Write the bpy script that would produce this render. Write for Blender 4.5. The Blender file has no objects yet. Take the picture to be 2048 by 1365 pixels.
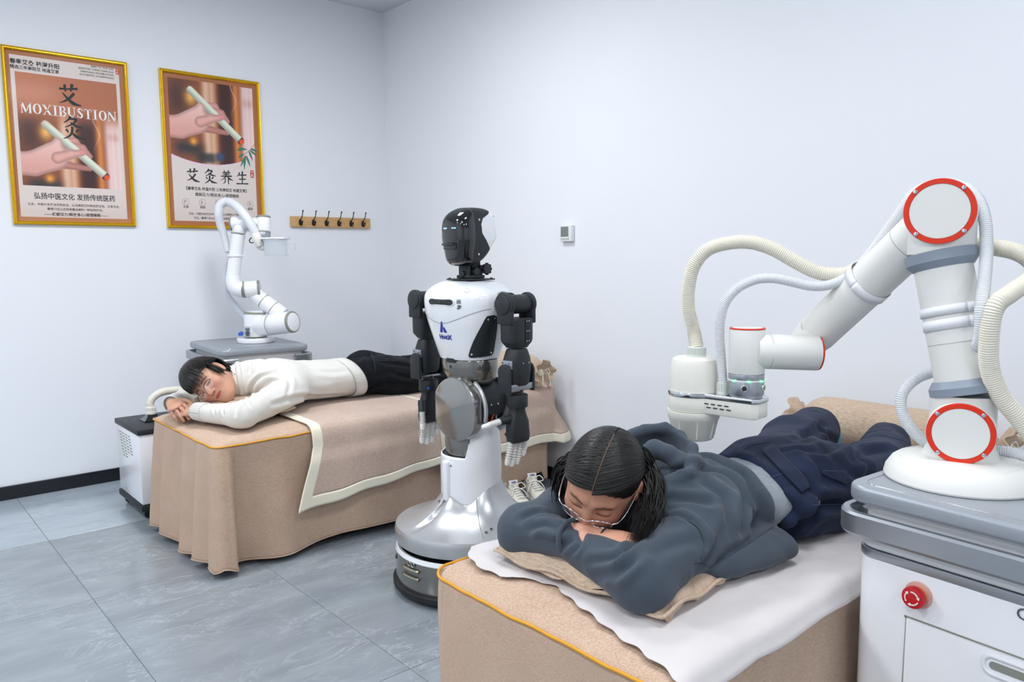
import bpy, bmesh, math, random
import numpy as np
from mathutils import Vector, Matrix
random.seed(7); RNG = np.random.RandomState(11)
SC = bpy.context.scene; COL = SC.collection
PI = math.pi

# ---------------------------------------------------------------- camera, world, lamps, exposure
CAM_M = np.array([[0.755, -0.656, -0.008], [0.076, 0.076, 0.994], [0.651, 0.751, -0.107]])
_u, _s, _v = np.linalg.svd(CAM_M); CAM_M = _u @ _v
CAM_P = np.array([0, 0, 1.24]); FOC = 1544.0
cd = bpy.data.cameras.new('camera'); cam = bpy.data.objects.new('camera', cd); COL.objects.link(cam)
cd.sensor_width = 36.0; cd.sensor_fit = 'HORIZONTAL'; cd.lens = FOC / 2048 * 36.0; cd.clip_start = 0.05
_m = Matrix.Identity(4)
for _i in range(3):
    _m[_i][0], _m[_i][1], _m[_i][2], _m[_i][3] = CAM_M[0][_i], CAM_M[1][_i], -CAM_M[2][_i], CAM_P[_i]
cam.matrix_world = _m; SC.camera = cam

w = bpy.data.worlds.new('world'); SC.world = w; w.use_nodes = True
w.node_tree.nodes['Background'].inputs[0].default_value = (0.8, 0.88, 1.0, 1)
w.node_tree.nodes['Background'].inputs[1].default_value = 0.3
SC.view_settings.view_transform = 'Standard'; SC.view_settings.look = 'None'
SC.view_settings.gamma = 1.0; SC.view_settings.use_curve_mapping = False
SC.view_settings.exposure = 0.09
CEIL = 2.91
LAMPS = [(1.45, 2.9, 28), (1.45, 0.6, 17), (-0.5, 2.9, 29), (-0.5, 0.4, 22), (-2.4, 2.9, 28), (-2.4, 0.4, 25), (1.45, -1.9, 15), (-0.5, -1.9, 25)]  # last four panels are added out of view for more sideways light
def area(name, loc, sx, sy, power, col=(0.97, 0.985, 1.0), rot=(0, 0, 0), spread=PI):
    d = bpy.data.lights.new(name, 'AREA'); d.shape = 'RECTANGLE'; d.size = sx; d.size_y = sy
    d.energy = power; d.color = col; d.spread = spread
    o = bpy.data.objects.new(name, d); COL.objects.link(o); o.location = loc; o.rotation_euler = rot
    return o
for _i, (x, y, pw) in enumerate(LAMPS):
    area('ceiling_panel_light', (x, y, CEIL - 0.045), 0.58, 0.58, pw)

# ---------------------------------------------------------------- helpers
def at(x, y, d):
    """world point seen at pixel x, y of the photograph at depth d metres along the view axis"""
    c = np.array([(x - 1024) / FOC, -(y - 682.5) / FOC, 1.0]) * d
    return CAM_M.T @ c + CAM_P
def c2w(r, u, b):
    """direction given as right, up, back of the camera"""
    v = CAM_M.T @ np.array([r, u, -b]); return v / np.linalg.norm(v)
def lin(c):
    if isinstance(c, str):
        c = tuple(int(c[i:i + 2], 16) for i in (0, 2, 4))
    c = np.array(c, float) / 255.0
    return tuple(np.where(c <= 0.04045, c / 12.92, ((c + 0.055) / 1.055) ** 2.4)) + (1.0,)
def nd(nt, t, **k):
    n = nt.nodes.new(t)
    for a, b in k.items(): setattr(n, a, b)
    return n
def mat(name, col, rough=0.5, metal=0.0, bump=0.0, bscale=60.0, bstretch=(1, 1, 1), var=0.0, vscale=6.0, coat=0.0,
        emit=None, trans=0.0, alpha=1.0, sheen=0.0, sub=0.0, spec=None, vstretch=None, ior=None):
    m = bpy.data.materials.new(name); m.use_nodes = True; nt = m.node_tree; b = nt.nodes['Principled BSDF']
    c = lin(col); b.inputs['Base Color'].default_value = c; b.inputs['Roughness'].default_value = rough
    b.inputs['Metallic'].default_value = metal; b.inputs['Coat Weight'].default_value = coat
    b.inputs['Coat Roughness'].default_value = 0.08
    if sheen: b.inputs['Sheen Weight'].default_value = sheen; b.inputs['Sheen Roughness'].default_value = 0.5
    if sub: b.inputs['Subsurface Weight'].default_value = sub; b.inputs['Subsurface Radius'].default_value = (0.012, 0.005, 0.003)
    if spec is not None: b.inputs['Specular IOR Level'].default_value = spec
    if ior: b.inputs['IOR'].default_value = ior
    if trans: b.inputs['Transmission Weight'].default_value = trans
    if alpha < 1: b.inputs['Alpha'].default_value = alpha
    if emit: b.inputs['Emission Color'].default_value = lin(emit[0]); b.inputs['Emission Strength'].default_value = emit[1]
    if bump or var:
        tc = nd(nt, 'ShaderNodeTexCoord')
    if var:
        mp = nd(nt, 'ShaderNodeMapping'); mp.inputs['Scale'].default_value = vstretch or bstretch
        n = nd(nt, 'ShaderNodeTexNoise'); n.inputs['Scale'].default_value = vscale; n.inputs['Detail'].default_value = 6
        nt.links.new(tc.outputs['Object'], mp.inputs[0]); nt.links.new(mp.outputs[0], n.inputs[0])
        r = nd(nt, 'ShaderNodeValToRGB'); a = np.array(c[:3])
        r.color_ramp.elements[0].position = 0.32; r.color_ramp.elements[1].position = 0.68
        r.color_ramp.elements[0].color = tuple(a * (1 - var)) + (1,)
        r.color_ramp.elements[1].color = tuple(np.clip(a * (1 + var), 0, 1)) + (1,)
        nt.links.new(n.outputs['Fac'], r.inputs[0]); nt.links.new(r.outputs[0], b.inputs['Base Color'])
    if bump:
        mp2 = nd(nt, 'ShaderNodeMapping'); mp2.inputs['Scale'].default_value = bstretch
        n2 = nd(nt, 'ShaderNodeTexNoise'); n2.inputs['Scale'].default_value = bscale; n2.inputs['Detail'].default_value = 4
        nt.links.new(tc.outputs['Object'], mp2.inputs[0]); nt.links.new(mp2.outputs[0], n2.inputs[0])
        bp = nd(nt, 'ShaderNodeBump'); bp.inputs['Strength'].default_value = 1.0; bp.inputs['Distance'].default_value = bump
        nt.links.new(n2.outputs['Fac'], bp.inputs['Height']); nt.links.new(bp.outputs[0], b.inputs['Normal'])
    return m
def nrm(v):
    v = np.array(v, float); return v / (np.linalg.norm(v) + 1e-12)
def frame(d, ref=None):
    d = nrm(d)
    if ref is None or abs(np.dot(nrm(ref), d)) > 0.99: ref = (0, 0, 1) if abs(d[2]) < 0.9 else (1, 0, 0)
    u = nrm(np.cross(ref, d)); return u, np.cross(d, u), d
def spline(pts, n=8, closed=False):
    P = np.array(pts, float); N = len(P); out = []
    rng = range(N if closed else N - 1)
    for i in rng:
        if closed: p0, p1, p2, p3 = P[(i - 1) % N], P[i], P[(i + 1) % N], P[(i + 2) % N]
        else: p0, p1, p2, p3 = P[max(i - 1, 0)], P[i], P[i + 1], P[min(i + 2, N - 1)]
        for k in range(n):
            t = k / n
            out.append(0.5 * ((2 * p1) + (-p0 + p2) * t + (2 * p0 - 5 * p1 + 4 * p2 - p3) * t * t + (-p0 + 3 * p1 - 3 * p2 + p3) * t ** 3))
    if not closed: out.append(P[-1])
    return np.array(out)
def empty(name, loc, label, cat, group=None, rz=0.0):
    o = bpy.data.objects.new(name, None); COL.objects.link(o); o.location = Vector([float(v) for v in loc]); o.rotation_euler = (0, 0, rz)
    o.empty_display_size = 0.1; tagit(o, label, cat, group); return o
def tagit(o, label, cat, group=None):
    o['label'] = label; o['category'] = cat
    if group: o['group'] = group
    return o
def wmat(o):
    return Matrix.LocRotScale(o.location, o.rotation_euler, None) if o is not None else Matrix.Identity(4)
def wm_chain(o):
    m = Matrix.Identity(4)
    while o is not None: m = wmat(o) @ m; o = o.parent
    return m
def mesh_obj(name, V, F, m, parent=None, angle=38, world=False, label=None, kind=None, loc=None):
    me = bpy.data.meshes.new(name)
    V = np.asarray(V, float)
    if world and parent is not None:
        inv = np.array(wm_chain(parent).inverted()); V = V @ inv[:3, :3].T + inv[:3, 3]
    if loc is not None: V = V - np.array(loc)
    if isinstance(F, np.ndarray) and F.ndim == 2:
        k = F.shape[1]
        me.vertices.add(len(V)); me.vertices.foreach_set('co', V.ravel())
        me.loops.add(F.size); me.loops.foreach_set('vertex_index', F.ravel().astype(np.int32))
        me.polygons.add(len(F)); me.polygons.foreach_set('loop_start', np.arange(0, F.size, k, dtype=np.int32))
        me.update(calc_edges=True)
    else:
        me.from_pydata([tuple(v) for v in V], [], [tuple(int(i) for i in f) for f in F]); me.update()
    me.validate()
    if angle:
        me.polygons.foreach_set('use_smooth', [True] * len(me.polygons))
        if angle < 180: me.set_sharp_from_angle(angle=math.radians(angle))
    if m is not None: me.materials.append(m)
    o = bpy.data.objects.new(name, me); COL.objects.link(o)
    if parent is not None: o.parent = parent
    if loc is not None: o.location = Vector([float(v) for v in loc])
    if label: o['label'] = label
    if kind: o['kind'] = kind
    LAST[0] = o; return o
LAST = [None]
class G:
    def __init__(s): s.V = []; s.F = []; s.n = 0
    def add(s, V, F):
        V = np.asarray(V, float); s.V.append(V)
        s.F += [tuple(int(i) + s.n for i in f) for f in F]; s.n += len(V); return s
    def bm(s, b):
        b.verts.ensure_lookup_table(); b.verts.index_update()
        s.add([tuple(v.co) for v in b.verts], [[v.index for v in f.verts] for f in b.faces]); b.free(); return s
    def box(s, c, sz, bev=0.0, R=None, seg=2):
        b = bmesh.new(); bmesh.ops.create_cube(b, size=1.0)
        for v in b.verts: v.co = Vector((v.co.x * sz[0], v.co.y * sz[1], v.co.z * sz[2]))
        if bev: bmesh.ops.bevel(b, geom=b.edges[:], offset=min(bev, min(sz) * 0.49), segments=seg, profile=0.5, affect='EDGES')
        M3 = Matrix(R) if R is not None else Matrix.Identity(3)
        for v in b.verts: v.co = M3 @ v.co + Vector(c)
        return s.bm(b)
    def lathe(s, a, b, prof, n=32, ell=1.0, ref=None, cap=True):
        """prof: (distance from a towards b, radius); ell scales the second radial axis"""
        a = np.array(a, float); u, v, d = frame(np.array(b, float) - a, ref)
        th = np.linspace(0, 2 * PI, n, endpoint=False); V = []; F = []
        for t, r in prof:
            for k in th: V.append(a + d * t + u * r * math.cos(k) + v * r * ell * math.sin(k))
        m = len(prof)
        for i in range(m - 1):
            for j in range(n):
                j2 = (j + 1) % n; F.append((i * n + j, i * n + j2, (i + 1) * n + j2, (i + 1) * n + j))
        if cap:
            if prof[0][1] > 1e-5: F.append(tuple(range(n))[::-1])
            if prof[-1][1] > 1e-5: F.append(tuple(range((m - 1) * n, m * n)))
        return s.add(V, F)
    def cyl(s, a, b, r, bev=0.0, n=32, ell=1.0, ref=None, r2=None):
        L = float(np.linalg.norm(np.array(b, float) - np.array(a, float))); r2 = r if r2 is None else r2
        if bev: pr = [(0, r - bev), (bev * 0.3, r - bev * 0.3), (bev, r), (L - bev, r2), (L - bev * 0.3, r2 - bev * 0.3), (L, r2 - bev)]
        else: pr = [(0, r), (L, r2)]
        return s.lathe(a, b, pr, n, ell, ref)
    def tube(s, pts, r, n=12, caps=True, sm=0, closed=False, flat=1.0, ref=None):
        P = np.array(pts, float)
        if sm: P = spline(P, sm, closed)
        N = len(P)
        if callable(r): R = np.array([r(i / (N - 1.0)) for i in range(N)])
        elif np.isscalar(r): R = np.full(N, r)
        else: R = np.interp(np.linspace(0, 1, N), np.linspace(0, 1, len(r)), r)
        if closed: T = np.roll(P, -1, 0) - np.roll(P, 1, 0)
        else: T = np.gradient(P, axis=0)
        T /= (np.linalg.norm(T, axis=1)[:, None] + 1e-12)
        u, v, d = frame(T[0], ref); V = []; F = []
        th = np.linspace(0, 2 * PI, n, endpoint=False)
        for i in range(N):
            u = nrm(u - T[i] * np.dot(u, T[i])); v = np.cross(T[i], u)
            V.append(P[i] + R[i] * (np.cos(th)[:, None] * u + flat * np.sin(th)[:, None] * v))
        V = np.concatenate(V)
        for i in range(N if closed else N - 1):
            i2 = (i + 1) % N
            for j in range(n):
                j2 = (j + 1) % n; F.append((i * n + j, i * n + j2, i2 * n + j2, i2 * n + j))
        if caps and not closed: F.append(tuple(range(n))[::-1]); F.append(tuple(range((N - 1) * n, N * n)))
        return s.add(V, F)
    def prism(s, poly, o, ux, uy, dep, bev=0.0, seg=2):
        """polygon in the plane (o, ux, uy) extruded by dep along ux x uy"""
        o = np.array(o, float); ux = np.array(ux, float); uy = np.array(uy, float); n = nrm(np.cross(ux, uy))
        b = bmesh.new(); lo = [b.verts.new(Vector(o + ux * p[0] + uy * p[1])) for p in poly]
        f = b.faces.new(lo); r = bmesh.ops.extrude_face_region(b, geom=[f])
        tv = [e for e in r['geom'] if isinstance(e, bmesh.types.BMVert)]
        for v in tv: v.co += Vector(n * dep)
        bmesh.ops.recalc_face_normals(b, faces=b.faces[:])
        if bev:
            es = [e for e in b.edges if all(v in tv for v in e.verts)] + [e for e in b.edges if all(v in lo for v in e.verts)]
            bmesh.ops.bevel(b, geom=es, offset=bev, segments=seg, profile=0.5, affect='EDGES')
        return s.bm(b)
    def ball(s, c, r, R=None, n=16, m=10):
        r = np.array([r] * 3 if np.isscalar(r) else r, float); V = []; F = []
        R = np.eye(3) if R is None else np.array(R)
        for i in range(m + 1):
            a = PI * i / m
            for j in range(n):
                t = 2 * PI * j / n; V.append(R @ (r * np.array([math.sin(a) * math.cos(t), math.sin(a) * math.sin(t), math.cos(a)])) + np.array(c, float))
        for i in range(m):
            for j in range(n):
                j2 = (j + 1) % n; F.append((i * n + j, (i + 1) * n + j, (i + 1) * n + j2, i * n + j2))
        return s.add(V, F)
    def grid(s, P):
        nu, nv = P.shape[:2]; F = []
        for i in range(nu - 1):
            for j in range(nv - 1): F.append((i * nv + j, (i + 1) * nv + j, (i + 1) * nv + j + 1, i * nv + j + 1))
        return s.add(P.reshape(-1, 3), F)
    def build(s, name, m, parent=None, angle=38, world=False, label=None, kind=None, loc=None):
        return mesh_obj(name, np.concatenate(s.V), s.F, m, parent, angle, world, label, kind, loc)
def rrect(w, h, r, n=6):
    out = []
    for cx, cy, a0 in ((w / 2 - r, h / 2 - r, 0), (-w / 2 + r, h / 2 - r, 90), (-w / 2 + r, -h / 2 + r, 180), (w / 2 - r, -h / 2 + r, 270)):
        for k in range(n + 1):
            a = math.radians(a0 + 90 * k / n); out.append((cx + r * math.cos(a), cy + r * math.sin(a)))
    return out
def sheet(name, P, m, parent=None, thick=0.003, sub=0, world=False, label=None, angle=180, kind=None):
    g = G(); g.grid(P); o = g.build(name, m, parent, angle, world, label, kind)
    if thick: md = o.modifiers.new('thickness', 'SOLIDIFY'); md.thickness = thick; md.offset = -1.0
    if sub: md = o.modifiers.new('smooth', 'SUBSURF'); md.levels = sub; md.render_levels = sub
    return o
def text(name, body, size, o, ux, uy, m, parent, world=False, bold=0.0, align='CENTER', dep=0.0004, label=None, sx=1.0, sp=1.0):
    c = bpy.data.curves.new(name, 'FONT'); c.body = body; c.size = size; c.align_x = align; c.align_y = 'CENTER'
    c.offset = bold; c.extrude = dep; c.resolution_u = 3; c.space_character = sp
    t = bpy.data.objects.new(name, c); COL.objects.link(t)
    dg = bpy.context.evaluated_depsgraph_get(); me = bpy.data.meshes.new_from_object(t.evaluated_get(dg))
    co = np.empty(len(me.vertices) * 3); me.vertices.foreach_get('co', co); co = co.reshape(-1, 3)
    F = [tuple(p.vertices) for p in me.polygons]
    bpy.data.objects.remove(t); bpy.data.curves.remove(c); bpy.data.meshes.remove(me)
    ux = nrm(ux); uy = nrm(uy); n = np.cross(ux, uy)
    V = np.array(o, float) + co[:, :1] * ux * sx + co[:, 1:2] * uy + (co[:, 2:3]) * n
    return mesh_obj(name, V, F, m, parent, 0, world, label)

# ---- smooth value noise
_T = RNG.rand(32, 32, 32)
def vn(P):
    P = np.asarray(P); i = np.floor(P).astype(int); f = P - i; f = f * f * (3 - 2 * f); i0 = i & 31; i1 = (i + 1) & 31
    x0, y0, z0 = i0.T; x1, y1, z1 = i1.T; fx, fy, fz = f.T
    c00 = _T[x0, y0, z0] * (1 - fx) + _T[x1, y0, z0] * fx; c10 = _T[x0, y1, z0] * (1 - fx) + _T[x1, y1, z0] * fx
    c01 = _T[x0, y0, z1] * (1 - fx) + _T[x1, y0, z1] * fx; c11 = _T[x0, y1, z1] * (1 - fx) + _T[x1, y1, z1] * fx
    return ((c00 * (1 - fy) + c10 * fy) * (1 - fz) + (c01 * (1 - fy) + c11 * fy) * fz) * 2 - 1
def fbm(P, o=3):
    return sum(vn(P * 2 ** k + 7.3 * k) / 2 ** k for k in range(o))
def ridge(P):
    return 1 - np.abs(vn(P)) * 2.2

# ---- signed distance shapes and their mesher
def smin(a, b, k):
    h = np.clip(0.5 + 0.5 * (b - a) / k, 0, 1); return b * (1 - h) + a * h - k * h * (1 - h)
def smax(a, b, k): return -smin(-a, -b, k)
def cap(P, a, b, r1, r2=None):
    r2 = r1 if r2 is None else r2; a = np.array(a, float); ba = np.array(b, float) - a
    t = np.clip((P - a) @ ba / (ba @ ba + 1e-12), 0, 1)
    return np.linalg.norm(P - a - t[:, None] * ba, axis=1) - (r1 + (r2 - r1) * t)
def ecap(P, a, b, w1, h1, w2, h2, n):
    """capsule of elliptical section: half width w, half height h along n"""
    a = np.array(a, float); ba = np.array(b, float) - a; n = nrm(np.array(n, float) - nrm(ba) * np.dot(n, nrm(ba)))
    t = np.clip((P - a) @ ba / (ba @ ba), 0, 1); o = P - a - t[:, None] * ba
    w = w1 + (w2 - w1) * t; h = h1 + (h2 - h1) * t; on = o @ n; rest = np.sqrt(np.maximum((o * o).sum(1) - on * on, 0))
    k = np.sqrt((rest / w) ** 2 + (on / h) ** 2); k2 = np.sqrt((rest / w ** 2) ** 2 + (on / h ** 2) ** 2) + 1e-9
    return k * (k - 1) / k2
def ell(P, c, r, R=None):
    q = P - np.array(c, float)
    if R is not None: q = q @ np.array(R).T
    r = np.array(r, float); k0 = np.linalg.norm(q / r, axis=1); k1 = np.linalg.norm(q / (r * r), axis=1) + 1e-9
    return k0 * (k0 - 1) / k1
def rboxd(P, c, h, r, R=None):
    q = P - np.array(c, float)
    if R is not None: q = q @ np.array(R).T
    d = np.abs(q) - np.array(h, float) + r
    return np.linalg.norm(np.maximum(d, 0), axis=1) + np.minimum(d.max(1), 0) - r
def nets(fn, lo, hi, st):
    """surface of fn = 0 as quads; evaluated only in blocks near the surface"""
    B = 8; lo = np.array(lo, float); N = np.ceil((np.array(hi, float) - lo) / st / B).astype(int); n = N * B + 1
    bi = np.stack(np.meshgrid(*[np.arange(k) for k in N], indexing='ij'), -1).reshape(-1, 3)
    dc = fn(lo + (bi * B + B / 2) * st); act = np.abs(dc) < B * st * 0.87 * 1.5 + 0.004
    Fd = np.full(n, np.nan)
    Fd_def = np.where(dc > 0, 1.0, -1.0)
    for b, s in zip(bi[~act], Fd_def[~act]):
        x, y, z = b * B; Fd[x:x + B + 1, y:y + B + 1, z:z + B + 1] = s
    ba = bi[act]
    r = np.arange(B + 1); loc = np.stack(np.meshgrid(r, r, r, indexing='ij'), -1).reshape(-1, 3)
    mask = np.zeros(n, bool)
    for b in ba: x, y, z = b * B; mask[x:x + B + 1, y:y + B + 1, z:z + B + 1] = True
    idx = np.argwhere(mask); val = np.empty(len(idx))
    for k in range(0, len(idx), 200000): val[k:k + 200000] = fn(lo + idx[k:k + 200000] * st)
    Fd[mask] = val
    S = Fd < 0; c = S[:-1, :-1, :-1].astype(np.int8)
    tot = sum(S[i:n[0] - 1 + i, j:n[1] - 1 + j, k:n[2] - 1 + k].astype(np.int8) for i in (0, 1) for j in (0, 1) for k in (0, 1))
    cells = np.argwhere((tot > 0) & (tot < 8)); vid = np.full(tot.shape, -1); vid[tuple(cells.T)] = np.arange(len(cells))
    acc = np.zeros((len(cells), 3)); cnt = np.zeros(len(cells))
    cor = [(i, j, k) for i in (0, 1) for j in (0, 1) for k in (0, 1)]
    for a in cor:
        for ax in range(3):
            if a[ax]: continue
            b = list(a); b[ax] = 1
            fa = Fd[tuple((cells + a).T)]; fb = Fd[tuple((cells + b).T)]; cr = (fa < 0) != (fb < 0)
            t = np.where(cr, fa / np.where(fa - fb == 0, 1, fa - fb), 0)
            p = np.array(a, float) + t[:, None] * (np.array(b, float) - np.array(a, float)); acc += p * cr[:, None]; cnt += cr
    V = lo + (cells + acc / cnt[:, None]) * st; Q = []
    for ax in range(3):
        o1, o2 = (ax + 1) % 3, (ax + 2) % 3
        sl0 = [slice(None)] * 3; sl1 = [slice(None)] * 3; sl0[ax] = slice(0, n[ax] - 1); sl1[ax] = slice(1, n[ax])
        ch = S[tuple(sl0)] != S[tuple(sl1)]; e = np.argwhere(ch)
        e = e[(e[:, o1] > 0) & (e[:, o2] > 0) & (e[:, o1] < n[o1] - 1) & (e[:, o2] < n[o2] - 1)]
        ins = S[tuple(e.T)]; d1 = np.zeros(3, int); d2 = np.zeros(3, int); d1[o1] = 1; d2[o2] = 1
        q = np.stack([vid[tuple((e - d1 - d2).T)], vid[tuple((e - d2).T)], vid[tuple(e.T)], vid[tuple((e - d1).T)]], 1)
        q[~ins] = q[~ins][:, ::-1]; Q.append(q)
    Q = np.concatenate(Q); Q = Q[(Q >= 0).all(1)]
    return V, Q
def relax(V, Q, it=2, lam=0.5):
    e = np.concatenate([Q[:, [0, 1]], Q[:, [1, 2]], Q[:, [2, 3]], Q[:, [3, 0]]]); e = np.concatenate([e, e[:, ::-1]])
    c = np.bincount(e[:, 0], minlength=len(V))[:, None]
    for _ in range(it):
        s = np.stack([np.bincount(e[:, 0], V[e[:, 1], k], minlength=len(V)) for k in range(3)], 1)
        V = V + lam * (s / np.maximum(c, 1) - V)
    return V
def normals(V, Q):
    n = np.cross(V[Q[:, 2]] - V[Q[:, 0]], V[Q[:, 3]] - V[Q[:, 1]]); N = np.zeros_like(V)
    for k in range(4):
        for a in range(3): N[:, a] += np.bincount(Q[:, k], n[:, a], minlength=len(V))
    return N / (np.linalg.norm(N, axis=1)[:, None] + 1e-12)

# ---------------------------------------------------------------- materials
WALL = mat('wall_paint', 'EAEDF2', 0.75, bump=0.00012, bscale=300, var=0.012, vscale=1.2)
CEILM = mat('ceiling_paint', 'D4D9E0', 0.85)
DARKB = mat('baseboard_black', '16191F', 0.25, var=0.2, vscale=9)
WHITEP = mat('white_gloss_plastic', 'ECEEF2', 0.22, coat=0.3)
WHITEM = mat('white_satin_plastic', 'E4E6E8', 0.42)
IVORY = mat('ivory_plastic', 'E6E5DC', 0.4)
ARMW = mat('robot_arm_shell', 'E2E2DE', 0.5)
SEAM = mat('seam_grey', '8A8D84', 0.4)
GREYC = mat('slate_grey_collar', '8792A0', 0.45)
ALU = mat('brushed_aluminium', 'A7ACB2', 0.33, 0.85)
TOPG = mat('silver_painted_top', '9EA4AC', 0.36, 0.35)
CHROME = mat('chrome', 'D8DADC', 0.12, 1.0)
BLACKP = mat('black_matte_plastic', '1F2428', 0.5, bump=0.0002, bscale=500)
BLACKG = mat('black_gloss', '0B0D10', 0.06, coat=0.8)
BLACKR = mat('black_rubber', '14161A', 0.6)
ROBW = mat('robot_white_paint', 'EEF1F6', 0.2, coat=0.5)
ROBS = mat('robot_silver_paint', 'BFC1C3', 0.32, 0.6, coat=0.35)
ROBD = mat('robot_dark_silver_paint', '83827E', 0.2, 0.65, coat=0.5)
FINGM = mat('translucent_white_finger', 'E9EAE6', 0.4, sub=0.1)
ORANGE = mat('orange_ring', 'DC2E0A', 0.4)
GOLD = mat('gold_foil_frame', 'E3B92E', 0.22, 0.75, bump=0.0006, bscale=40)
PIPING = mat('gold_piping', 'D99A1E', 0.55, bump=0.0006, bscale=500)
CREAMB = mat('cream_border_cloth', 'E9E3CF', 0.85, bump=0.0006, bscale=60, sheen=0.1)
WOOD = mat('pine_wood', 'C9A06A', 0.45, var=0.16, vscale=5, vstretch=(2, 10, 26), bump=0.0002, bscale=40)
IRON = mat('dark_bronze', '2A2420', 0.35, 0.6)
INK = mat('black_ink', '20262B', 0.6); INKB = mat('blue_ink', '1E2C9A', 0.4); INKW = mat('white_ink', 'EFEDEA', 0.6)
INKBR = mat('brown_ink', '6B4A33', 0.6); RED = mat('red_plastic', 'C4101C', 0.35); SEAL = mat('seal_red', 'C42318', 0.6)
YELLOWP = mat('amber_plastic', 'E2901C', 0.35); GLASSM = mat('clear_acrylic', 'F2F6FA', 0.05, trans=0.85, ior=1.2)
LCD = mat('lcd_panel', '77837C', 0.3); LEDG = mat('green_led', '7CFF9A', 0.3, emit=('58FF88', 3.0)); LEDB = mat('blue_led', '6AB4FF', 0.3, emit=('6FB8FF', 6.0))
LEDD = mat('deep_blue_led', '2040FF', 0.3, emit=('2450FF', 3.0))

def linen(name, a, b, sc=(70, 240, 900), sheen=0.15, bump=0.0007):
    m = bpy.data.materials.new(name); m.use_nodes = True; nt = m.node_tree; p = nt.nodes['Principled BSDF']
    p.inputs['Roughness'].default_value = 0.9; p.inputs['Sheen Weight'].default_value = sheen; p.inputs['Specular IOR Level'].default_value = 0.2
    tc = nd(nt, 'ShaderNodeTexCoord')
    def noise(scale, det=3):
        mp = nd(nt, 'ShaderNodeMapping'); mp.inputs['Scale'].default_value = scale
        n = nd(nt, 'ShaderNodeTexNoise'); n.inputs['Scale'].default_value = 1.0; n.inputs['Detail'].default_value = det
        nt.links.new(tc.outputs['Object'], mp.inputs[0]); nt.links.new(mp.outputs[0], n.inputs[0]); return n
    n1 = noise(sc, 4); n2 = noise((sc[2] * 0.9, sc[2] * 0.9, sc[0] * 2), 3); n3 = noise((9, 9, 9), 3)
    ad = nd(nt, 'ShaderNodeMath', operation='MULTIPLY_ADD'); nt.links.new(n2.outputs[0], ad.inputs[0]); ad.inputs[1].default_value = 0.18; nt.links.new(n1.outputs[0], ad.inputs[2])
    ad2 = nd(nt, 'ShaderNodeMath', operation='MULTIPLY_ADD'); nt.links.new(n3.outputs[0], ad2.inputs[0]); ad2.inputs[1].default_value = 0.25; nt.links.new(ad.outputs[0], ad2.inputs[2])
    r = nd(nt, 'ShaderNodeValToRGB'); r.color_ramp.elements[0].position = 0.50; r.color_ramp.elements[1].position = 0.94
    r.color_ramp.elements[0].color = lin(a); r.color_ramp.elements[1].color = lin(b)
    nt.links.new(ad2.outputs[0], r.inputs[0]); nt.links.new(r.outputs[0], p.inputs['Base Color'])
    bp = nd(nt, 'ShaderNodeBump'); bp.inputs['Distance'].default_value = bump; bp.inputs['Strength'].default_value = 0.8
    nt.links.new(ad.outputs[0], bp.inputs['Height']); nt.links.new(bp.outputs[0], p.inputs['Normal'])
    return m
LINEN = linen('beige_heathered_linen', 'B2957F', 'D0B7A2')
LINEN2 = linen('blanket_linen', 'B3998A', 'D3BFB1', (80, 700, 700))
LINEN3 = linen('pillow_linen', 'B49B84', 'D3BEA9', (600, 70, 70))

# ---------------------------------------------------------------- the room
RX0, RX1, RY0, RY1 = -3.6, 2.94, -3.2, 4.712
def struct(name, g, m, parent=None, angle=0):
    o = g.build(name, m, parent, angle)
    if parent is None: o['kind'] = 'structure'
    return o
g = G().box(((RX0 + RX1) / 2, (RY0 + RY1) / 2, -0.052), (RX1 - RX0 + 0.4, RY1 - RY0 + 0.4, 0.10))
floor = struct('floor', g, mat('grout', '6B7075', 0.9))
floor['label'] = 'grey veined stone tile floor'
for nm, c, sz in (('wall_left', ((RX0 + RX1) / 2, RY1 + 0.05, CEIL / 2), (RX1 - RX0 + 0.2, 0.1, CEIL)),
                  ('wall_back', (RX1 + 0.05, (RY0 + RY1) / 2, CEIL / 2), (0.1, RY1 - RY0, CEIL)),
                  ('wall_right', ((RX0 + RX1) / 2, RY0 - 0.05, CEIL / 2), (RX1 - RX0 + 0.2, 0.1, CEIL)),
                  ('wall_front', (RX0 - 0.05, (RY0 + RY1) / 2, CEIL / 2), (0.1, RY1 - RY0, CEIL))):
    struct(nm, G().box(c, sz), WALL)
struct('ceiling', G().box(((RX0 + RX1) / 2, (RY0 + RY1) / 2, CEIL + 0.05), (RX1 - RX0 + 0.2, RY1 - RY0 + 0.2, 0.1)), CEILM)
struct('baseboard_left', G().box(((RX0 + RX1) / 2, RY1 - 0.006, 0.036), (RX1 - RX0, 0.012, 0.073), 0.002), DARKB)
struct('baseboard_back', G().box((RX1 - 0.006, (RY0 + RY1) / 2, 0.036), (0.012, RY1 - RY0 - 0.03, 0.073), 0.002), DARKB)
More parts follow.
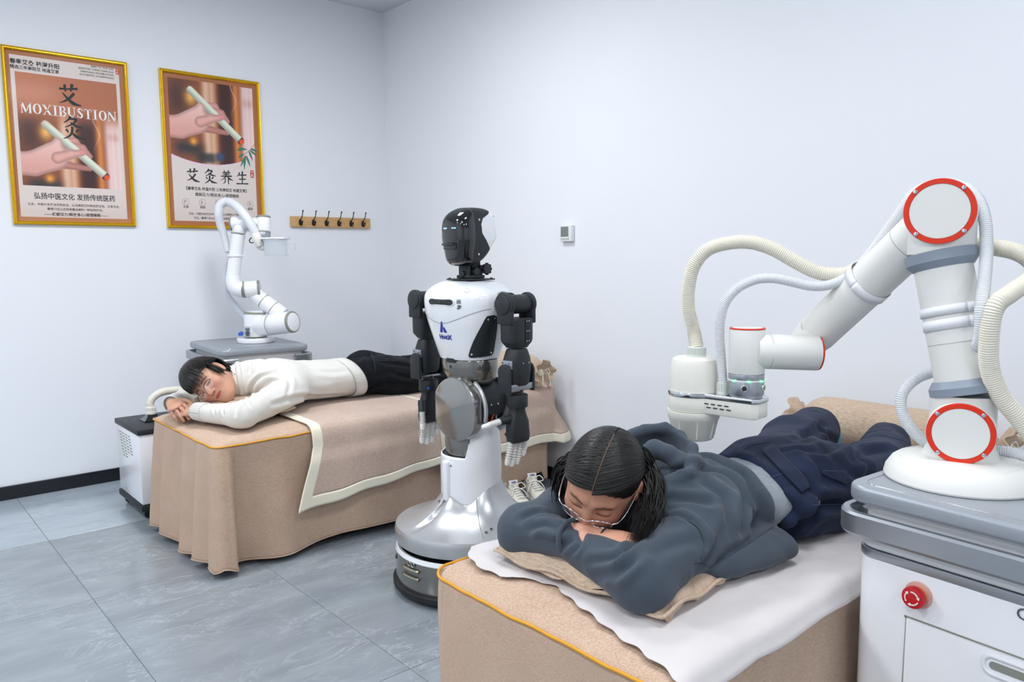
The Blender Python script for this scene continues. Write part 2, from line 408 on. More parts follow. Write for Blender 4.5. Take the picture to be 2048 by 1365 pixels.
for k, (x, y) in enumerate([q[:2] for q in LAMPS]):
    fr = empty('ceiling_lamp', (x, y, CEIL), ['square ceiling panel lamp above the far bed', 'square ceiling panel lamp above the near bed', 'square ceiling panel lamp nearest the poster wall, left of the beds', 'square ceiling panel lamp just left of the near bed', 'added fill light panel in the left corner by the poster wall', 'added fill light panel by the unseen front wall', 'added fill light panel above the cart side of the room', 'added fill light panel in the corner furthest from the beds'][k], 'lamp', 'ceiling panel lamps')  # the last four are added fill panels in the unseen part
    gg = G()
    for sx, sy, cx, cy in ((0.66, 0.03, 0, 0.315), (0.66, 0.03, 0, -0.315), (0.03, 0.6, 0.315, 0), (0.03, 0.6, -0.315, 0)):
        gg.box((cx, cy, -0.015), (sx, sy, 0.03), 0.004)
    gg.build('frame', WHITEM, fr)
    G().box((0, 0, -0.012), (0.6, 0.6, 0.006)).build('diffuser', mat('lamp_diffuser', 'FFFFFF', 0.5, emit=('F2F7FF', 2.0)), fr)

def tile_mat(name, a, b, vein):
    m = bpy.data.materials.new(name); m.use_nodes = True; nt = m.node_tree; p = nt.nodes['Principled BSDF']; L = nt.links.new
    p.inputs['Roughness'].default_value = 0.16; p.inputs['Specular IOR Level'].default_value = 0.55
    tc = nd(nt, 'ShaderNodeTexCoord'); oi = nd(nt, 'ShaderNodeObjectInfo')
    off = nd(nt, 'ShaderNodeVectorMath', operation='MULTIPLY_ADD'); cb = nd(nt, 'ShaderNodeCombineXYZ')
    L(oi.outputs['Random'], cb.inputs[0]); L(oi.outputs['Random'], cb.inputs[1]); L(oi.outputs['Random'], cb.inputs[2])
    L(cb.outputs[0], off.inputs[0]); off.inputs[1].default_value = (13, 7, 5); L(tc.outputs['Object'], off.inputs[2])
    mp = nd(nt, 'ShaderNodeMapping'); mp.inputs['Rotation'].default_value = (0, 0, 0.18); mp.inputs['Scale'].default_value = (1.2, 3.0, 1)
    L(off.outputs[0], mp.inputs[0])
    n1 = nd(nt, 'ShaderNodeTexNoise'); n1.inputs['Scale'].default_value = 3.4; n1.inputs['Detail'].default_value = 8; n1.inputs['Distortion'].default_value = 0.6
    L(mp.outputs[0], n1.inputs[0])
    r1 = nd(nt, 'ShaderNodeValToRGB'); r1.color_ramp.elements[0].position = 0.35; r1.color_ramp.elements[1].position = 0.7
    r1.color_ramp.elements[0].color = lin(a); r1.color_ramp.elements[1].color = lin(b); L(n1.outputs[0], r1.inputs[0])
    mp2 = nd(nt, 'ShaderNodeMapping'); mp2.inputs['Rotation'].default_value = (0, 0, 0.3); mp2.inputs['Scale'].default_value = (1.3, 3.0, 1)
    L(off.outputs[0], mp2.inputs[0])
    n2 = nd(nt, 'ShaderNodeTexNoise'); n2.inputs['Scale'].default_value = 3.1; n2.inputs['Detail'].default_value = 9; n2.inputs['Roughness'].default_value = 0.62; n2.inputs['Distortion'].default_value = 1.5
    L(mp2.outputs[0], n2.inputs[0])
    sb = nd(nt, 'ShaderNodeMath', operation='SUBTRACT'); sb.inputs[1].default_value = 0.52; L(n2.outputs[0], sb.inputs[0])
    ab = nd(nt, 'ShaderNodeMath', operation='ABSOLUTE'); L(sb.outputs[0], ab.inputs[0])
    r2 = nd(nt, 'ShaderNodeValToRGB'); r2.color_ramp.elements[0].position = 0.0; r2.color_ramp.elements[1].position = 0.022
    r2.color_ramp.elements[0].color = (1, 1, 1, 1); r2.color_ramp.elements[1].color = (0, 0, 0, 1); L(ab.outputs[0], r2.inputs[0])
    n3 = nd(nt, 'ShaderNodeTexNoise'); n3.inputs['Scale'].default_value = 2.0; L(off.outputs[0], n3.inputs[0])
    r3 = nd(nt, 'ShaderNodeValToRGB'); r3.color_ramp.elements[0].position = 0.38; r3.color_ramp.elements[1].position = 0.6; L(n3.outputs[0], r3.inputs[0])
    mu = nd(nt, 'ShaderNodeMath', operation='MULTIPLY'); L(r2.outputs[0], mu.inputs[0]); L(r3.outputs[0], mu.inputs[1])
    mu2 = nd(nt, 'ShaderNodeMath', operation='MULTIPLY'); L(mu.outputs[0], mu2.inputs[0]); mu2.inputs[1].default_value = 0.55
    mx = nd(nt, 'ShaderNodeMix', data_type='RGBA'); L(mu2.outputs[0], mx.inputs[0]); L(r1.outputs[0], mx.inputs[6]); mx.inputs[7].default_value = lin(vein)
    L(mx.outputs[2], p.inputs['Base Color'])
    return m
TILE = tile_mat('grey_stone_tile', '828A91', '939BA2', 'B4BCC3'); TILEL = tile_mat('pale_stone_tile', '9DA8B2', 'ABB5BE', 'BEC7CF')
xs = [0.616 + 0.603 * k for k in range(-8, 5)]; xs = [x for x in xs if RX0 < x < RX1]; xs = [RX0] + xs + [RX1]
ys = [3.885, 3.08] + [3.08 - 1.19 * k for k in range(1, 6)]; ys = [y for y in ys if y > RY0]; ys = [RY1] + ys + [RY0]
for i in range(len(xs) - 1):
    for j in range(len(ys) - 1):
        a, b, c, d = xs[i], xs[i + 1], ys[j + 1], ys[j]
        G().box(((a + b) / 2, (c + d) / 2, -0.002), (b - a - 0.002, d - c - 0.002, 0.004), 0.0006, seg=1).build('floor_tile', TILEL if j == 0 else TILE, floor, 0)

# ---------------------------------------------------------------- posters
def sd(p, a, b, r1, r2=None):
    r2 = r1 if r2 is None else r2; a = np.array(a, float); ba = np.array(b, float) - a
    t = np.clip(((p - a) @ ba) / (ba @ ba), 0, 1); return np.linalg.norm(p - a - t[..., None] * ba, axis=-1) - (r1 + (r2 - r1) * t), t
def ss(x, a, b):
    t = np.clip((x - a) / (b - a), 0, 1); return t * t * (3 - 2 * t)
def photo(q, W):
    """picture of a hand holding a moxa stick; q from the stick's upper end, unit = W"""
    C = lambda h: np.array([int(h[i:i + 2], 16) for i in (0, 2, 4)], float)
    x, y = q[..., 0], q[..., 1]
    col = np.zeros(q.shape[:-1] + (3,)) + C('8A4A2C')
    def bl(col, c, k): return col * (1 - k[..., None]) + C(c) * k[..., None]
    col = bl(col, '3A1E18', np.exp(-((x + .12) / .16) ** 2 - ((y - .12) / .25) ** 2) * .8)
    col = bl(col, 'F3B35A', np.exp(-((x - .02) / .07) ** 2 - ((y - .1) / .09) ** 2))
    col = bl(col, 'E8B088', ss(x, .1, .2) * (1 - ss(x, .28, .36)) * .7)
    col = bl(col, 'F0D2BE', np.exp(-((x - .2) / .035) ** 2) * .6 + np.exp(-((x - .27) / .02) ** 2) * .4)
    col = bl(col, '3B1612', np.exp(-((x - .43) / .09) ** 4))
    col = bl(col, 'E58A3C', np.exp(-((x - .56) / .035) ** 2) * .85)
    col = bl(col, 'EBC9C4', ss(x, .58, .66))
    col = bl(col, 'C58E78', np.exp(-((x - .72) / .1) ** 2 - ((y - .1) / .05) ** 2) * .6)
    col = bl(col, 'F6E6E2', np.exp(-((x - .70) / .01) ** 2) * .4 + np.exp(-((x - .76) / .015) ** 2) * .4)
    col = bl(col, '20242C', np.exp(-((x + .02) / .17) ** 4 - ((y - .68) / .08) ** 2) * .9)
    col = bl(col, 'F2A23A', np.exp(-((x - .03) / .045) ** 2 - ((y - .6) / .045) ** 2))
    col = bl(col, '2A4C7A', np.exp(-((x - .34) / .05) ** 4 - ((y - .76) / .05) ** 4) * .9)
    col = bl(col, '18202A', np.exp(-((x - .18) / .12) ** 4 - ((y - .78) / .06) ** 4) * .8)
    def skin(col, prims, lo, hi):
        d = None
        for a, b, r1, r2 in prims:
            k, _ = sd(q, a, b, r1, r2); d = k if d is None else smin(d, k, .03)
        sh = ss(-d, 0, .05); m = ss(-d, -.004, .004)
        gx = ss(y, .1, .6)
        c = (C(hi) * (1 - gx * .45)[..., None] + C(lo) * (gx * .45)[..., None]) * (0.8 + 0.2 * sh)[..., None]
        return col * (1 - m[..., None]) + c * m[..., None]
    col = skin(col, [((.16, .18), (.30, .17), .05, .035), ((.30, .17), (.37, .25), .033, .028)], 'B86A5C', 'E9A79C')
    col = skin(col, [((.22, .22), (.38, .24), .05, .03), ((.38, .24), (.45, .33), .03, .026)], 'B86A5C', 'E7A399')
    col = skin(col, [((.18, .44), (.44, .47), .045, .026)], 'A9604F', 'DF9C90')
    k, t = sd(q, (.02, .02), (.60, .545), .043)
    pr = (x * .672 - y * .74)
    base = C('C9CDBB') * (1 - ss(pr, -.05, .05)[..., None] * 0) * (0.78 + 0.35 * ss(pr, -.045, .02) - .12 * ss(pr, .02, .05))[..., None]
    k = np.maximum(k, -(x * .74 + y * .672) - .01); m = ss(-k, -.003, .003) * (1 - ss(x * .74 + y * .672, .79, .792)); col = col * (1 - m[..., None]) + np.clip(base, 0, 255) * m[..., None]
    m = ss(-k, -.003, .003) * ss(x * .74 + y * .672, .79, .795); col = bl(col, '3A1810', m)
    k2 = np.hypot((x - .615), (y - .558)) - .036; col = bl(col, 'E0522A', ss(-k2, -.004, .01) * m)
    col = skin(col, [((-.4, .46), (-.12, .45), .13, .125), ((-.12, .45), (.08, .36), .13, .15), ((.08, .36), (.13, .2), .13, .05)], 'B86A5C', 'F4C6BC')
    col = skin(col, [((.12, .37), (.25, .32), .065, .048), ((.25, .32), (.37, .295), .046, .036)], 'C87C70', 'F0B9AE')
    k3 = np.hypot((x - .375) / .035, (y - .29) / .026) - 1; col = bl(col, 'E58C92', ss(-k3, -.1, .2) * .8)
    sm = np.exp(-((x - .53 - .03 * np.sin(y * 18)) / .008) ** 2) * ss(-y, -.45, .2) * .6; col = bl(col, 'F4EEEA', sm)
    return np.clip(col, 0, 255)
def poster(name, x0, x1, z0, z1, fn, label):
    W, Hh = x1 - x0, z1 - z0; Y = RY1
    t = empty(name, (x0, Y, z0), label, 'poster')
    prof = [(0, 0), (0, 0.016), (0.004, 0.02), (0.008, 0.016), (0.011, 0.016), (0.015, 0.02), (0.019, 0.014), (0.02, 0.006)]
    V = []; F = []
    for i, h in prof: V += [(i, -h - .001, i), (W - i, -h - .001, i), (W - i, -h - .001, Hh - i), (i, -h - .001, Hh - i)]
    for k in range(len(prof) - 1):
        for j in range(4): F.append((k * 4 + j, k * 4 + (j + 1) % 4, (k + 1) * 4 + (j + 1) % 4, (k + 1) * 4 + j))
    g = G().add(V, F).build('frame', GOLD, t, 20)
    nx, nz = 236, 360; u, v = np.meshgrid(np.linspace(0, 1, nx), np.linspace(0, 1, nz), indexing='ij')
    rgb = fn(u, v, W, Hh)
    P = np.stack([0.015 + u * (W - .03), np.full_like(u, -0.007), Hh - .015 - v * (Hh - .03)], -1)
    idx = np.arange(nx * nz).reshape(nx, nz); Q = np.stack([idx[:-1, :-1], idx[:-1, 1:], idx[1:, 1:], idx[1:, :-1]], -1).reshape(-1, 4)
    m = bpy.data.materials.new('poster_print'); m.use_nodes = True; b = m.node_tree.nodes['Principled BSDF']
    at_ = nd(m.node_tree, 'ShaderNodeVertexColor', layer_name='print'); m.node_tree.links.new(at_.outputs[0], b.inputs['Base Color'])
    b.inputs['Roughness'].default_value = 0.5; b.inputs['Coat Weight'].default_value = 0.25; b.inputs['Coat Roughness'].default_value = 0.12
    o = mesh_obj('print', P.reshape(-1, 3), Q, m, t, 0)
    ca = o.data.color_attributes.new('print', 'FLOAT_COLOR', 'POINT')
    l = rgb.reshape(-1, 3) / 255; l = np.where(l <= 0.04045, l / 12.92, ((l + 0.055) / 1.055) ** 2.4)
    ca.data.foreach_set('color', np.concatenate([l, np.ones((len(l), 1))], 1).ravel())
    return t, W, Hh
def px_(u, v, W, Hh, h=0.0078): return (u * W, -h, Hh - v * Hh)
EX, EZ = (1, 0, 0), (0, 0, 1)
def ptext(t, W, Hh, u, v, s, body, m, bold=0.0, align='CENTER', sx=1.0):
    text('lettering', body, s, px_(u, v, W, Hh), EX, EZ, m, t, bold=bold, align=align, dep=0.0002, sx=sx)
def brush(strokes, u, v, s, W, Hh, m, t, h=0.0082, name='brush_character'):
    g = G(); o = np.array(px_(u, v, W, Hh, h))
    for k, (pts, ws) in enumerate(strokes):
        P = spline(np.array(pts, float), 6); n = len(P); wv = 1.35 * np.interp(np.linspace(0, 1, n), np.linspace(0, 1, len(ws)), ws)
        T = np.gradient(P, axis=0); T /= np.linalg.norm(T, axis=1)[:, None] + 1e-9; Nn = np.stack([-T[:, 1], T[:, 0]], 1)
        a = P + Nn * wv[:, None] / 2; b = P - Nn * wv[:, None] / 2
        P3 = lambda q: np.stack([o[0] + (q[:, 0] - .5) * s, np.full(len(q), o[1] - .00012 * k), o[2] + (q[:, 1] - .5) * s], 1)
        g.grid(np.stack([P3(a), P3(b)], 0))
    return g.build(name, m, t, 0)
AI = [([(.12, .74), (.45, .76), (.88, .82)], [.07, .05, .08]), ([(.36, .95), (.35, .8), (.38, .64)], [.09, .07, .04]), ([(.66, 1.0), (.62, .8), (.58, .66)], [.1, .07, .04]),
      ([(.72, .6), (.5, .34), (.3, .2), (.08, .1)], [.09, .08, .05, .01]), ([(.24, .58), (.42, .36), (.66, .14), (1.0, .06)], [.03, .07, .12, .02])]
JIU = [([(.46, 1.02), (.36, .86), (.16, .7)], [.09, .06, .02]), ([(.38, .88), (.68, .9), (.52, .68), (.2, .5)], [.05, .08, .06, .02]), ([(.44, .74), (.66, .6), (.94, .54)], [.04, .09, .03]),
       ([(.24, .42), (.33, .28)], [.08, .03]), ([(.76, .46), (.62, .3)], [.08, .03]), ([(.5, .56), (.46, .26), (.3, .08), (.1, -.02)], [.08, .07, .05, .01]), ([(.48, .28), (.68, .1), (1.02, .04)], [.04, .11, .02])]
YANG = [([(.34, .98), (.42, .86)], [.07, .03]), ([(.7, 1.0), (.6, .86)], [.08, .03]), ([(.22, .82), (.8, .85)], [.05, .06]), ([(.28, .7), (.74, .72)], [.05, .05]), ([(.1, .56), (.92, .6)], [.05, .07]),
        ([(.5, .86), (.44, .52), (.08, .26)], [.06, .06, .01]), ([(.56, .58), (.74, .4), (.98, .3)], [.03, .09, .02]), ([(.42, .4), (.38, .15), (.24, .02)], [.05, .05, .01]), ([(.64, .42), (.64, .0)], [.06, .04])]
SHENG = [([(.32, .92), (.26, .74), (.1, .6)], [.08, .05, .02]), ([(.26, .72), (.84, .76)], [.05, .07]), ([(.26, .42), (.78, .45)], [.05, .06]), ([(.54, 1.0), (.52, .5), (.5, .1)], [.09, .06, .05]), ([(.06, .08), (.5, .1), (.96, .12)], [.07, .05, .07])]
def art1(u, v, W, Hh):
    C = lambda h: np.array([int(h[i:i + 2], 16) for i in (0, 2, 4)], float)
    col = np.zeros(u.shape + (3,)) + C('A9683F')
    hill = ss(v, .93 - .03 * np.sin(u * 9), .99); col = col * (1 - hill[..., None] * .25) + C('D8A884') * (hill[..., None] * .25)
    pan = (np.abs(u - .495) < .457) & (np.abs(v - .5) < .47); col[pan] = C('DDCFC8')
    mm = ss(v, .85 + .02 * np.sin(u * 11), .95)[..., None] * pan[..., None] * .35; col = col * (1 - mm) + C('CDB6A8') * mm
    ph = (np.abs(u - .495) < .425) & (v > .125) & (v < .785)
    q = np.stack([(u - .27) * W / .495, (v - .405) * Hh / .495], -1); c = photo(q, W)
    k = (1 - ss(v, .30, .44))[..., None]; top = C('C2714A') * (1 - .12 * u[..., None]); c = c * (1 - k) + top * k
    col[ph] = c[ph]; return col
def art2(u, v, W, Hh):
    C = lambda h: np.array([int(h[i:i + 2], 16) for i in (0, 2, 4)], float)
    col = np.zeros(u.shape + (3,)) + C('A9683F'); pan = (np.abs(u - .5) < .445) & (np.abs(v - .5) < .468); col[pan] = C('DCD0CA')
    mm = ss(v, .80 + .03 * np.sin(u * 7 + 1), .95)[..., None] * pan[..., None] * .3; col = col * (1 - mm) + C('C9B9B0') * mm
    arc = .585 - .33 * (u - .46) ** 2; q = np.stack([(u - .26) * W / .52, (v - .085) * Hh / .52], -1); c = photo(q, W)
    ph = pan & (v < arc); col[ph] = c[ph]; ln = pan & (np.abs(v - arc) < .004); col[ln] = C('E6C9E0'); return col
POSTC = {}
t, W, Hh = poster('moxibustion_poster', 0.696, 1.283, 1.432, 2.326, art1, 'gold framed poster with tall orange picture and large white english word, leftmost')
ptext(t, W, Hh, .06, .083, .027, '春季艾灸 祛湿升阳', INK, .0006, 'LEFT'); ptext(t, W, Hh, .06, .113, .0205, '精选三年南阳艾 地道艾草', INK, .0003, 'LEFT', .95)
for k, s in enumerate(['RISES TO THE SUN', 'SELECTED THREE-YEAR-OLD', 'NANYANG MOXIBUSTION', 'AUTHENTIC WORMWOOD']):
    ptext(t, W, Hh, .885, .052 + .018 * k, .0135, s, INK, 0, 'RIGHT')
G().prism([(a, b) for a, b in rrect(.016, .03, .006)], px_(.915, .062, W, Hh, .0074), (1, 0, 0), (0, 0, 1), .0004).build('red_seal', SEAL, t)
ptext(t, W, Hh, .915, .055, .012, '中', INKW); ptext(t, W, Hh, .915, .069, .012, '医', INKW)
# serif word
def serif(word, u0, u1, v, hgt, W, Hh, t):
    K, k = .2, .07
    L = {'M': [((.08, 0), (.08, 1), k), ((.12, 1), (.5, .05), K), ((.5, .05), (.86, 1), k), ((.9, 0), (.9, 1), K), ((-.04, 1), (.2, 1), .06), ((.78, 1), (1.04, 1), .06), ((-.04, 0), (.2, 0), .06), ((.74, 0), (1.04, 0), .06)],
         'O': 'O', 'X': [((.12, 1), (.8, 0), K), ((.8, 1), (.12, 0), k), ((0, 1), (.32, 1), .06), ((.64, 1), (.94, 1), .06), ((0, 0), (.3, 0), .06), ((.62, 0), (.96, 0), .06)],
         'I': [((.25, 0), (.25, 1), K), ((0.02, 1), (.48, 1), .06), ((0.02, 0), (.48, 0), .06)],
         'B': [((.2, 0), (.2, 1), K), ((0, 1), (.5, 1), .06), ((0, 0), (.55, 0), .06), ((.2, .52), (.5, .52), .06), ((.5, 1), (.68, .78), .15), ((.68, .78), (.5, .52), .13), ((.5, .52), (.74, .27), .16), ((.74, .27), (.52, 0), .14)],
         'U': [((.2, 1), (.2, .25), K), ((.2, .28), (.48, .0), .14), ((.48, .0), (.76, .28), k), ((.76, .25), (.76, 1), k), ((0, 1), (.4, 1), .06), ((.6, 1), (.92, 1), .06)],
         'S': [((.62, .95), (.62, .7), .05), ((.62, .85), (.38, 1), .08), ((.38, 1), (.14, .76), .16), ((.14, .76), (.6, .3), .2), ((.62, .28), (.38, 0), .16), ((.38, 0), (.08, .18), .08), ((.08, .3), (.08, .02), .05)],
         'T': [((.42, 0), (.42, 1), K), ((.02, .98), (.82, .98), .07), ((.04, 1), (.04, .74), .05), ((.8, 1), (.8, .74), .05), ((.2, 0), (.64, 0), .06)],
         'N': [((.12, 0), (.12, 1), k), ((.14, 1), (.82, .02), K), ((.84, 0), (.84, 1), k), ((0, 1), (.24, 1), .06), ((.7, 1), (.98, 1), .06), ((0, 0), (.26, 0), .06)]}
    Wd = {'M': 1.14, 'O': 1.0, 'X': 1.04, 'I': .6, 'B': .88, 'U': 1.0, 'S': .8, 'T': .94, 'N': 1.06}
    tot = sum(Wd[c] for c in word); sx = (u1 - u0) * W / tot; x = u0 * W; y0 = Hh - v * Hh - hgt / 2; g = G()
    for c in word:
        if c == 'O':
            th = np.linspace(0, 2 * PI, 33); a = np.stack([x + (.47 + .43 * np.cos(th)) * sx, np.full(33, -.0078), y0 + (.5 + .52 * np.sin(th)) * hgt], 1)
            b = np.stack([x + (.47 + .22 * np.cos(th)) * sx, np.full(33, -.0078), y0 + (.5 + .46 * np.sin(th)) * hgt], 1); g.grid(np.stack([a, b], 0))
        else:
            for (p, q, w_) in L[c]:
                p = np.array([p[0] * sx, p[1] * hgt]); q = np.array([q[0] * sx, q[1] * hgt]); d = nrm(q - p); n = np.array([-d[1], d[0]]) * w_ * sx / 2
                g.add([(x + z[0], -.0078, y0 + z[1]) for z in (p + n, p - n, q - n, q + n)], [(0, 1, 2, 3)])
        x += Wd[c] * sx
    return g.build('lettering', INKW, t, 0)
serif('MOXIBUSTION', .12, .89, .335, .05, W, Hh, t)
brush(AI, .50, .235, .115, W, Hh, INK, t); brush(JIU, .51, .425, .115, W, Hh, INK, t)
ptext(t, W, Hh, .5, .835, .036, '弘扬中医文化 发扬传统医药', INK, .0003, 'CENTER', .88)
ptext(t, W, Hh, .5, .882, .0145, '艾灸，中医针灸疗法中的灸法，以点燃用艾叶制成的艾柱、艾条为主，', INK)
ptext(t, W, Hh, .5, .907, .0145, '熏烤穴位以达到保健治病的一种自然疗法。', INK); ptext(t, W, Hh, .5, .938, .0185, '——缓解压力/释放身心/调理睡眠——', INK, .0002)
t, W, Hh = poster('moxibustion_poster', 1.451, 2.036, 1.428, 2.324, art2, 'gold framed poster with bamboo leaves and four large brush characters, nearer the coat hooks')
for k, (S, u) in enumerate(((AI, .27), (JIU, .44), (YANG, .61), (SHENG, .775))): brush(S, u, .655, .082, W, Hh, INK, t)
G().prism(rrect(.022, .045, .008), px_(.885, .622, W, Hh, .0074), (1, 0, 0), (0, 0, 1), .0004).build('red_seal', SEAL, t)
ptext(t, W, Hh, .885, .611, .018, '中', INKW); ptext(t, W, Hh, .885, .633, .018, '医', INKW)
ptext(t, W, Hh, .51, .742, .0215, '【春季艾灸 祛湿升阳 三年南阳艾 地道艾草】', INK, .0003, 'CENTER', .9); ptext(t, W, Hh, .51, .779, .0225, '缓解压力/释放身心/调理睡眠', INK, .0001, 'CENTER', .93)
for k, s in enumerate(['头部', '颈部', '肩部', '背部', '腿部']):
    u = .19 + .165 * k; c = np.array(px_(u, .828, W, Hh)); th = np.linspace(0.3, 2 * PI, 30); g = G()
    g.tube([c + (.019 * math.cos(a), 0, .019 * math.sin(a)) for a in th], .0005, 4)
    g.tube([c + (-.008 + .004 * math.sin(k * 2 + a), 0, -.01 + .02 * a) for a in np.linspace(0, 1, 6)], .0009, 4); g.tube([c + (.006 * math.cos(a + k), 0, .006 * math.sin(a * 1.2)) for a in np.linspace(0, 4, 9)], .0007, 4)
    g.build('icon', INKBR, t); ptext(t, W, Hh, u, .862, .016, s, INK)
ptext(t, W, Hh, .53, .905, .0155, '艾灸，中医针灸疗法中的灸法，以点燃用艾叶制成的艾柱、', INK, 0, 'CENTER', .92); ptext(t, W, Hh, .53, .932, .0155, '为主，熏烤穴位以达到保健治病的一种自然疗法。', INK, 0, 'CENTER', .92)
LEAF = mat('bamboo_green_ink', '2F7A62', 0.6); g = G(); c0 = np.array(px_(.92, .40, W, Hh, .0080))
lf = [((.73, .47), (.84, .455)), ((.75, .455), (.85, .46)), ((.87, .46), (.95, .50)), ((.86, .465), (.90, .535)), ((.88, .45), (.96, .47)), ((.83, .50), (.76, .58)), ((.82, .50), (.80, .60)), ((.83, .5), (.87, .575)), ((.80, .49), (.74, .52))]
for k, (a, b) in enumerate(lf):
    a = np.array(px_(*a, W, Hh, .0080 + .0001 * k)); b = np.array(px_(*b, W, Hh, .0080 + .0001 * k)); d = b - a; n = nrm(np.cross(d, (0, 1, 0))); s_ = np.linspace(0, 1, 9)
    wv = .006 * np.sin(PI * s_ ** .7); g.grid(np.stack([a + d * s_[:, None] + n * wv[:, None], a + d * s_[:, None] - n * wv[:, None]], 0))
g.tube([px_(.95, .40, W, Hh, .008), px_(.88, .455, W, Hh, .008), px_(.80, .50, W, Hh, .008)], .0009, 4); g.build('bamboo_print', LEAF, t, 0)

# ---------------------------------------------------------------- coat hook rail
t = empty('hook_rail', (2.497, RY1, 1.4825), 'light wooden wall rail carrying six dark bronze hooks', 'coat rack')
G().box((0, -.0105, 0), (.58, .018, .069), .003).build('board', WOOD, t)
def hook(g):
    g.ball((0, -.022, -.004), (.011, .004, .021)); g.tube([(0, -.024, .012), (0, -.04, .022), (.0, -.055, .04), (0, -.06, .058), (0, -.066, .066)], [.0035, .003, .0028, .003, .004], 8, sm=5)
    g.tube([(0, -.024, -.014), (0, -.04, -.022), (0, -.05, -.014), (0, -.052, -.002)], [.0035, .003, .003, .0045], 8, sm=5); g.ball((0, -.052, .0), .0055); g.ball((0, -.066, .068), .005)
    return g
hk = hook(G()).build('hook', IRON, t)
for k in range(6):
    o = hk if k == 0 else hk.copy()
    if k: COL.objects.link(o); o.parent = t
    o.location = (-.228 + .0915 * k, 0, 0)

# ---------------------------------------------------------------- thermostat
t = empty('thermostat', (RX1, 2.922, 1.367), 'small white wall thermostat with grey display', 'thermostat')
G().box((-.014, 0, 0), (.026, .086, .086), .005).build('housing', WHITEM, t)
G().box((-.0275, .006, .009), (.002, .056, .052), .0008).build('display', LCD, t)
for k in range(5): G().box((-.0275, .026 - .0115 * k, -.030), (.002, .006, .005), .0008).build('button', SEAM if k < 4 else BLACKP, t)

# ---------------------------------------------------------------- massage beds
def bed(x0, x1, y0, y1, zt, off, hem, label, crown=0.012, rc=0.05, seed=0.0):
    t = empty('massage_bed', ((x0 + x1) / 2, (y0 + y1) / 2, 0), label, 'bed')
    N = []; st = 0.012
    def arc(cx, cy, a0, side):
        for k in range(8):
            a = math.radians(a0 + 90 * (k + .5) / 8); N.append((cx + rc * math.cos(a), cy + rc * math.sin(a), math.cos(a), math.sin(a), side + .5, k / 8))
    def seg(ax, ay, bx, by, nx, ny, side):
        L = math.hypot(bx - ax, by - ay); n = int(L / st)
        for k in range(n): N.append((ax + (bx - ax) * k / n, ay + (by - ay) * k / n, nx, ny, side, L * k / n))
    seg(x0, y1 - rc, x0, y0 + rc, -1, 0, 0); arc(x0 + rc, y0 + rc, 180, 0)
    seg(x0 + rc, y0, x1 - rc, y0, 0, -1, 1); arc(x1 - rc, y0 + rc, 270, 1)
    seg(x1, y0 + rc, x1, y1 - rc, 1, 0, 2); arc(x1 - rc, y1 - rc, 0, 2)
    seg(x1 - rc, y1, x0 + rc, y1, 0, 1, 3); arc(x0 + rc, y1 - rc, 90, 3)
    A = np.array(N); C = A[:, :2]; n2 = A[:, 2:4]; cen = np.array([(x0 + x1) / 2, (y0 + y1) / 2])
    # cover: top surface made of shrinking outlines
    rows = []
    for k, dz in ((0.0, crown), (.25, crown), (.5, crown * .95), (.7, crown * .8), (.82, crown * .6), (.9, crown * .35), (.95, .0), (.975, -.004), (.99, -.009), (1.0, -.018)):
        q = cen + (C - cen) * k; z = np.full(len(q), zt + dz) + fbm(np.stack([q[:, 0] * 4, q[:, 1] * 4, q[:, 0] * 0 + seed], 1)) * .004 * (k < .97)
        rows.append(np.stack([q[:, 0], q[:, 1], z], 1))
    P = np.array(rows); P = np.concatenate([P, P[:, :1]], 1); G().grid(P[:, ::-1]).build('bed_cover', LINEN, t, 180, world=True)
    # skirt
    T = np.linspace(0, 1, 34); rows = []
    o = np.array([off(s, c) for s, c in A[:, 4:6]]); hz = np.array([hem(s, c) for s, c in A[:, 4:6]])
    nb = fbm(np.stack([C[:, 0] * 7 + seed, C[:, 1] * 7, np.zeros(len(C))], 1), 2)
    for tt in T:
        w1 = tt ** 0.75; wig = fbm(np.stack([C[:, 0] * 9, C[:, 1] * 9, np.full(len(C), tt * 2.5 + seed)], 1), 2) * .006
        d = o * w1 + nb * .007 * tt + wig * min(1, tt * 5) + .004
        rows.append(np.stack([C[:, 0] + n2[:, 0] * d, C[:, 1] + n2[:, 1] * d, zt - .014 + (hz - zt + .014) * tt], 1))
    P = np.array(rows); P = np.concatenate([P, P[:, :1]], 1); k = G(); k.grid(P[:, ::-1][::-1]); s_ = k.build('skirt', LINEN, t, 180, world=True)
    md = s_.modifiers.new('thickness', 'SOLIDIFY'); md.thickness = .003; md.offset = -1
    e = np.concatenate([P[-1], P[-1][:1]])[::1]; G().tube(e + np.array([0, 0, .002]), .0028, 6).build('hem', LINEN, s_, 180, world=True)
    pz = zt - .014 + fbm(np.stack([C[:, 0] * 14, C[:, 1] * 14, np.full(len(C), seed + 3.)], 1), 2) * .004
    pp = np.stack([C[:, 0] + n2[:, 0] * .006, C[:, 1] + n2[:, 1] * .006, pz], 1); G().tube(pp, .0036, 8, closed=True).build('piping', PIPING, t, 180, world=True)
    G().box(((x0 + x1) / 2, (y0 + y1) / 2, zt - .10), (x1 - x0 - .06, y1 - y0 - .06, .16), .02).build('mattress', LINEN, t, world=True)
    for sx in (x0 + .16, x1 - .16):
        for sy in (y0 + .12, y1 - .12): G().box((sx, sy, (zt - .18) / 2), (.06, .06, zt - .18), .004).build('leg', WOOD, t, world=True)
    return t
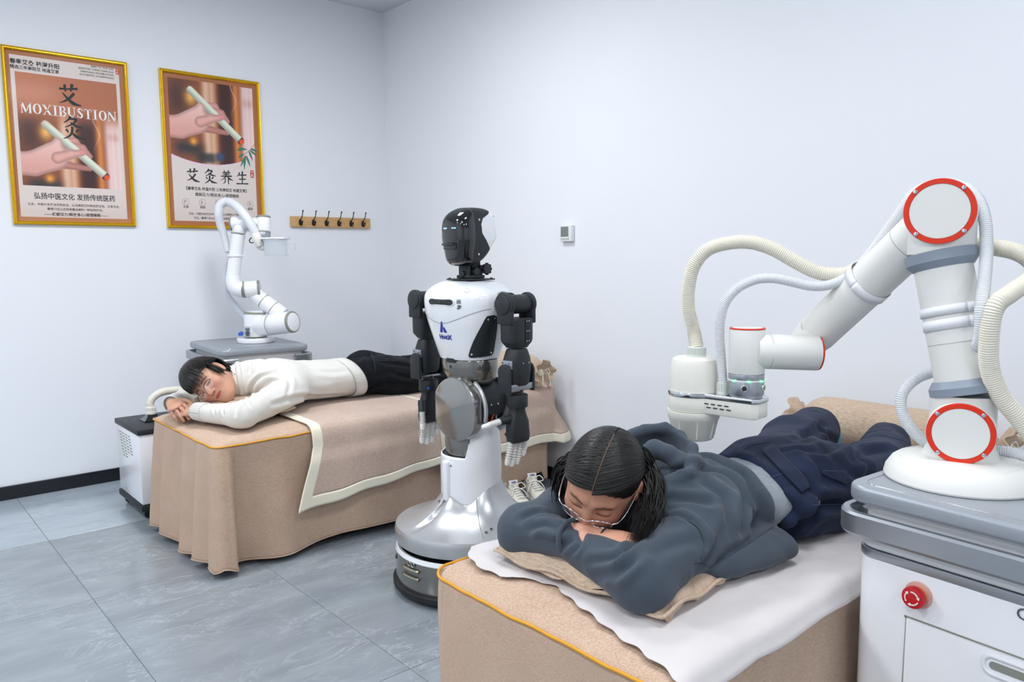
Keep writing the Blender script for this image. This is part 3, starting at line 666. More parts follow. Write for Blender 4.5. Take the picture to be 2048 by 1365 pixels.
def off1(s, c):
    if s < .3:                                     # head end, c from the far corner
        y = 3.70 - c; f = 0.0
        for a, b in ((3.70, 3.55), (3.55, 3.31), (3.31, 3.14), (3.14, 2.99)):
            if b <= y < a:
                u = (a - y) / (a - b); f = .050 * (ssf(u, 0, .10) * (1 - .92 * ssf(u, .12, 1.0)))
        return .002 + f
    if s < 1: return .03 + .025 * math.sin(c * PI)
    if s < 1.3:
        d = .050 * (1 - ssf(c, .0, .022)) - .040 * ssf(c, .005, .03) * (1 - ssf(c, .05, .17)) + .022 * math.exp(-((c - .22) / .06) ** 2) + .014 * math.sin(c * 9 + 1) * ssf(c, .2, .4)
        return d
    return .01 * math.sin(c * 14)
def ssf(x, a, b):
    t = min(1, max(0, (x - a) / (b - a))); return t * t * (3 - 2 * t)
def hem1(s, c):
    if s < 1: return .030 + .008 * math.sin(c * 12)
    if s < 1.4: return .024 + .02 * ssf(c, .25, .5) + .05 * ssf(c, 1.2, 1.7)
    return .05
BED1 = bed(1.045, 2.84, 2.965, 3.76, .53, off1, hem1, 'beige linen covered massage bed under the man in the cream sweater', seed=1.0)
def off2(s, c):
    if s < .3: return .012 * math.sin(c * 22 + 1) + .012 * math.sin(c * 9) + .012
    if s < 1: return .02
    if s < 1.3: return .012 * math.sin(c * 16) + .01
    return .01
BED2 = bed(.985, 2.84, .735, 1.425, .53, off2, lambda s, c: .04, 'beige linen covered massage bed under the woman in the grey hoodie', seed=5.0)

def blanket(x_l, x_r, zb, label, yfar=3.80, ynear=2.958, wrap=0.0, nu=110, zo=.0, seedv=0.0, bl=True, br=False, far_hang=.1):
    path = [(yfar + .02, .53 - far_hang), (yfar + .005, .51), (yfar - .03, .549 + zo), (yfar - .1, .552 + zo), (3.4, .553 + zo), (3.1, .549 + zo), (ynear + .03, .546 + zo), (ynear, .534 + zo), (ynear - .014 - zo, .505), (ynear - .02 - zo, .46)]
    t = empty('blanket', ((x_l(0) + x_r(0)) / 2, 3.36, .54), label, 'blanket')
    U = np.linspace(0, 1, nu); base = spline([(0, a, b) for a, b in path], 5)[:, 1:]; nb = len(base); nd_ = 26; rows = []
    for i, u in enumerate(U):
        col = []
        xm = x_l(0) + (x_r(0) - x_l(0)) * u; z_b = zb(u)
        full = [tuple(p) for p in base] + [(ynear - .02 - zo - .02 * k / nd_, .46 + (z_b - .46) * k / nd_) for k in range(1, nd_ + 1)]
        for j, (y, z) in enumerate(full):
            h = max(0, (j - nb + 1) / nd_); X = x_l(h) + (x_r(h) - x_l(h)) * u
            w_ = fbm(np.array([[X * 6 + seedv, y * 5, z * 3 + seedv]]), 2)[0]; w2 = math.sin(X * 23 + seedv + z * 6) * .006 * h
            yy = y - (.010 * (w_ + .5) * ssf(h, 0, .3)) - w2 - .004; zz = z + (w_ * .005 + .003 if y > ynear + .02 and h == 0 and y < yfar - .02 else 0)
            if wrap and X > wrap:
                a = min((X - wrap) / .09, PI * .55); ex = max(0, (X - wrap) - .09 * PI * .55)
                r0 = .05 + .09 * (ssf(h, 0, 1)); cxx = wrap; 
                if h > 0 or y < ynear + .05:
                    X2 = cxx + (r0) * math.sin(a) * 1.0; yy = (ynear + .03) - (r0 - .01) * math.cos(a) + ex
                    X = min(X2, RX1 - .012)
                else: X = min(X, wrap + .06)
            col.append((X, yy, zz))
        rows.append(col)
    P = np.array(rows); nu_, nv_ = P.shape[:2]
    arc_v = np.concatenate([[0], np.cumsum(np.linalg.norm(np.diff(P[nu_ // 3], axis=0), axis=1))]); tot = arc_v[-1]
    wid = np.linalg.norm(P[-1, nv_ // 2] - P[0, nv_ // 2]); bw = .048; inn = G(); bor = G(); Fi = []; Fb = []
    for i in range(nu_ - 1):
        for j in range(nv_ - 1):
            uu = (i + .5) / (nu_ - 1) * max(.1, (x_r(0) - x_l(0))); f = (i * nv_ + j, (i + 1) * nv_ + j, (i + 1) * nv_ + j + 1, i * nv_ + j + 1)
            edge = (bl and uu < bw) or (br and (x_r(0) - x_l(0)) - uu < bw) or (tot - arc_v[j + 1] < bw * .9)
            (Fb if edge else Fi).append(f)
    PV = P.reshape(-1, 3); inn.add(PV, [f[::-1] for f in Fi]); bor.add(PV, [f[::-1] for f in Fb])
    for g_, nm, m in ((inn, 'cloth', LINEN2), (bor, 'border', CREAMB)):
        V = np.concatenate(g_.V); used = sorted({i for f in g_.F for i in f}); mp = {a: b for b, a in enumerate(used)}
        o = mesh_obj(nm, V[used], [tuple(mp[i] for i in f) for f in g_.F], m, t, 180, True)
        md = o.modifiers.new('thickness', 'SOLIDIFY'); md.thickness = .005 if nm == 'border' else .004; md.offset = 0
    return t
blanket(lambda h: 1.44 - .09 * h, lambda h: 2.085, lambda u: .20 + .08 * u + .003 * math.sin(u * 19), 'beige blanket with cream border over the middle of the far bed', seedv=2.0)
blanket(lambda h: 2.065 + .01 * h, lambda h: 2.99, lambda u: .215 + .05 * ssf(u, 0, .5) + .004 * math.sin(u * 21), 'beige blanket with cream border over the foot of the far bed, under the bolster', zo=-.003, wrap=2.83, seedv=9.0)

def pillow(name, c, a, b, h, rz, label, m=LINEN3, seed=0.0, tilt=0.0):
    t = empty(name, c, label, 'pillow', rz=rz); n = 44; V = []; u = np.linspace(-1, 1, n)
    Ug, Vg = np.meshgrid(u, u, indexing='ij')
    pinch = 1 - .06 * (1 - Vg ** 2) * np.abs(Ug) ** 3; pinch2 = 1 - .06 * (1 - Ug ** 2) * np.abs(Vg) ** 3
    X = a * Ug * pinch2 ; Y = b * Vg * pinch; hh = h * ((1 - np.abs(Ug) ** 3.2) * (1 - np.abs(Vg) ** 3.2)) ** .45
    nz = fbm(np.stack([X.ravel() * 16, Y.ravel() * 16, np.full(X.size, seed)], 1)).reshape(X.shape)
    wr = np.abs(vn(np.stack([X.ravel() * 30, Y.ravel() * 30, np.full(X.size, seed + 2)], 1)).reshape(X.shape)) * (np.maximum(np.abs(Ug), np.abs(Vg)) ** 4) * .01
    rd = np.maximum(np.abs(Ug), np.abs(Vg)) ** 3; ed_ = rd * (.006 * np.sin(Y * 38 + seed) + .005 * np.sin(X * 47 + seed * 2)); zlo = -hh * .50; g = G(); g.grid(np.stack([X, Y, hh + nz * h * .22 - wr + ed_], -1)); g.grid(np.stack([X, Y, zlo + ed_], -1)[::-1])
    o = g.build('pillowcase', m, t, 180)
    ed = [(X[i, 0], Y[i, 0], ed_[i, 0]) for i in range(n)] + [(X[-1, j], Y[-1, j], ed_[-1, j]) for j in range(1, n)] + [(X[i, -1], Y[i, -1], ed_[i, -1]) for i in range(n - 2, -1, -1)] + [(X[0, j], Y[0, j], ed_[0, j]) for j in range(n - 2, 0, -1)]
    G().tube(ed, .004, 6, closed=True).build('seam', m, t, 180)
    return t
pillow('pillow', (1.315, 3.42, .578), .16, .235, .045, .05, 'small beige pillow under the head of the man in the cream sweater', seed=3.0)
pillow('pillow', (1.262, 1.105, .572), .158, .228, .046, .07, 'beige pillow under the folded arms of the woman in the grey hoodie', seed=6.0)

def bolster(x, ya, yb, z, r, label, tie=True, ends=(1, 1)):
    """roll lying along Y from ya (towards the room) to yb"""
    t = empty('bolster', (x, (ya + yb) / 2, z - r), label, 'cushion'); L = yb - ya
    def roll(g, rr, seed):
        ts = np.linspace(0, 1, 60); n = 56; rows = []
        for s in ts:
            e = min(s, 1 - s) * L; k = 1 - math.exp(-(e / .035) ** 1.3) if e < .12 else 1
            row = []
            for j in range(n):
                a = 2 * PI * j / n; f = 1 + .02 * math.sin(a * 3 + seed) + .06 * math.sin(a * 17 + seed) * math.exp(-e / .05) + .04 * math.sin(a * 9 + 2) * math.exp(-e / .07)
                row.append((rr * (.16 + .84 * k) * f * math.cos(a), -L / 2 + s * L, r + rr * (.16 + .84 * k) * f * math.sin(a)))
            row.append(row[0]); rows.append(row)
        g.grid(np.array(rows)[:, ::-1]); return g
    roll(G(), r, x).build('body', LINEN3, t, 180)
    for sgn in (-1, 1):
        if not ends[0 if sgn < 0 else 1]: continue
        rows = []; n = 72
        for s in np.linspace(0, 1, 12):
            row = []
            for j in range(n):
                a = 2 * PI * j / n; R_ = r * (.17 + .62 * s ** .8) * (1 + (.035 * math.sin(a * 11) + .07 * math.sin(a * 4 + 1) + .02 * math.sin(a * 17)) * s)
                row.append((R_ * math.cos(a), sgn * (L / 2 - .01 + .045 * s + .012 * s * math.sin(a * 7)), r + R_ * math.sin(a)))
            row.append(row[0]); rows.append(row)
        P = np.array(rows); o = sheet('ruffle', P if sgn > 0 else P[:, ::-1], LINEN3, t, .003)
    if tie:
        for sgn in (-1, 1):
            if not ends[0 if sgn < 0 else 1]: continue
            g = G(); g.ball((0, sgn * (L / 2), r), (.020, .010, .020)); g.tube([(.018 * math.cos(a), sgn * (L / 2 - .008), r + .018 * math.sin(a)) for a in np.linspace(0, 2 * PI, 17)[:-1]], .003, 6, closed=True)
            for q in ((.01, .07), (-.014, .055)): g.tube([(0, sgn * (L / 2 + .0), r), (q[0], sgn * (L / 2 + .03), r + .012), (q[0] * 2, sgn * (L / 2 + .05), r - .02), (q[0] * 2.2, sgn * (L / 2 + .053), r - q[1])], .002, 6, sm=5)
            for s2 in (-1, 1): g.tube([(0, sgn * (L / 2 + .02), r), (.02 * s2, sgn * (L / 2 + .035), r + .022), (.03 * s2, sgn * (L / 2 + .04), r - .002), (0, sgn * (L / 2 + .03), r)], .002, 6, sm=5)
            g.build('drawstring', CREAMB, t, 180)
    return t
bolster(2.735, 2.93, 3.62, .64, .088, 'beige bolster with gathered tied end at the foot of the far bed', ends=(1, 0))
bolster(2.745, .80, 1.47, .627, .088, 'beige bolster across the foot of the near bed, behind the jeans', ends=(1, 1))

# disposable sheet on the near bed
t = empty('disposable_sheet', (1.9, 1.1, .54), 'thin white disposable sheet spread over the near bed', 'sheet')
hy = [1.480, 1.445, 1.40, 1.333, 1.254, 1.176, 1.13, 1.078, .959, .85, .753, .73]; hx = [1.19, 1.12, 1.07, 1.04, 1.047, 1.094, 1.10, 1.081, 1.049, 1.03, 1.01, 1.01]
ny, nx = 120, 220; yy = np.linspace(1.475, .722, ny); rows = []
for y in yy:
    xs0 = np.interp(-y, [-v for v in hy], hx) + .004 * math.sin(y * 90); s = np.linspace(0, 1, nx) ** 1.4; X = xs0 + (2.66 - xs0) * s
    rows.append(np.stack([X, np.full(nx, y), np.zeros(nx)], 1))
P = np.array(rows); q = P.reshape(-1, 3)
wr = ridge(np.stack([q[:, 0] * 5 + q[:, 1] * 2, q[:, 1] * 8 - q[:, 0] * 2, q[:, 0] * 0], 1)) * .0045 + fbm(np.stack([q[:, 0] * 9, q[:, 1] * 22, q[:, 0] * 0 + 4], 1)) * .003
crownz = .012 * np.clip(1 - np.maximum(np.abs(q[:, 0] - 1.91) / .93, np.abs(q[:, 1] - 1.0925) / .36) ** 3, 0, 1)
z = .5395 + crownz + np.maximum(wr, -.002) + .002
e = q[:, 1] - .722; z -= .034 * np.exp(-(e / .014) ** 2); eh = q[:, 0] - 1.0; z -= .008 * np.exp(-(eh / .02) ** 2)
lf = np.clip((q[:, 1] - 1.415) / .06, 0, 1); z -= lf ** 2 * .035; cor = np.exp(-((q[:, 0] - 1.06) / .06) ** 2 - ((q[:, 1] - 1.38) / .05) ** 2); z += cor * .004
P = np.stack([q[:, 0], q[:, 1] - .006 * (q[:, 1] < .745), z], 1).reshape(ny, nx, 3)
SHEETM = mat('nonwoven_white', 'D0CBCB', 0.75, bump=0.0012, bscale=35, bstretch=(1, 1, 1), sheen=.2)
sheet('cloth', P, SHEETM, t, .0012, world=True)

# ---------------------------------------------------------------- fume extractor cabinet beside the far bed
bx0, bx1, by0, by1 = 1.005, 1.335, 3.865, 4.265
t = empty('extractor_cabinet', ((bx0 + bx1) / 2, (by0 + by1) / 2, 0), 'white cabinet with black top and castors standing beside the far bed', 'cabinet')
cx_, cy_ = (bx0 + bx1) / 2, (by0 + by1) / 2
G().box((cx_, cy_, .245), (bx1 - bx0 - .012, by1 - by0 - .012, .34), .006).build('body', WHITEP, t, world=True)
G().box((cx_, cy_, .429), (bx1 - bx0, by1 - by0, .026), .004).build('top_panel', BLACKP, t, world=True)
G().box((cx_, cy_, .058), (bx1 - bx0, by1 - by0, .03), .004).build('base_panel', BLACKP, t, world=True)
vents = G()
for r_ in range(9):
    for c_ in range(4 if r_ < 7 else 2):
        vents.box((bx0 + .004, by1 - .075 - c_ * .052 - r_ * .006, .385 - r_ * .014), (.004, .026, .0025), .0005, seg=1)
vents.build('vent_slots', SEAM, t, world=True, kind='stuff')
for x in (bx0 + .04, bx1 - .04):
    for y in (by0 + .035, by1 - .035):
        g = G(); g.cyl((x, y - .008, .021), (x, y + .008, .021), .021, .003, 20); ob = g.build('castor', BLACKR, t, world=True)
        G().cyl((x, y, .03), (x, y, .046), .01).box((x, y, .034), (.018, .026, .014), .002).build('fork', BLACKP, ob, world=True)
nz_ = np.array([1.128, 4.07, .442])
g = G(); g.lathe(nz_, nz_ + (0, 0, .08), [(0, .062), (.006, .062), (.012, .05), (.022, .036), (.032, .03), (.036, .03)], 4, ref=(1, 1, 0)); g.build('nozzle', BLACKG, t, 20, world=True)
g = G(); g.lathe(nz_ + (0, 0, .034), nz_ + (0, 0, .1), [(0, .027), (.012, .027), (.014, .024), (.034, .024), (.036, .021)], 24)
for k in range(16):
    a = 2 * PI * k / 16; g.box(nz_ + (.0245 * math.cos(a), .0245 * math.sin(a), .058), (.003, .003, .016), .0005, seg=1)
g.build('hose_cuff', IVORY, t, world=True)

def hose(name, pts, r, pitch, m, parent=None, world=True, seg=16, sm=10, amp=.10, label=None):
    P = spline(pts, sm); L = np.concatenate([[0], np.cumsum(np.linalg.norm(np.diff(P, axis=0), axis=1))]); n = int(L[-1] / pitch) * 4
    s = np.linspace(0, L[-1], n); Q = np.stack([np.interp(s, L, P[:, k]) for k in range(3)], 1)
    rr = r * (1 - amp * (.5 + .5 * np.cos(np.arange(n) * PI / 2)) ** 1.0); g = G(); g.tube(Q, rr, seg); return g.build(name, m, parent, 60, world, label)
HOSEI = mat('ivory_hose', 'E4E0D2', 0.45); HOSEW = mat('white_hose', 'DDE0E4', 0.4)
th = t
hose('hose', [nz_ + (0, 0, .068), nz_ + (.0, 0, .09), nz_ + (.015, 0, .115), nz_ + (.05, .0, .135), nz_ + (.10, .01, .138), nz_ + (.17, .03, .125), nz_ + (.2, .05, .05), nz_ + (.2, .08, -.1), nz_ + (.2, .1, -.3)], .019, .006, HOSEI, t)

# ---------------------------------------------------------------- sneakers under the edge of the far bed
SHOEW = mat('cream_canvas_shoe', 'DAD7CC', 0.75, bump=.0005, bscale=200); SOLE = mat('off_white_rubber', 'CFCDC4', 0.6); LACE = mat('white_lace', 'E8E6DE', 0.8)
def shoe(loc, rz, side, label):
    t = empty('sneaker', loc, label, 'shoe', 'pair of white sneakers', rz)
    ys = np.linspace(0, .27, 22)
    wf = lambda y: np.interp(y, [0, .02, .08, .15, .21, .25, .27], [.018, .032, .034, .041, .047, .036, .012])
    def rings(zs, scale):
        rows = []
        for y in ys:
            w_ = wf(y); row = []
            for a in np.linspace(0, 2 * PI, 21): row.append((w_ * scale(y) * math.cos(a) + .006 * math.sin(y / .27 * PI) * side, y, 0))
            rows.append(row)
        return rows
    g = G(); out = [(wf(y), y) for y in ys] + [(-wf(y), y) for y in ys[::-1]]
    g.prism([(x + .006 * math.sin(y / .27 * PI) * side, y) for x, y in out], (0, 0, 0), (1, 0, 0), (0, 1, 0), .03, .005); g.build('sole', SOLE, t, 50)
    top = lambda y: np.interp(y, [0, .03, .08, .12, .17, .22, .255, .27], [.095, .09, .082, .092, .078, .058, .045, .028])
    rows = []
    for y in ys:
        row = []
        for a in np.linspace(0, PI, 15):
            cw = math.cos(a); sw = math.sin(a) ** .7; open_ = ssf(y, .015, .04) * (1 - ssf(y, .10, .14)); zz = .026 + (top(y) - .026) * sw
            if open_ > .3 and sw > .93: zz = .05
            row.append((wf(y) * .95 * cw * (1 - .12 * sw * open_) + .006 * math.sin(y / .27 * PI) * side, y, zz))
        rows.append(row)
    sheet('upper', np.array(rows), SHOEW, t, .003, angle=60)
    tg = np.array([[(x, .125 - .02 * s + .0, .085 + .045 * s) for x in np.linspace(-.024, .024, 7)] for s in np.linspace(-.6, 1, 8)]); sheet('tongue', tg, SHOEW, t, .006)
    g = G()
    for k in range(5):
        y = .125 + .018 * k; z = top(y) + .004; g.tube([(-.022, y, z - .006), (0, y + .012, z + .002), (.022, y + .002, z - .006)], .0025, 6, sm=4); g.tube([(.022, y, z - .006), (0, y + .010, z + .004), (-.022, y + .002, z - .006)], .0025, 6, sm=4)
    for s2 in (-1, 1):
        g.tube([(0, .12, .1), (s2 * .03, .135, .122), (s2 * .045, .15, .1), (s2 * .02, .14, .094), (0, .125, .1)], .0024, 6, sm=5); g.tube([(0, .122, .1), (s2 * .03, .16, .088), (s2 * .05, .17, .05)], .0024, 6, sm=5)
    g.build('laces', LACE, t, 180)
    b = G(); b.tube([(-.014, .1125, .118), (-.008, .1075, .126), (-.004, .114, .116), (.002, .108, .126), (.006, .113, .118), (.013, .108, .125)], .0014, 5, sm=4); b.build('stitched_lettering', INKB, t)
shoe((2.50, 2.955, 0), math.radians(166), 1, 'white lace up sneaker with blue stitched tongue, nearer the robot')
shoe((2.67, 2.985, 0), math.radians(159), -1, 'white lace up sneaker with blue stitched tongue, nearer the back wall')

# ---------------------------------------------------------------- carts
def cart(loc, rz, label, full=False):
    t = empty('equipment_cart', loc, label, 'cart', rz=rz); sx, sy = .46, .60
    def ringplate(g, w, h, r, z0, z1, bev): return g.prism(rrect(w, h, r), (0, 0, z0), (1, 0, 0), (0, 1, 0), z1 - z0, bev, 3)
    ringplate(G(), sx + .02, sy + .02, .05, .744, .78, .010).build('top_plate', TOPG, t, 30)
    g = G(); g.tube([(a, b, .7805) for a, b in rrect(sx - .03, sy - .03, .035)], .0012, 5, closed=True); g.build('inlay_line', CHROME, t, 180)
    ringplate(G(), sx - .035, sy - .035, .04, .672, .746, .003).build('upper_housing', WHITEM, t, 30)
    ringplate(G(), sx - .02, sy - .022, .045, .652, .674, .006).build('shoulder_trim', WHITEM, t, 30)
    ringplate(G(), sx - .016, sy - .018, .045, .634, .651, .001).build('silver_band', ALU, t, 30)
    ringplate(G(), sx - .02, sy - .022, .045, .07, .633, .003).build('body', WHITEP, t, 30)
    ringplate(G(), sx - .04, sy - .04, .045, .045, .07, .003).build('plinth', SEAM, t, 30)
    for sgn in ((-1, 1) if full else (-1,)):
        w_ = sx / 2 + .024; h_ = sy / 2 + .010; r = .05; arm = .10; path = [(-w_ + arm, h_)]
        for k in range(9): a = math.radians(90 + 90 * k / 8); path.append((-w_ + r + r * math.cos(a), h_ - r + r * math.sin(a)))
        for k in range(9): a = math.radians(180 + 90 * k / 8); path.append((-w_ + r + r * math.cos(a), -h_ + r + r * math.sin(a)))
        path.append((-w_ + arm, -h_)); path = np.array(path) * np.array([-sgn, 1]); Pn = np.array(path); Tn = np.gradient(Pn, axis=0); Tn /= np.linalg.norm(Tn, axis=1)[:, None]; Nn = np.stack([-Tn[:, 1], Tn[:, 0]], 1)
        sec = [(-.010, .006), (-.010, .042), (-.006, .047), (.006, .047), (.010, .042), (.010, .006), (.006, .0), (-.006, .0)]; rows = []
        for p, n in zip(Pn, Nn): rows.append([(p[0] + n[0] * a, p[1] + n[1] * a, .684 + b) for a, b in sec + sec[:1]])
        R = np.array(rows); g = G(); g.grid(R if sgn < 0 else R[:, ::-1]); g.add(R[0][:-1], [tuple(range(8))[::-1] if sgn < 0 else tuple(range(8))]); g.add(R[-1][:-1], [tuple(range(8)) if sgn < 0 else tuple(range(8))[::-1]])
        for s2 in (-1, 1):
            g.box((-sgn * (-w_ + arm - .015), s2 * (h_ - .018), .707), (.024, .036, .03), .003)
        g.build('rail_handle', ALU, t, 30)
    for x in (-.17, .17):
        for y in (-.24, .24):
            c = G().cyl((x, y - .012, .024), (x, y + .012, .024), .024, .004, 24).build('castor', BLACKR, t)
            G().cyl((x, y, .02), (x, y, .047), .012).build('stem', ALU, c)
    return t
CR_LOC = (1.726, .3925, 0); CR_RZ = math.radians(-4.6)
cr = cart(CR_LOC, CR_RZ, 'white and silver cart with red stop button beside the near bed')
fx = -.2205
g = G().cyl((fx + .004, .155, .590), (fx - .004, .155, .590), .026, .002, 40); g.build('button_bezel', mat('button_surround', 'D9A79C', 0.35), cr)
es = G().lathe((fx - .002, .155, .590), (fx - .1, .155, .590), [(0, .014), (.008, .014), (.009, .019), (.012, .0215), (.020, .0215), (.0235, .020), (.025, .015), (.0255, .0)], 44).build('stop_button', RED, cr)
G().cyl((fx - .002, .155, .590), (fx - .010, .155, .590), .0175, .001, 36).build('amber_collar', YELLOWP, es)
g = G()
for k in range(3):
    a0 = math.radians(100 + 120 * k); pts = [(fx - .028, .155 - .0125 * math.cos(a), .590 + .0125 * math.sin(a)) for a in np.linspace(a0, a0 - math.radians(78), 10)]
    g.tube(pts, .0013, 5); a = a0 - math.radians(78); e = np.array(pts[-1]); tdir = np.array([0, -math.sin(a), -math.cos(a)]) * 1.0; tdir = np.array(pts[-1]) - np.array(pts[-2]); tdir = nrm(tdir); nn = np.cross(tdir, (1, 0, 0))
    g.add([e + nn * .0035, e - nn * .0035, e + tdir * .0055], [(0, 1, 2)])
g.build('arrow_print', INKW, es, 0)
g = G(); dr = [(.176, .535), (.18, .539), (-.176, .539), (-.18, .535), (-.18, .11), (-.176, .106), (.176, .106), (.18, .11)]
g.tube([(fx - .0005, a, b) for a, b in dr], .0016, 6, closed=True); door = g.build('door', SEAM, cr, 180)
P = G(); P.prism([(-a, b) for a, b in [(.176, .535), (-.176, .535), (-.176, .11), (.176, .11)]], (fx + .001, 0, 0), (0, -1, 0), (0, 0, 1), .003, .001); P.build('door_panel', WHITEP, door, 30)
hd = G(); hp = [(-.04 + a, .508 + b) for a, b in rrect(.15, .034, .0165, 8)]; hd.tube([(fx - .003, a, b) for a, b in hp], .0042, 8, closed=True, flat=.8)
hd.build('handle', WHITEP, door, 180); G().prism([(.04 - a, .508 + b) for a, b in rrect(.13, .014, .0068, 6)], (fx - .0025, 0, 0), (0, -1, 0), (0, 0, 1), .0015).build('handle_recess', SEAM, door)
text('lettering', 'C', .030, (fx - .002, -.022, .618), (0, -1, 0), (0, 0, 1), mat('grey_ink', '4C5056', .5), cr, dep=.0003)
CL_LOC = (1.70, 4.225, 0); CL_RZ = math.radians(-4)
cl = cart(CL_LOC, CL_RZ, 'white and silver cart against the left wall behind the far bed', True)

# ---------------------------------------------------------------- near therapy arm
_c, _s2 = math.cos(CR_RZ), math.sin(CR_RZ)
def LR(l): return np.array([CR_LOC[0] + l[0] * _c - l[1] * _s2, CR_LOC[1] + l[0] * _s2 + l[1] * _c, l[2]])
EXR = np.array([_c, _s2, 0]); EYR = np.array([-_s2, _c, 0])
B0 = (-.035, .172)
ra = empty('therapy_robot_arm', LR((B0[0], B0[1], .78)), 'large jointed white robot arm with orange rings on the near cart', 'robot arm')
wb = lambda g, n, m, p=None, a=38, **k: g.build(n, m, p or ra, a, world=True, **k)
g = G(); g.lathe(LR((B0[0], B0[1], .781)), LR((B0[0], B0[1], .9)), [(0, .140), (.004, .142), (.018, .139), (.035, .128), (.042, .118), (.044, .112), (.043, .109), (.046, .106), (.050, .07)], 64); wb(g, 'base_cover', ARMW)
AXA = math.radians(17); EXA = np.array([math.cos(AXA), math.sin(AXA), 0])
Rc1 = LR((-.091, .151, .888)); Rc2 = LR((-.090, .213, 1.325)); S0 = Rc1 + EXA * .066; E0 = Rc2 + EXA * .066
zz3 = lambda p, z: np.array([p[0], p[1], z])
g = G(); g.lathe(zz3(S0, .82), zz3(S0, 1.1), [(0, .075), (.012, .070), (.03, .062), (.045, .0595), (.11, .061), (.138, .0615)], 48)
g.cyl(Rc1, S0 + EXA * .05, .0615, .003, 56); sh = wb(g, 'shoulder_joint', ARMW)
def capring(c, n_, r, p):
    """orange ring with white disc and four screws, facing -n_"""
    c = np.array(c); n_ = nrm(n_); u, v, _ = frame(n_, (0, 0, 1))
    g = G(); g.lathe(c, c - n_, [(0, r), (.004, r), (.006, r - .001), (.006, r * .84), (.002, r * .835)], 72, cap=False); o = wb(g, 'orange_ring', ORANGE, p)
    g = G(); g.lathe(c, c - n_, [(0, r * .835), (.0045, r * .835), (.0055, r * .82)], 72); wb(g, 'cover_disc', ARMW, p)
    for a in (38, 128, 218, 308):
        a = math.radians(a + 4); q = c + (u * math.cos(a) + v * math.sin(a)) * r * .92 - n_ * .006; g = G(); g.cyl(q, q - n_ * .002, .0042, .0008, 14); wb(g, 'screw', CHROME, p)
capring(Rc1, EXA, .0605, sh)
u0 = zz3(S0, .985); u1 = zz3(E0, 1.25); u1 = u0 + (u1 - u0); ax = nrm(u1 - u0); Lu = float(np.linalg.norm(u1 - u0)); LR0 = LR; 
g = G(); g.lathe(u0 - ax * .027, u1, [(0, .0635), (.001, .0675), (.016, .0675), (.030, .0585), (.031, .05)], 48); wb(g, 'collar', GREYC, None, 25)
g = G(); g.lathe(u0, u1, [(0, .0545), (Lu, .0545)], 56); ua = wb(g, 'upper_arm', ARMW)
g = G(); g.lathe(u0 + ax * .078, u1, [(0, .0548), (.0008, .0548)], 56, cap=False); wb(g, 'seam_line', SEAM, ua)
g = G(); g.lathe(u0 + ax * .232, u1 + ax, [(0, .052), (.001, .057), (.014, .0675), (.034, .0675), (.035, .064)], 48); wb(g, 'collar', GREYC, None, 25)
g = G(); g.cyl(Rc2, E0 + EXA * .048, .0655, .003, 60); g.cyl(u0 + ax * .262, E0 - ax * .01, .0625, 0, 48)
ej = wb(g, 'elbow_joint', ARMW); capring(Rc2, EXA, .0645, ej)
f0 = E0 + EXA * .018 + np.array([0, .012, -.012]); f1 = at(1611, 688, 1.94); fa = nrm(f1 - f0); Lf = float(np.linalg.norm(f1 - f0))
g = G(); g.lathe(f0, f1, [(0, .049), (Lf * .18, .049), (Lf - .045, .0475), (Lf, .042)], 48); fo = wb(g, 'forearm', ARMW)
for tq in (.17, .88): g = G(); g.lathe(f0 + fa * Lf * tq, f1, [(0, .0495), (.0009, .0495)], 48, cap=False); wb(g, 'seam_line', SEAM, fo)
W1 = at(1618, 706, 1.87); W0 = at(1493, 702, 1.87); wa = nrm(W1 - W0); Lw = float(np.linalg.norm(W1 - W0))
we = at(1634, 706.5, 1.868)
g = G(); g.cyl(W0 + wa * .02, we, .0425, .002, 48); g.cyl(f1 - fa * .03, W0 + wa * (Lw * .82), .038, 0, 32); wj = wb(g, 'wrist_joint', ARMW)
g = G(); g.lathe(we, we + wa, [(0, .0415), (.003, .0415), (.004, .040), (.004, .035), (.003, .034)], 48, cap=False); wb(g, 'orange_ring', ORANGE, wj)
g = G(); g.lathe(we, we + wa, [(0, .035), (.0045, .035), (.005, .033)], 48); wb(g, 'cover_disc', ARMW, wj)
g = G(); g.lathe(W0 + wa * .052, W1, [(0, .0429), (.0008, .0429)], 48, cap=False); wb(g, 'seam_line', SEAM, wj)
vt = at(1495, 658, 1.87); vb = vt - np.array([0, 0, .108])
g = G(); g.cyl(vb, vt, .0425, .002, 52); vj = wb(g, 'wrist_joint', ARMW)
g = G(); g.lathe(vt, vt + (0, 0, 1), [(0, .0425), (.002, .0425), (.003, .041), (.003, .036)], 52, cap=False); wb(g, 'orange_ring', ORANGE, vj)
g = G(); g.lathe(vt, vt + (0, 0, 1), [(0, .036), (.0035, .036)], 48); wb(g, 'cover_disc', ARMW, vj)
g = G(); g.cyl(vb - (0, 0, .014), vb, .0425, .001, 52); g.cyl(vb - (0, 0, .052), vb - (0, 0, .0175), .0425, .002, 52); g.cyl(vb - (0, 0, .06), vb - (0, 0, .014), .039, 0, 40); fl = wb(g, 'tool_flange', ALU)
g = G(); g.cyl(vb - (0, 0, .018), vb - (0, 0, .0138), .0431, .0005, 52); wb(g, 'light_ring', WHITEM, fl)
bk = -CAM_M[2]; bk = nrm([bk[0], bk[1], 0]); rt = nrm([CAM_M[0][0], CAM_M[0][1], 0])
for a in (-58, -8, 38, 84):
    a = math.radians(a); d = bk * math.cos(a) + rt * math.sin(a); q = vb + d * .0428 - (0, 0, .016); g = G(); g.ball(q, (.0055, .0055, .002), None, 12, 8); wb(g, 'green_light', LEDG, fl)
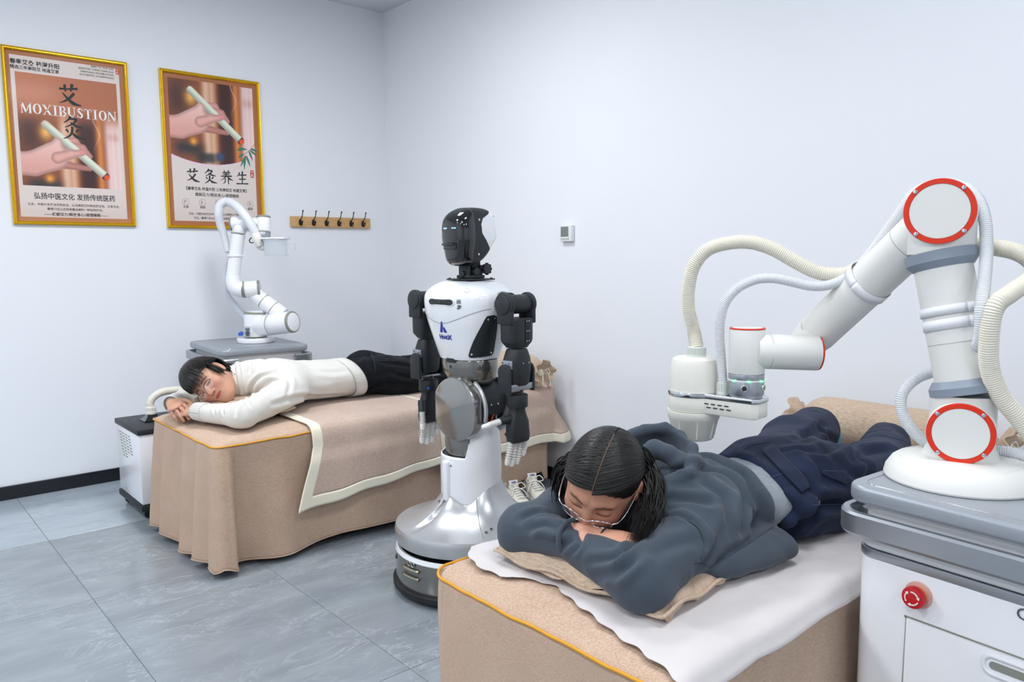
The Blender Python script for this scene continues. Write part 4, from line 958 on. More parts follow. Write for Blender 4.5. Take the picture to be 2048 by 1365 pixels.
for a, m_ in ((-22, BLACKG), (52, SEAM)):
    a = math.radians(a); d = bk * math.cos(a) + rt * math.sin(a); q = vb + d * .041 - (0, 0, .032); g = G(); g.cyl(q, q + d * .004, .0085, .0006, 24); wb(g, 'port', CHROME, fl); g = G(); g.cyl(q, q + d * .005, .006, .0004, 20); wb(g, 'port_socket', m_, fl)
# tool plate and cup
pc = at(1388, 779, 1.985); zt_ = vb[2] - .060; pc[2] = zt_ - .008; pf = np.array([vb[0], vb[1], pc[2]]); pd = nrm(pf - pc); pn = np.cross((0, 0, 1), pd); Lp = float(np.linalg.norm(pf - pc))
def plate_poly(rr, rend, ext):
    out = []
    for k in range(17): a = math.radians(62 + (360 - 124) * k / 16); out.append((rr * math.cos(a), rr * math.sin(a)))
    out += [(.055, -rend * 1.02), (Lp + ext - .012, -rend), (Lp + ext, -rend + .014), (Lp + ext, rend - .014), (Lp + ext - .012, rend), (.055, rend * 1.02)]; return out
g = G(); g.prism(plate_poly(.066, .040, .047), pc, pd, pn, .011, .0015); tp = wb(g, 'tool_plate', CHROME, None, 30)
g = G(); g.prism(plate_poly(.064, .038, .045), pc - (0, 0, .040), pd, pn, .0398, .005); wb(g, 'tool_body', IVORY, tp, 30)
g = G(); v_side = nrm(bk * .75 - np.array([0, 0, 0])); sn = pn if np.dot(pn, bk) > 0 else -pn
for r_ in range(2):
    for c_ in range(4): g.box(pc + pd * (.058 + .018 * c_ + .006 * r_) + sn * .0395 - (0, 0, .013 + .009 * r_), (.011, .002, .0025), 0, R=np.array([pd, sn, np.array([0, 0, 1.])]).T)
wb(g, 'vent_slots', mat('dark_slot', '3A342A', .6), tp, kind='stuff')
cc = pc + (0, 0, .011)
g = G(); g.lathe(cc, cc + (0, 0, 1), [(0, .0615), (.065, .0605), (.08, .055), (.086, .045), (.087, .02)], 56); cu = wb(g, 'smoke_cup', IVORY)
g = G(); g.lathe(pc - (0, 0, .040), pc - (0, 0, 1), [(0, .0665), (.004, .067), (.02, .065), (.022, .063), (.072, .051), (.075, .048), (.072, .044), (.04, .05)], 56); g2 = wb(g, 'skirt_cup', IVORY, cu)
for a in np.linspace(0, 2 * PI, 9)[:-1]:
    d = np.array([math.cos(a), math.sin(a), 0]); g = G(); g.tube([pc - (0, 0, .05) + d * .0635, pc - (0, 0, .108) + d * .0525], .0022, 6); wb(g, 'rib', IVORY, cu)
def cuff(c, r, h, p=None):
    g = G(); g.lathe(c, np.array(c) + (0, 0, 1), [(0, r), (h * .15, r), (h * .2, r * .94), (h * .92, r * .94), (h, r * .85)], 30)
    for k in range(18): a = 2 * PI * k / 18; g.box(np.array(c) + (r * .95 * math.cos(a), r * .95 * math.sin(a), h * .56), (r * .1, r * .1, h * .62), .0004, R=Matrix.Rotation(a, 3, 'Z'), seg=1)
    return wb(g, 'hose_cuff', mat('grey_green_cuff', 'CDD2CC', .4), p)
h1 = cc + pd * .006 + (0, 0, .086); cuff(h1, .0235, .026, cu); h2 = cc + pd * .068 + (0, 0, .0); 
h2 = at(1446, 777, 1.92); h2[2] = cc[2]; cuff(h2, .0155, .03, tp)
hd1 = lambda l, d0, d1: [at(x, y, d0 + (d1 - d0) * k / (len(l) - 1)) for k, (x, y) in enumerate(l)]
hose('large_hose', [h1 + (0, 0, .02)] + hd1([(1387, 660), (1377, 620), (1377, 575), (1388, 532), (1415, 500), (1455, 487), (1500, 485), (1545, 498), (1590, 523), (1630, 543), (1665, 550), (1700, 546)], 1.985, 1.80) + [at(1735, 522, 1.80), at(1790, 470, 1.74), at(1850, 455, 1.70), at(1920, 480, 1.66), at(1985, 494, 1.60), at(2035, 505, 1.56), at(2068, 530, 1.53), at(2058, 560, 1.50), at(2020, 588, 1.47), at(1990, 615, 1.46), at(1978, 680, 1.47), at(1980, 740, 1.49), at(2000, 790, 1.5), at(2035, 835, 1.5), at(2070, 880, 1.5)], .0178, .0046, HOSEI, ra, amp=.12)
hose('small_hose', [h2 + (0, 0, .02)] + hd1([(1442, 715), (1439, 675), (1441, 640), (1451, 605), (1475, 577), (1510, 560), (1545, 557), (1580, 563), (1620, 572), (1655, 571), (1690, 558), (1720, 535)], 1.92, 1.775) + [at(1755, 490, 1.735), at(1798, 430, 1.69), at(1832, 385, 1.66), at(1880, 369, 1.63), at(1925, 374, 1.60), at(1955, 398, 1.575), at(1970, 440, 1.55), at(1973, 500, 1.53), at(1969, 560, 1.50), at(1962, 620, 1.48), at(1960, 680, 1.50), at(1935, 720, 1.60), at(1880, 740, 1.66), at(1835, 756, 1.66), at(1806, 785, 1.66), at(1803, 820, 1.66), at(1820, 855, 1.66), at(1852, 885, 1.66), at(1910, 905, 1.64), at(1975, 903, 1.60), at(2030, 907, 1.57), at(2075, 925, 1.55)], .0122, .0040, HOSEW, ra, amp=.12)
# straps
STRAP = mat('white_velcro', 'E6E8EC', .8)
def strap(c, d, r, wd, bump_dir=None, bump_r=0, name='strap'):
    c = np.array(c); u, v, d = frame(d, bump_dir if bump_dir is not None else None); n = 48; rows = []
    for k in range(n + 1):
        a = 2 * PI * k / n; q = u * math.cos(a) + v * math.sin(a); rr = r
        if bump_dir is not None: rr = r + bump_r * max(0, np.dot(q, nrm(bump_dir))) ** 3
        rows.append([c + q * rr - d * wd / 2, c + q * rr + d * wd / 2])
    return sheet(name, np.array(rows), STRAP, ra, .002, world=True, angle=180)
sc = f0 + fa * Lf * .47; strap(sc, fa, .052, .022, np.array([0, 0, 1.]) + bk * .1, .022)
s1 = u0 + ax * .145; strap(s1, ax + np.array([0.02, 0, 0]), .058, .018, rt, .024); s1 = u0 + ax * .118; strap(s1, ax, .0572, .021, rt, .014)
# rating label
lb = []
for s in np.linspace(0, 1, 9):
    a = math.radians(38 + 24 * s); d = bk * math.cos(a) + rt * math.sin(a); lb.append([u0 + ax * .012 + d * .0552, u0 + ax * .088 + d * .0552])
sheet('rating_label', np.array(lb), mat('label_paper', 'D5D9E2', .5), ra, 0, world=True); g = G()
for k in range(22):
    a0, a1 = math.radians(41), math.radians(41 + (8 + 8 * ((k * 7) % 5) / 4)); zz = .016 + .0031 * k + (.006 if k > 9 else 0)
    if zz > .086: continue
    p = [u0 + ax * zz + (bk * math.cos(a) + rt * math.sin(a)) * .0556 for a in (a0, a1)]; g.add([p[0], p[1], p[1] + ax * .0014, p[0] + ax * .0014], [(0, 1, 2, 3)])
wb(g, 'label_print', INK, None, 0)

# ---------------------------------------------------------------- far therapy arm
D = 4.28; px = lambda x, y, dd=0: at(x, y, D + dd); K = D / FOC
fb = at(512, 688, 4.34); fb[2] = .781
r2 = empty('therapy_robot_arm', fb, 'small jointed white robot arm standing on the far cart by the wall', 'robot arm')
wf = lambda g, n, m, p=None, a=38, **k: g.build(n, m, p or r2, a, world=True, **k)
g = G(); g.cyl(fb, fb + (0, 0, .026), .101, .004, 48); wf(g, 'base_ring', WHITEP)
b1 = fb + (0, 0, .03); b2 = fb + (0, 0, .165)
g = G(); g.lathe(b1, b2, [(0, .064), (.004, .064), (.006, .060), (.12, .060), (.135, .057)], 40); wf(g, 'base_column', WHITEP); g = G(); g.lathe(b1, b2, [(.0, .0645), (.005, .0645)], 40, cap=False); wf(g, 'seam_line', SEAM)
g = G(); g.lathe(b2 - (0, 0, .012), b2 + nrm(np.array([.1, 0, 1])) * .1, [(0, .0585), (.012, .0595), (.016, .057)], 40); wf(g, 'cap_ring', SEAM); g = G(); g.lathe(b2 + (0, 0, .0), b2 + (0, 0, .1), [(0, .053), (.008, .050), (.010, .03)], 40); wf(g, 'cap', WHITEP)
J = lambda x, y, dd=0: at(x, y, 4.30 + dd)
def seg_(a, b, r, nm='link', r2_=None, caps=(0, 0), p=None, bev=.008):
    g = G(); g.cyl(a, b, r, bev, 40, r2=r2_); o = wf(g, nm, WHITEP, p); d = nrm(np.array(b) - np.array(a))
    for e, q, s in ((caps[0], a, -1), (caps[1], b, 1)):
        if e: rr = r if s < 0 or r2_ is None else r2_; g = G(); g.lathe(np.array(q) - s * d * .012, np.array(q) + s * d, [(0, rr + .0006), (.008, rr + .0006), (.0125, rr - .004), (.0125, rr - .008)], 40, cap=False); wf(g, 'seam_ring', SEAM, o)
    return o
s_a = J(528, 651, -.02); s_b = J(587, 644, -.08); seg_(J(512, 653, .03), s_b, .059, 'shoulder_joint', caps=(0, 1)); g = G(); sa = nrm(s_b - s_a); g.lathe(J(542, 650, -.03), s_b, [(0, .0597), (.004, .0597)], 40, cap=False); wf(g, 'seam_line', SEAM)
e_a = J(566, 632, .03); e_b = J(505, 585, .03); seg_(e_a, e_b, .047, 'lower_link', .040)
for q in (.3, .62): c = e_a + (e_b - e_a) * q; g = G(); g.lathe(c, e_b, [(0, .0475 - .006 * q), (.004, .0475 - .006 * q)], 36, cap=False); wf(g, 'seam_line', SEAM)
seg_(J(486, 580, .0), J(520, 577, .02), .046, 'elbow_joint', caps=(1, 1))
g = G(); g.tube([J(488, 580), J(474, 577), J(467, 567), J(466, 552)], [.045, .043, .041, .038], 32, sm=6); g.tube([J(466, 553), J(470, 520), J(477, 470)], [.0375, .036, .037], 32, sm=4); wf(g, 'upper_link', WHITEP, None, 60)
for x, y in ((466, 561), (476, 468)): g = G(); g.lathe(J(x, y), J(x + 1, y - 10), [(0, .0382), (.003, .0382)], 36, cap=False); wf(g, 'seam_line', SEAM)
seg_(J(462, 448), J(501, 445), .040, 'upper_joint', caps=(1, 1)); seg_(J(480, 450), J(478, 468), .038, 'joint_neck'); seg_(J(501, 446), J(522, 447), .030, 'wrist_bridge')
seg_(J(527, 464), J(527, 432), .038, 'wrist_joint', caps=(0, 1)); g = G(); g.cyl(J(527, 476), J(527, 465), .038, .001, 36); wf(g, 'tool_flange', ALU); g = G(); g.lathe(J(527, 465.5), J(527, 400), [(0, .0388), (.004, .0388)], 36, cap=False); wf(g, 'seam_line', SEAM)
# acrylic smoke box
bc = J(551, 494, -.02); upv = np.array([0, 0, 1.]); rx = rt; fy = -bk; Rb = np.array([rx, fy, upv]).T
g = G(); g.lathe(bc - upv * .045, bc + upv * .05, [(0, .062), (.09, .062)], 40); g.lathe(bc - upv * .052, bc, [(0, .068), (.008, .068)], 40); g.lathe(bc + upv * .034, bc + upv * .2, [(0, .069), (.006, .069)], 40); wf(g, 'clear_cup', GLASSM)
g = G(); g.box(bc + upv * .046, (.134, .12, .010), .003, R=Rb); wf(g, 'cup_lid', WHITEP)
g = G(); g.box(bc + rx * .085 + upv * .0, (.045, .045, .036), .003, R=Rb); wf(g, 'clear_spout', GLASSM)
g = G(); g.cyl(bc - rx * .085, bc - rx * .055, .02, .002, 24); wf(g, 'inlet', IVORY)
hs = [bc - rx * .08, J(518, 490, -.03), J(513, 472, -.04), J(503, 452, -.05), J(490, 432, -.05), J(474, 414, -.03), J(456, 404), J(441, 410), J(437, 428), J(441, 450, .02), J(449, 475, .04), J(456, 505, .05)]
g = G(); g.tube(hs, [.018, .021, .023, .024, .0245, .0245, .0245, .0245, .024, .022, .02, .016], 20, sm=7); wf(g, 'hose', mat('smooth_white_hose', 'DCE0E6', .4), None, 180)
g = G(); g.tube([J(521, 492, -.03), J(515, 480, -.04), J(511, 468, -.04)], [.023, .026, .026], 20, sm=4); wf(g, 'tape_wrap', IVORY, None, 180)
g = G(); g.tube([J(456, 505, .05), J(453, 530, .05), J(450, 556, .05), J(454, 585, .06), J(468, 610, .08), J(487, 632, .08), J(495, 650, .1)], [.012, .011, .011, .013, .02, .02, .02], 16, sm=6); wf(g, 'lower_hose', mat('grey_white_hose', 'CDD2DA', .4), None, 180)
g = G(); q = J(470, 512); g.cyl(q - upv * .006, q + upv * .006, .043, .002, 32); g.box(q + rt * .047, (.014, .01, .008), .002); wf(g, 'clamp_ring', WHITEP)
g = G(); g.box(J(495, 664, -.07), (.032, .004, .058), .001, R=Rb); wf(g, 'rating_label', mat('grey_label', 'A9B0BC', .5)); g = G()
for k in range(6): g.box(J(495, 658 + 2.6 * k, -.0735), (.024 - .004 * (k % 3), .002, .004), 0, R=Rb)
wf(g, 'label_print', INK)
g = G(); g.cyl(J(481, 672, .03), J(481, 665, .03), .012, .003, 16); g.tube([J(481, 665, .03), J(486, 668, .03)], .008, 8); wf(g, 'blue_fitting', mat('blue_plastic', '1F55B8', .4))
g = G(); g.tube([J(512, 484, -.05), J(502, 486, -.03), J(499, 480, -.03), J(508, 472, -.02)], .003, 6, sm=5); wf(g, 'cable', BLACKP, None, 180)

# ---------------------------------------------------------------- humanoid robot
RB = (1.772, 2.288, 0)
hr = empty('humanoid_robot', RB, 'white silver and black humanoid robot standing on a round wheeled base', 'robot', rz=math.atan2(-.960, .279) - math.radians(12))
hb = lambda g, n, m, p=None, a=38, **k: g.build(n, m, p or hr, a, **k)
Z = lambda x, y, z: np.array([x, y, z], float)
def loft(rows_fn, zs, nphi=72, phis=None):
    phis = np.linspace(0, 2 * PI, nphi + 1) if phis is None else phis
    return np.array([[rows_fn(p, z) for p in phis] for z in zs])
# base
prof = [(.03, .262), (.05, .268), (.135, .268), (.15, .264)]
g = G(); g.lathe(Z(0, -.03, 0), Z(0, -.03, 1), [(.045, .24), (.046, .267), (.055, .270), (.150, .267), (.151, .25)], 96); bs = hb(g, 'base_body', ROBD)
g = G(); g.lathe(Z(0, -.03, 0), Z(0, -.03, 1), [(.151, .24), (.152, .268), (.156, .270), (.168, .266), (.170, .262), (.167, .252), (.150, .248)], 96); hb(g, 'white_trim', ROBW)
g = G(); g.lathe(Z(0, -.03, 0), Z(0, -.03, 1), [(.012, .25), (.014, .272), (.024, .281), (.040, .281), (.046, .272), (.047, .24)], 96); hb(g, 'bumper', BLACKR)
g = G(); g.lathe(Z(0, -.03, 0), Z(0, -.03, 1), [(.158, .251), (.160, .0)], 96, cap=False); hb(g, 'deck', mat('black_deck', '1B1C1E', .15, coat=.3))
g = G(); g.lathe(Z(0, -.12, .16), Z(0, -.12, 1), [(0, .05), (.012, .048), (.014, .036), (.035, .036), (.037, .041), (.06, .041)], 40); g.cyl(Z(0, 0, .16), Z(0, 0, .24), .09, 0, 40); hb(g, 'turret', BLACKG)
def onbase(phi, z, r=.271): return Z(r * math.sin(phi), -.03 - r * math.cos(phi), z)
for z in (.128, .100):
    g = G(); g.tube([onbase(p, z, .274) for p in np.linspace(-.16, .17, 12)], .0068, 12, flat=.8); hb(g, 'contact_bar', mat('nickel_bar', 'B5B09C', .25, 1.0), bs, 180)
for p in (-.02, .055): g = G(); q = onbase(p, .147, .268); n = nrm(q - Z(0, -.03, .147)); g.cyl(q, q + n * .004, .0085, .001, 20); s_ = hb(g, 'sensor', BLACKG, bs); g = G(); g.tube([q + n * .004 + .0085 * (np.cross(n, (0, 0, 1)) * math.cos(a) + np.array([0, 0, 1]) * math.sin(a)) for a in np.linspace(0, 2 * PI, 17)[:-1]], .0012, 5, closed=True); hb(g, 'sensor_rim', CHROME, s_, 180)
q = onbase(-.55, .125, .268); n = nrm(q - Z(0, -.03, .125)); g = G(); g.cyl(q, q + n * .004, .009, .001, 18); hb(g, 'power_button', BLACKG, bs)
# skirt
sp = [(.112, .0), (.120, .10), (.130, .22), (.146, .36), (.168, .50), (.198, .66), (.228, .79), (.252, .89), (.266, .955), (.272, 1.0)]
def sktop(p):
    p = (p + PI) % (2 * PI) - PI
    b = .385 + .035 * math.cos(p - 1.9) ; b -= .060 * math.exp(-((p - .70) / .50) ** 2); b -= .050 * math.exp(-((p + .09) / .07) ** 4); return b
ph = np.linspace(-PI, PI, 145); rows = []
for r, k in sp:
    rows.append([Z((r + .0) * math.sin(p), -.022 - r * math.cos(p) + .022 * (1 - k), .248 + (sktop(p) - .248) * (1 - k) ** 1.35) for p in ph])
for r, z in [(.275, .240), (.277, .228), (.274, .196), (.272, .188), (.262, .186), (.255, .200)]: rows.append([Z(r * math.sin(p), -.022 - r * math.cos(p), z) for p in ph])
R = np.array(rows); g = G(); g.grid(R); sk = hb(g, 'skirt', ROBS, None, 50); md = sk.modifiers.new('t', 'SOLIDIFY'); md.thickness = .004; md.offset = -1
def onsk(p, k):
    r = np.interp(k, [a[1] for a in sp], [a[0] for a in sp]); return Z(r * math.sin(p), -.022 - r * math.cos(p) + .022 * (1 - k), .248 + (sktop(p) - .248) * (1 - k) ** 1.35)
for p, k in ((1.12, .78), (1.22, .74), (-.28, .22)):
    q = onsk(p, k); n = nrm(np.cross(onsk(p + .01, k) - q, onsk(p, k + .01) - q)); n = n if n[2] > 0 else -n; g = G(); g.cyl(q - n * .002, q + n * .002, .0075, .001, 18); b_ = hb(g, 'bolt', SEAM, sk); g = G(); g.cyl(q, q + n * .003, .0045, .0005, 12); hb(g, 'bolt_socket', BLACKP, b_)
g = G(); g.tube([onsk(1.0 + .06 * k, k) + Z(0, 0, .0012) for k in np.linspace(.02, .9, 24)], .0012, 5); hb(g, 'seam_line', SEAM, sk, 180)
g = G(); g.cyl(Z(-.205, .06, .335), Z(-.155, .05, .335), .021, .003, 24); g.cyl(Z(-.21, .06, .335), Z(-.204, .06, .335), .018, .001, 24); hb(g, 'side_pod', ALU)
g = G(); g.cyl(Z(0, 0, .19), Z(0, 0, .42), .10, 0, 40); hb(g, 'inner_column', BLACKP)
# white leg shell
def legtop(p):
    p = (p + PI) % (2 * PI) - PI
    return .505 + .125 * (ssf(p, .62, .88)) - .03 * ssf(p, 1.5, 2.4) + .02 * ssf(-p, 1.1, 1.6)
def legp(p, k):
    zb = .315 - .028 * math.exp(-((p - .6) / .6) ** 2); zt = legtop(p); z = zb + (zt - zb) * k
    f = np.interp(z, [.29, .36, .46, .56, .63], [.110, .1135, .113, .109, .100])
    return Z(f * math.sin(p) * 1.02, -f * math.cos(p) * .98, z)
R = np.array([[legp(p, k) for p in np.linspace(-PI, PI, 161)] for k in np.linspace(0, 1, 30)]); lg = sheet('leg_shell', R, ROBW, hr, .004, angle=50)
b_ = G(); pts = [legp(p, 1) for p in np.linspace(-PI, PI, 161)[:-1]]; b_.tube(pts, .0022, 6, closed=True); hb(b_, 'rim', ROBW, lg, 180)
for p, k in ((.62, .48), (1.0, .50), (1.05, .88)):
    q = legp(p, k); n = nrm(Z(q[0], q[1], 0)); g = G(); g.cyl(q - n * .001, q + n * .0015, .0055, .0005, 14); hb(g, 'bolt', SEAM, lg)
g = G(); g.box(Z(-.008, -.118, .414), (.030, .022, .155), .009, seg=4); g.box(Z(.016, -.106, .418), (.022, .014, .150), .006, seg=3); tb = hb(g, 'front_tab', ROBW); g = G(); g.cyl(Z(.014, -.112, .474), Z(.014, -.1155, .474), .0045, .0005, 14); hb(g, 'bolt', SEAM, tb)
# lower silver block and rods
def blockp(u, k):
    z = .505 + .125 * k; f = .074 - .010 * ((k - .45) / .55) ** 2; a = -1.25 + 2.12 * u; bulge = 1 + .03 * math.cos(PI * (k - .45))
    return Z(f * 1.18 * math.sin(a) + .01, -.022 - f * 1.05 * math.cos(a) * bulge, z)
R = np.array([[blockp(u, k) for u in np.linspace(0, 1, 30)] for k in np.linspace(0, 1, 14)]); bk_ = sheet('hip_cover', R, ROBD, hr, .006, angle=50)
for u, k in ((.16, .88), (.62, .86), (.15, .12), (.62, .12)): q = blockp(u, k); g = G(); g.cyl(q, q + nrm(Z(q[0], q[1] + .02, 0)) * .003, .006, .0006, 14); hb(g, 'bolt', SEAM, bk_)
g = G(); g.box(Z(0, .015, .555), (.11, .09, .19), .006); g.box(Z(.03, -.02, .605), (.10, .08, .02), .004); hb(g, 'inner_frame', BLACKP)
for x, y in ((.074, -.035), (.088, .05), (-.07, .05)): g = G(); g.cyl(Z(x, y, .50), Z(x, y, .66), .0045, 0, 10); hb(g, 'rod', ALU)
g = G(); g.tube([Z(.05, -.06, .60), Z(.065, -.055, .625), (.085, -.03, .615), Z(.09, .0, .63), Z(.075, .02, .65)], .0045, 8, sm=5); hb(g, 'red_cable', mat('red_cable', '8A2A20', .5), None, 180)
g = G(); g.tube([Z(.09, .0, .60), Z(.10, .01, .63), Z(.095, .03, .66)], .004, 8, sm=5); hb(g, 'orange_cable', mat('orange_cable', 'C8502A', .5), None, 180)
# waist drum with silver discs
dc = .026; zc = .686
g = G(); g.cyl(Z(dc + .010, -.065, zc + .02), Z(dc + .010, .085, zc + .02), .078, .004, 64); dr_ = hb(g, 'waist_drum', BLACKP)
for y in (-.0, .035): q = Z(dc + .087, y, zc + .014); g = G(); g.cyl(q, q + Z(.003, 0, 0), .004, .0005, 12); hb(g, 'bolt', CHROME, dr_)
def discpoly(r):
    out = []
    for k in range(64):
        a = 2 * PI * k / 64; x = r * math.cos(a); z = r * math.sin(a); out.append((min(max(x, -r * .90), r * .93), z))
    return out
g = G(); g.prism([(a, b) for a, b in discpoly(.121)], Z(dc, -.098, zc), (1, 0, 0), (0, 0, 1), .012, 0); 
def disc(y0, y1, r, bev):
    g = G(); rows = []
    for s, q in ((0, .0), (0, 1 - bev / r * 1.0), (bev * .35, 1 - bev / r * .3), (bev, 1.0), (abs(y1 - y0), 1.0), (abs(y1 - y0), .7)):
        rows.append([Z(dc + a * q, y0 + (s if y1 > y0 else -s), zc + b) if False else Z(dc + a * q, y0 + (s if y1 > y0 else -s), zc + b * q) for a, b in discpoly(r) + discpoly(r)[:1]])
    R = np.array(rows); g.grid(R[:, ::-1] if y1 > y0 else R); return g
dd = hb(disc(-.108, -.070, .121, .010), 'waist_disc', mat('warm_silver_paint', '9B9B98', .2, .75, coat=.5))
g = G(); g.tube([Z(dc + .126 * math.cos(a), -.062, zc + .122 * math.sin(a)) for a in np.linspace(-.3, 1.0, 14)], .008, 8); hb(g, 'disc_band', ROBS, dd, 180)
hb(disc(.115, .080, .112, .008), 'waist_disc', ROBS)
# waist bowl
def bowl(p, k):
    z = [.868, .862, .83, .80, .785, .775, .770][k]; r = [1, 1.02, 1.01, .97, .90, .78, .5][k]
    lift = .035 * ssf(-p, -.1, .9) * (1 if k > 2 else (k / 3)) ; return Z(.118 * r * math.sin(p), -.094 * r * math.cos(p), z + lift * (.862 - z) / .1)
R = np.array([[bowl(p, k) for p in np.linspace(-PI, PI, 97)] for k in range(7)]); g = G(); g.grid(R[:, ::-1]); bw_ = hb(g, 'waist_bowl', mat('gunmetal_gloss', '7E7C78', .2, .75, coat=.5), None, 60)
for p in (-.62, .0): q = bowl(p, 2) + Z(0, 0, .012); n = nrm(Z(q[0], q[1], 0)); g = G(); g.cyl(q - n * .003, q + n * .0012, .0065, .0005, 14); hb(g, 'bolt', BLACKP, bw_)
g = G(); g.cyl(Z(0, 0, .72), Z(0, 0, .80), .06, 0, 30); g.cyl(Z(0, 0, .858), Z(0, 0, .874), .10, 0, 48, ell=.8); hb(g, 'waist_core', BLACKP)
# torso
tz = [.870, .885, .92, .96, 1.00, 1.04, 1.075, 1.10, 1.118, 1.134, 1.148, 1.156, 1.159]
tx = [.112, .118, .130, .147, .163, .175, .182, .181, .172, .152, .125, .098, .06]; ty = [.096, .101, .110, .119, .128, .134, .136, .134, .126, .112, .092, .072, .04]
_zz = np.linspace(tz[0], tz[-1], 60)
def torso(p, z, off=0.0):
    a = np.interp(z, tz, tx) + off; b = np.interp(z, tz, ty) + off; n = 2.5; s, c = math.sin(p), math.cos(p)
    q = (abs(s) ** n + abs(c) ** n) ** (-1 / n); return Z(a * s * q, -b * c * q, z)
from_sp = spline([(a, b, c) for a, b, c in zip(tz, tx, ty)], 5); tz, tx, ty = from_sp.T
def slot_in(q): return None
R = loft(torso, list(tz), 120, np.linspace(-PI, PI, 121)); g = G(); g.grid(R[:, ::-1][::-1]); g.add([R[0][k] for k in range(120)], [tuple(range(120))]); g.add([R[-1][k] for k in range(120)], [tuple(range(120))])
to = hb(g, 'torso_shell', ROBW, None, 60)
def patch(fn, poly, m, name, parent, dep, n=1, offb=0.0):
    """polygon given in surface coordinates laid on the surface and thickened"""
    P = np.array(poly); g = G(); c = P.mean(0); K = len(P); lv = 7; V = []; 
    for k in range(lv):
        s = 1 - k / (lv - 1) * .999
        for q in P: u, z = c + (q - c) * s; V.append(fn(u, z, offb + dep))
    F = [(k * K + j, k * K + (j + 1) % K, (k + 1) * K + (j + 1) % K, (k + 1) * K + j) for k in range(lv - 1) for j in range(K)]
    o0 = len(V); V += [fn(q[0], q[1], offb - .001) for q in P]; F += [(j, o0 + j, o0 + (j + 1) % K, (j + 1) % K) for j in range(K)]
    return hb(g.add(V, F), name, m, parent, 35)
def rr(pts, n=5, r=.25):
    out = []; K = len(pts)
    for i in range(K):
        p0, p1, p2 = np.array(pts[i - 1]), np.array(pts[i]), np.array(pts[(i + 1) % K])
        a = p1 + (p0 - p1) * r; b = p1 + (p2 - p1) * r
        for k in range(n + 1): t_ = k / n; out.append(tuple((1 - t_) ** 2 * a + 2 * t_ * (1 - t_) * p1 + t_ ** 2 * b))
        if r < .45:
            for k in (1, 2, 3): q = b + (p2 + (p1 - p2) * r - b) * k / 4; out.append(tuple(q))
    return out
pan = rr([(1.10, 1.035), (1.30, 1.038), (1.42, 1.03), (1.66, .885), (.70, .880), (.86, .95)], 4, .18)
pn_ = patch(torso, pan, BLACKP, 'side_panel', to, .003)
for u, z in ((1.16, 1.022), (1.34, 1.024), (.82, .894), (1.48, .896)):
    q = torso(u, z, .003); n = nrm(torso(u, z, .01) - q); g = G(); g.cyl(q, q + n * .002, .0042, .0005, 14); hb(g, 'screw', CHROME, pn_)
pan2 = [(-a, b) for a, b in pan][::-1]; patch(torso, pan2, BLACKP, 'side_panel', to, .003)
slot = lambda w, h, c=(-.02, 1.083): [(c[0] + a, c[1] + b) for a, b in [(x / .112 * 1.0, y) for x, y in rrect(w, h, h / 2 - .0005, 8)]]
so = patch(torso, slot(.088, .030), WHITEM, 'slot_rim', to, .0025)
patch(torso, slot(.080, .021), BLACKP, 'camera_slot', to, .0035); q = torso(-.02, 1.083, .0036); g = G(); g.ball(q, (.005, .002, .005)); hb(g, 'lens', BLACKG, to)
# printed marks on the chest, laid on the surface
def decal(body, m, p0, z0, size, nm='lettering', bold=0.0, sx=1.0, poly=None):
    if poly is None:
        o = text(nm, body, size, (0, 0, 0), (1, 0, 0), (0, 1, 0), m, to, bold=bold, sx=sx)
        V = np.empty(len(o.data.vertices) * 3); o.data.vertices.foreach_get('co', V); V = V.reshape(-1, 3)
        W2 = [torso(p0 + x / .150, z0 + y, .0012 + (.0003 if z > 0 else 0)) for x, y, z in V]; o.data.vertices.foreach_set('co', np.array(W2).ravel()); o.data.update(); return o
    g = G(); g.add([torso(p0 + x / .150, z0 + y, .0015) for x, y in poly], [tuple(range(len(poly)))]); return hb(g, nm, m, to, 0)
decal('H', INKB, -.165, .953, .0250, bold=.0008); decal('AND', INKB, .0, .952, .0190, bold=.0007); decal('X', INKB, .175, .953, .0250, bold=.0008)
decal(None, INKB, -.03, .971, 1, 'emblem', poly=[(-.019, 0), (-.004, 0), (.003, .026), (.003, .040), (-.003, .041)]); decal(None, INKB, -.03, .971, 1, 'emblem', poly=[(.004, 0), (.020, 0), (.011, .016), (.006, .022), (.002, .015)])
decal('远', INK, .47, 1.086, .0165, bold=.0002); decal('游', INK, .485, 1.066, .0165, bold=.0002)
g = G(); g.tube([torso(p, 1.005 + .0 + .055 * ssf(abs(p + .05), .0, 1.25) , .0008) for p in np.linspace(-1.1, 1.2, 60)], .0009, 5); hb(g, 'seam_line', SEAM, to, 180)
g = G()
for i in range(7):
    for j in range(7):
        if (i - 3) ** 2 + (j - 3) ** 2 <= 11: q = torso(.55 + i * .028, 1.118 + j * .0028, .0008); g.ball(q, (.0011, .0011, .0009), None, 6, 4)
hb(g, 'speaker_holes', SEAM, to, kind='stuff')
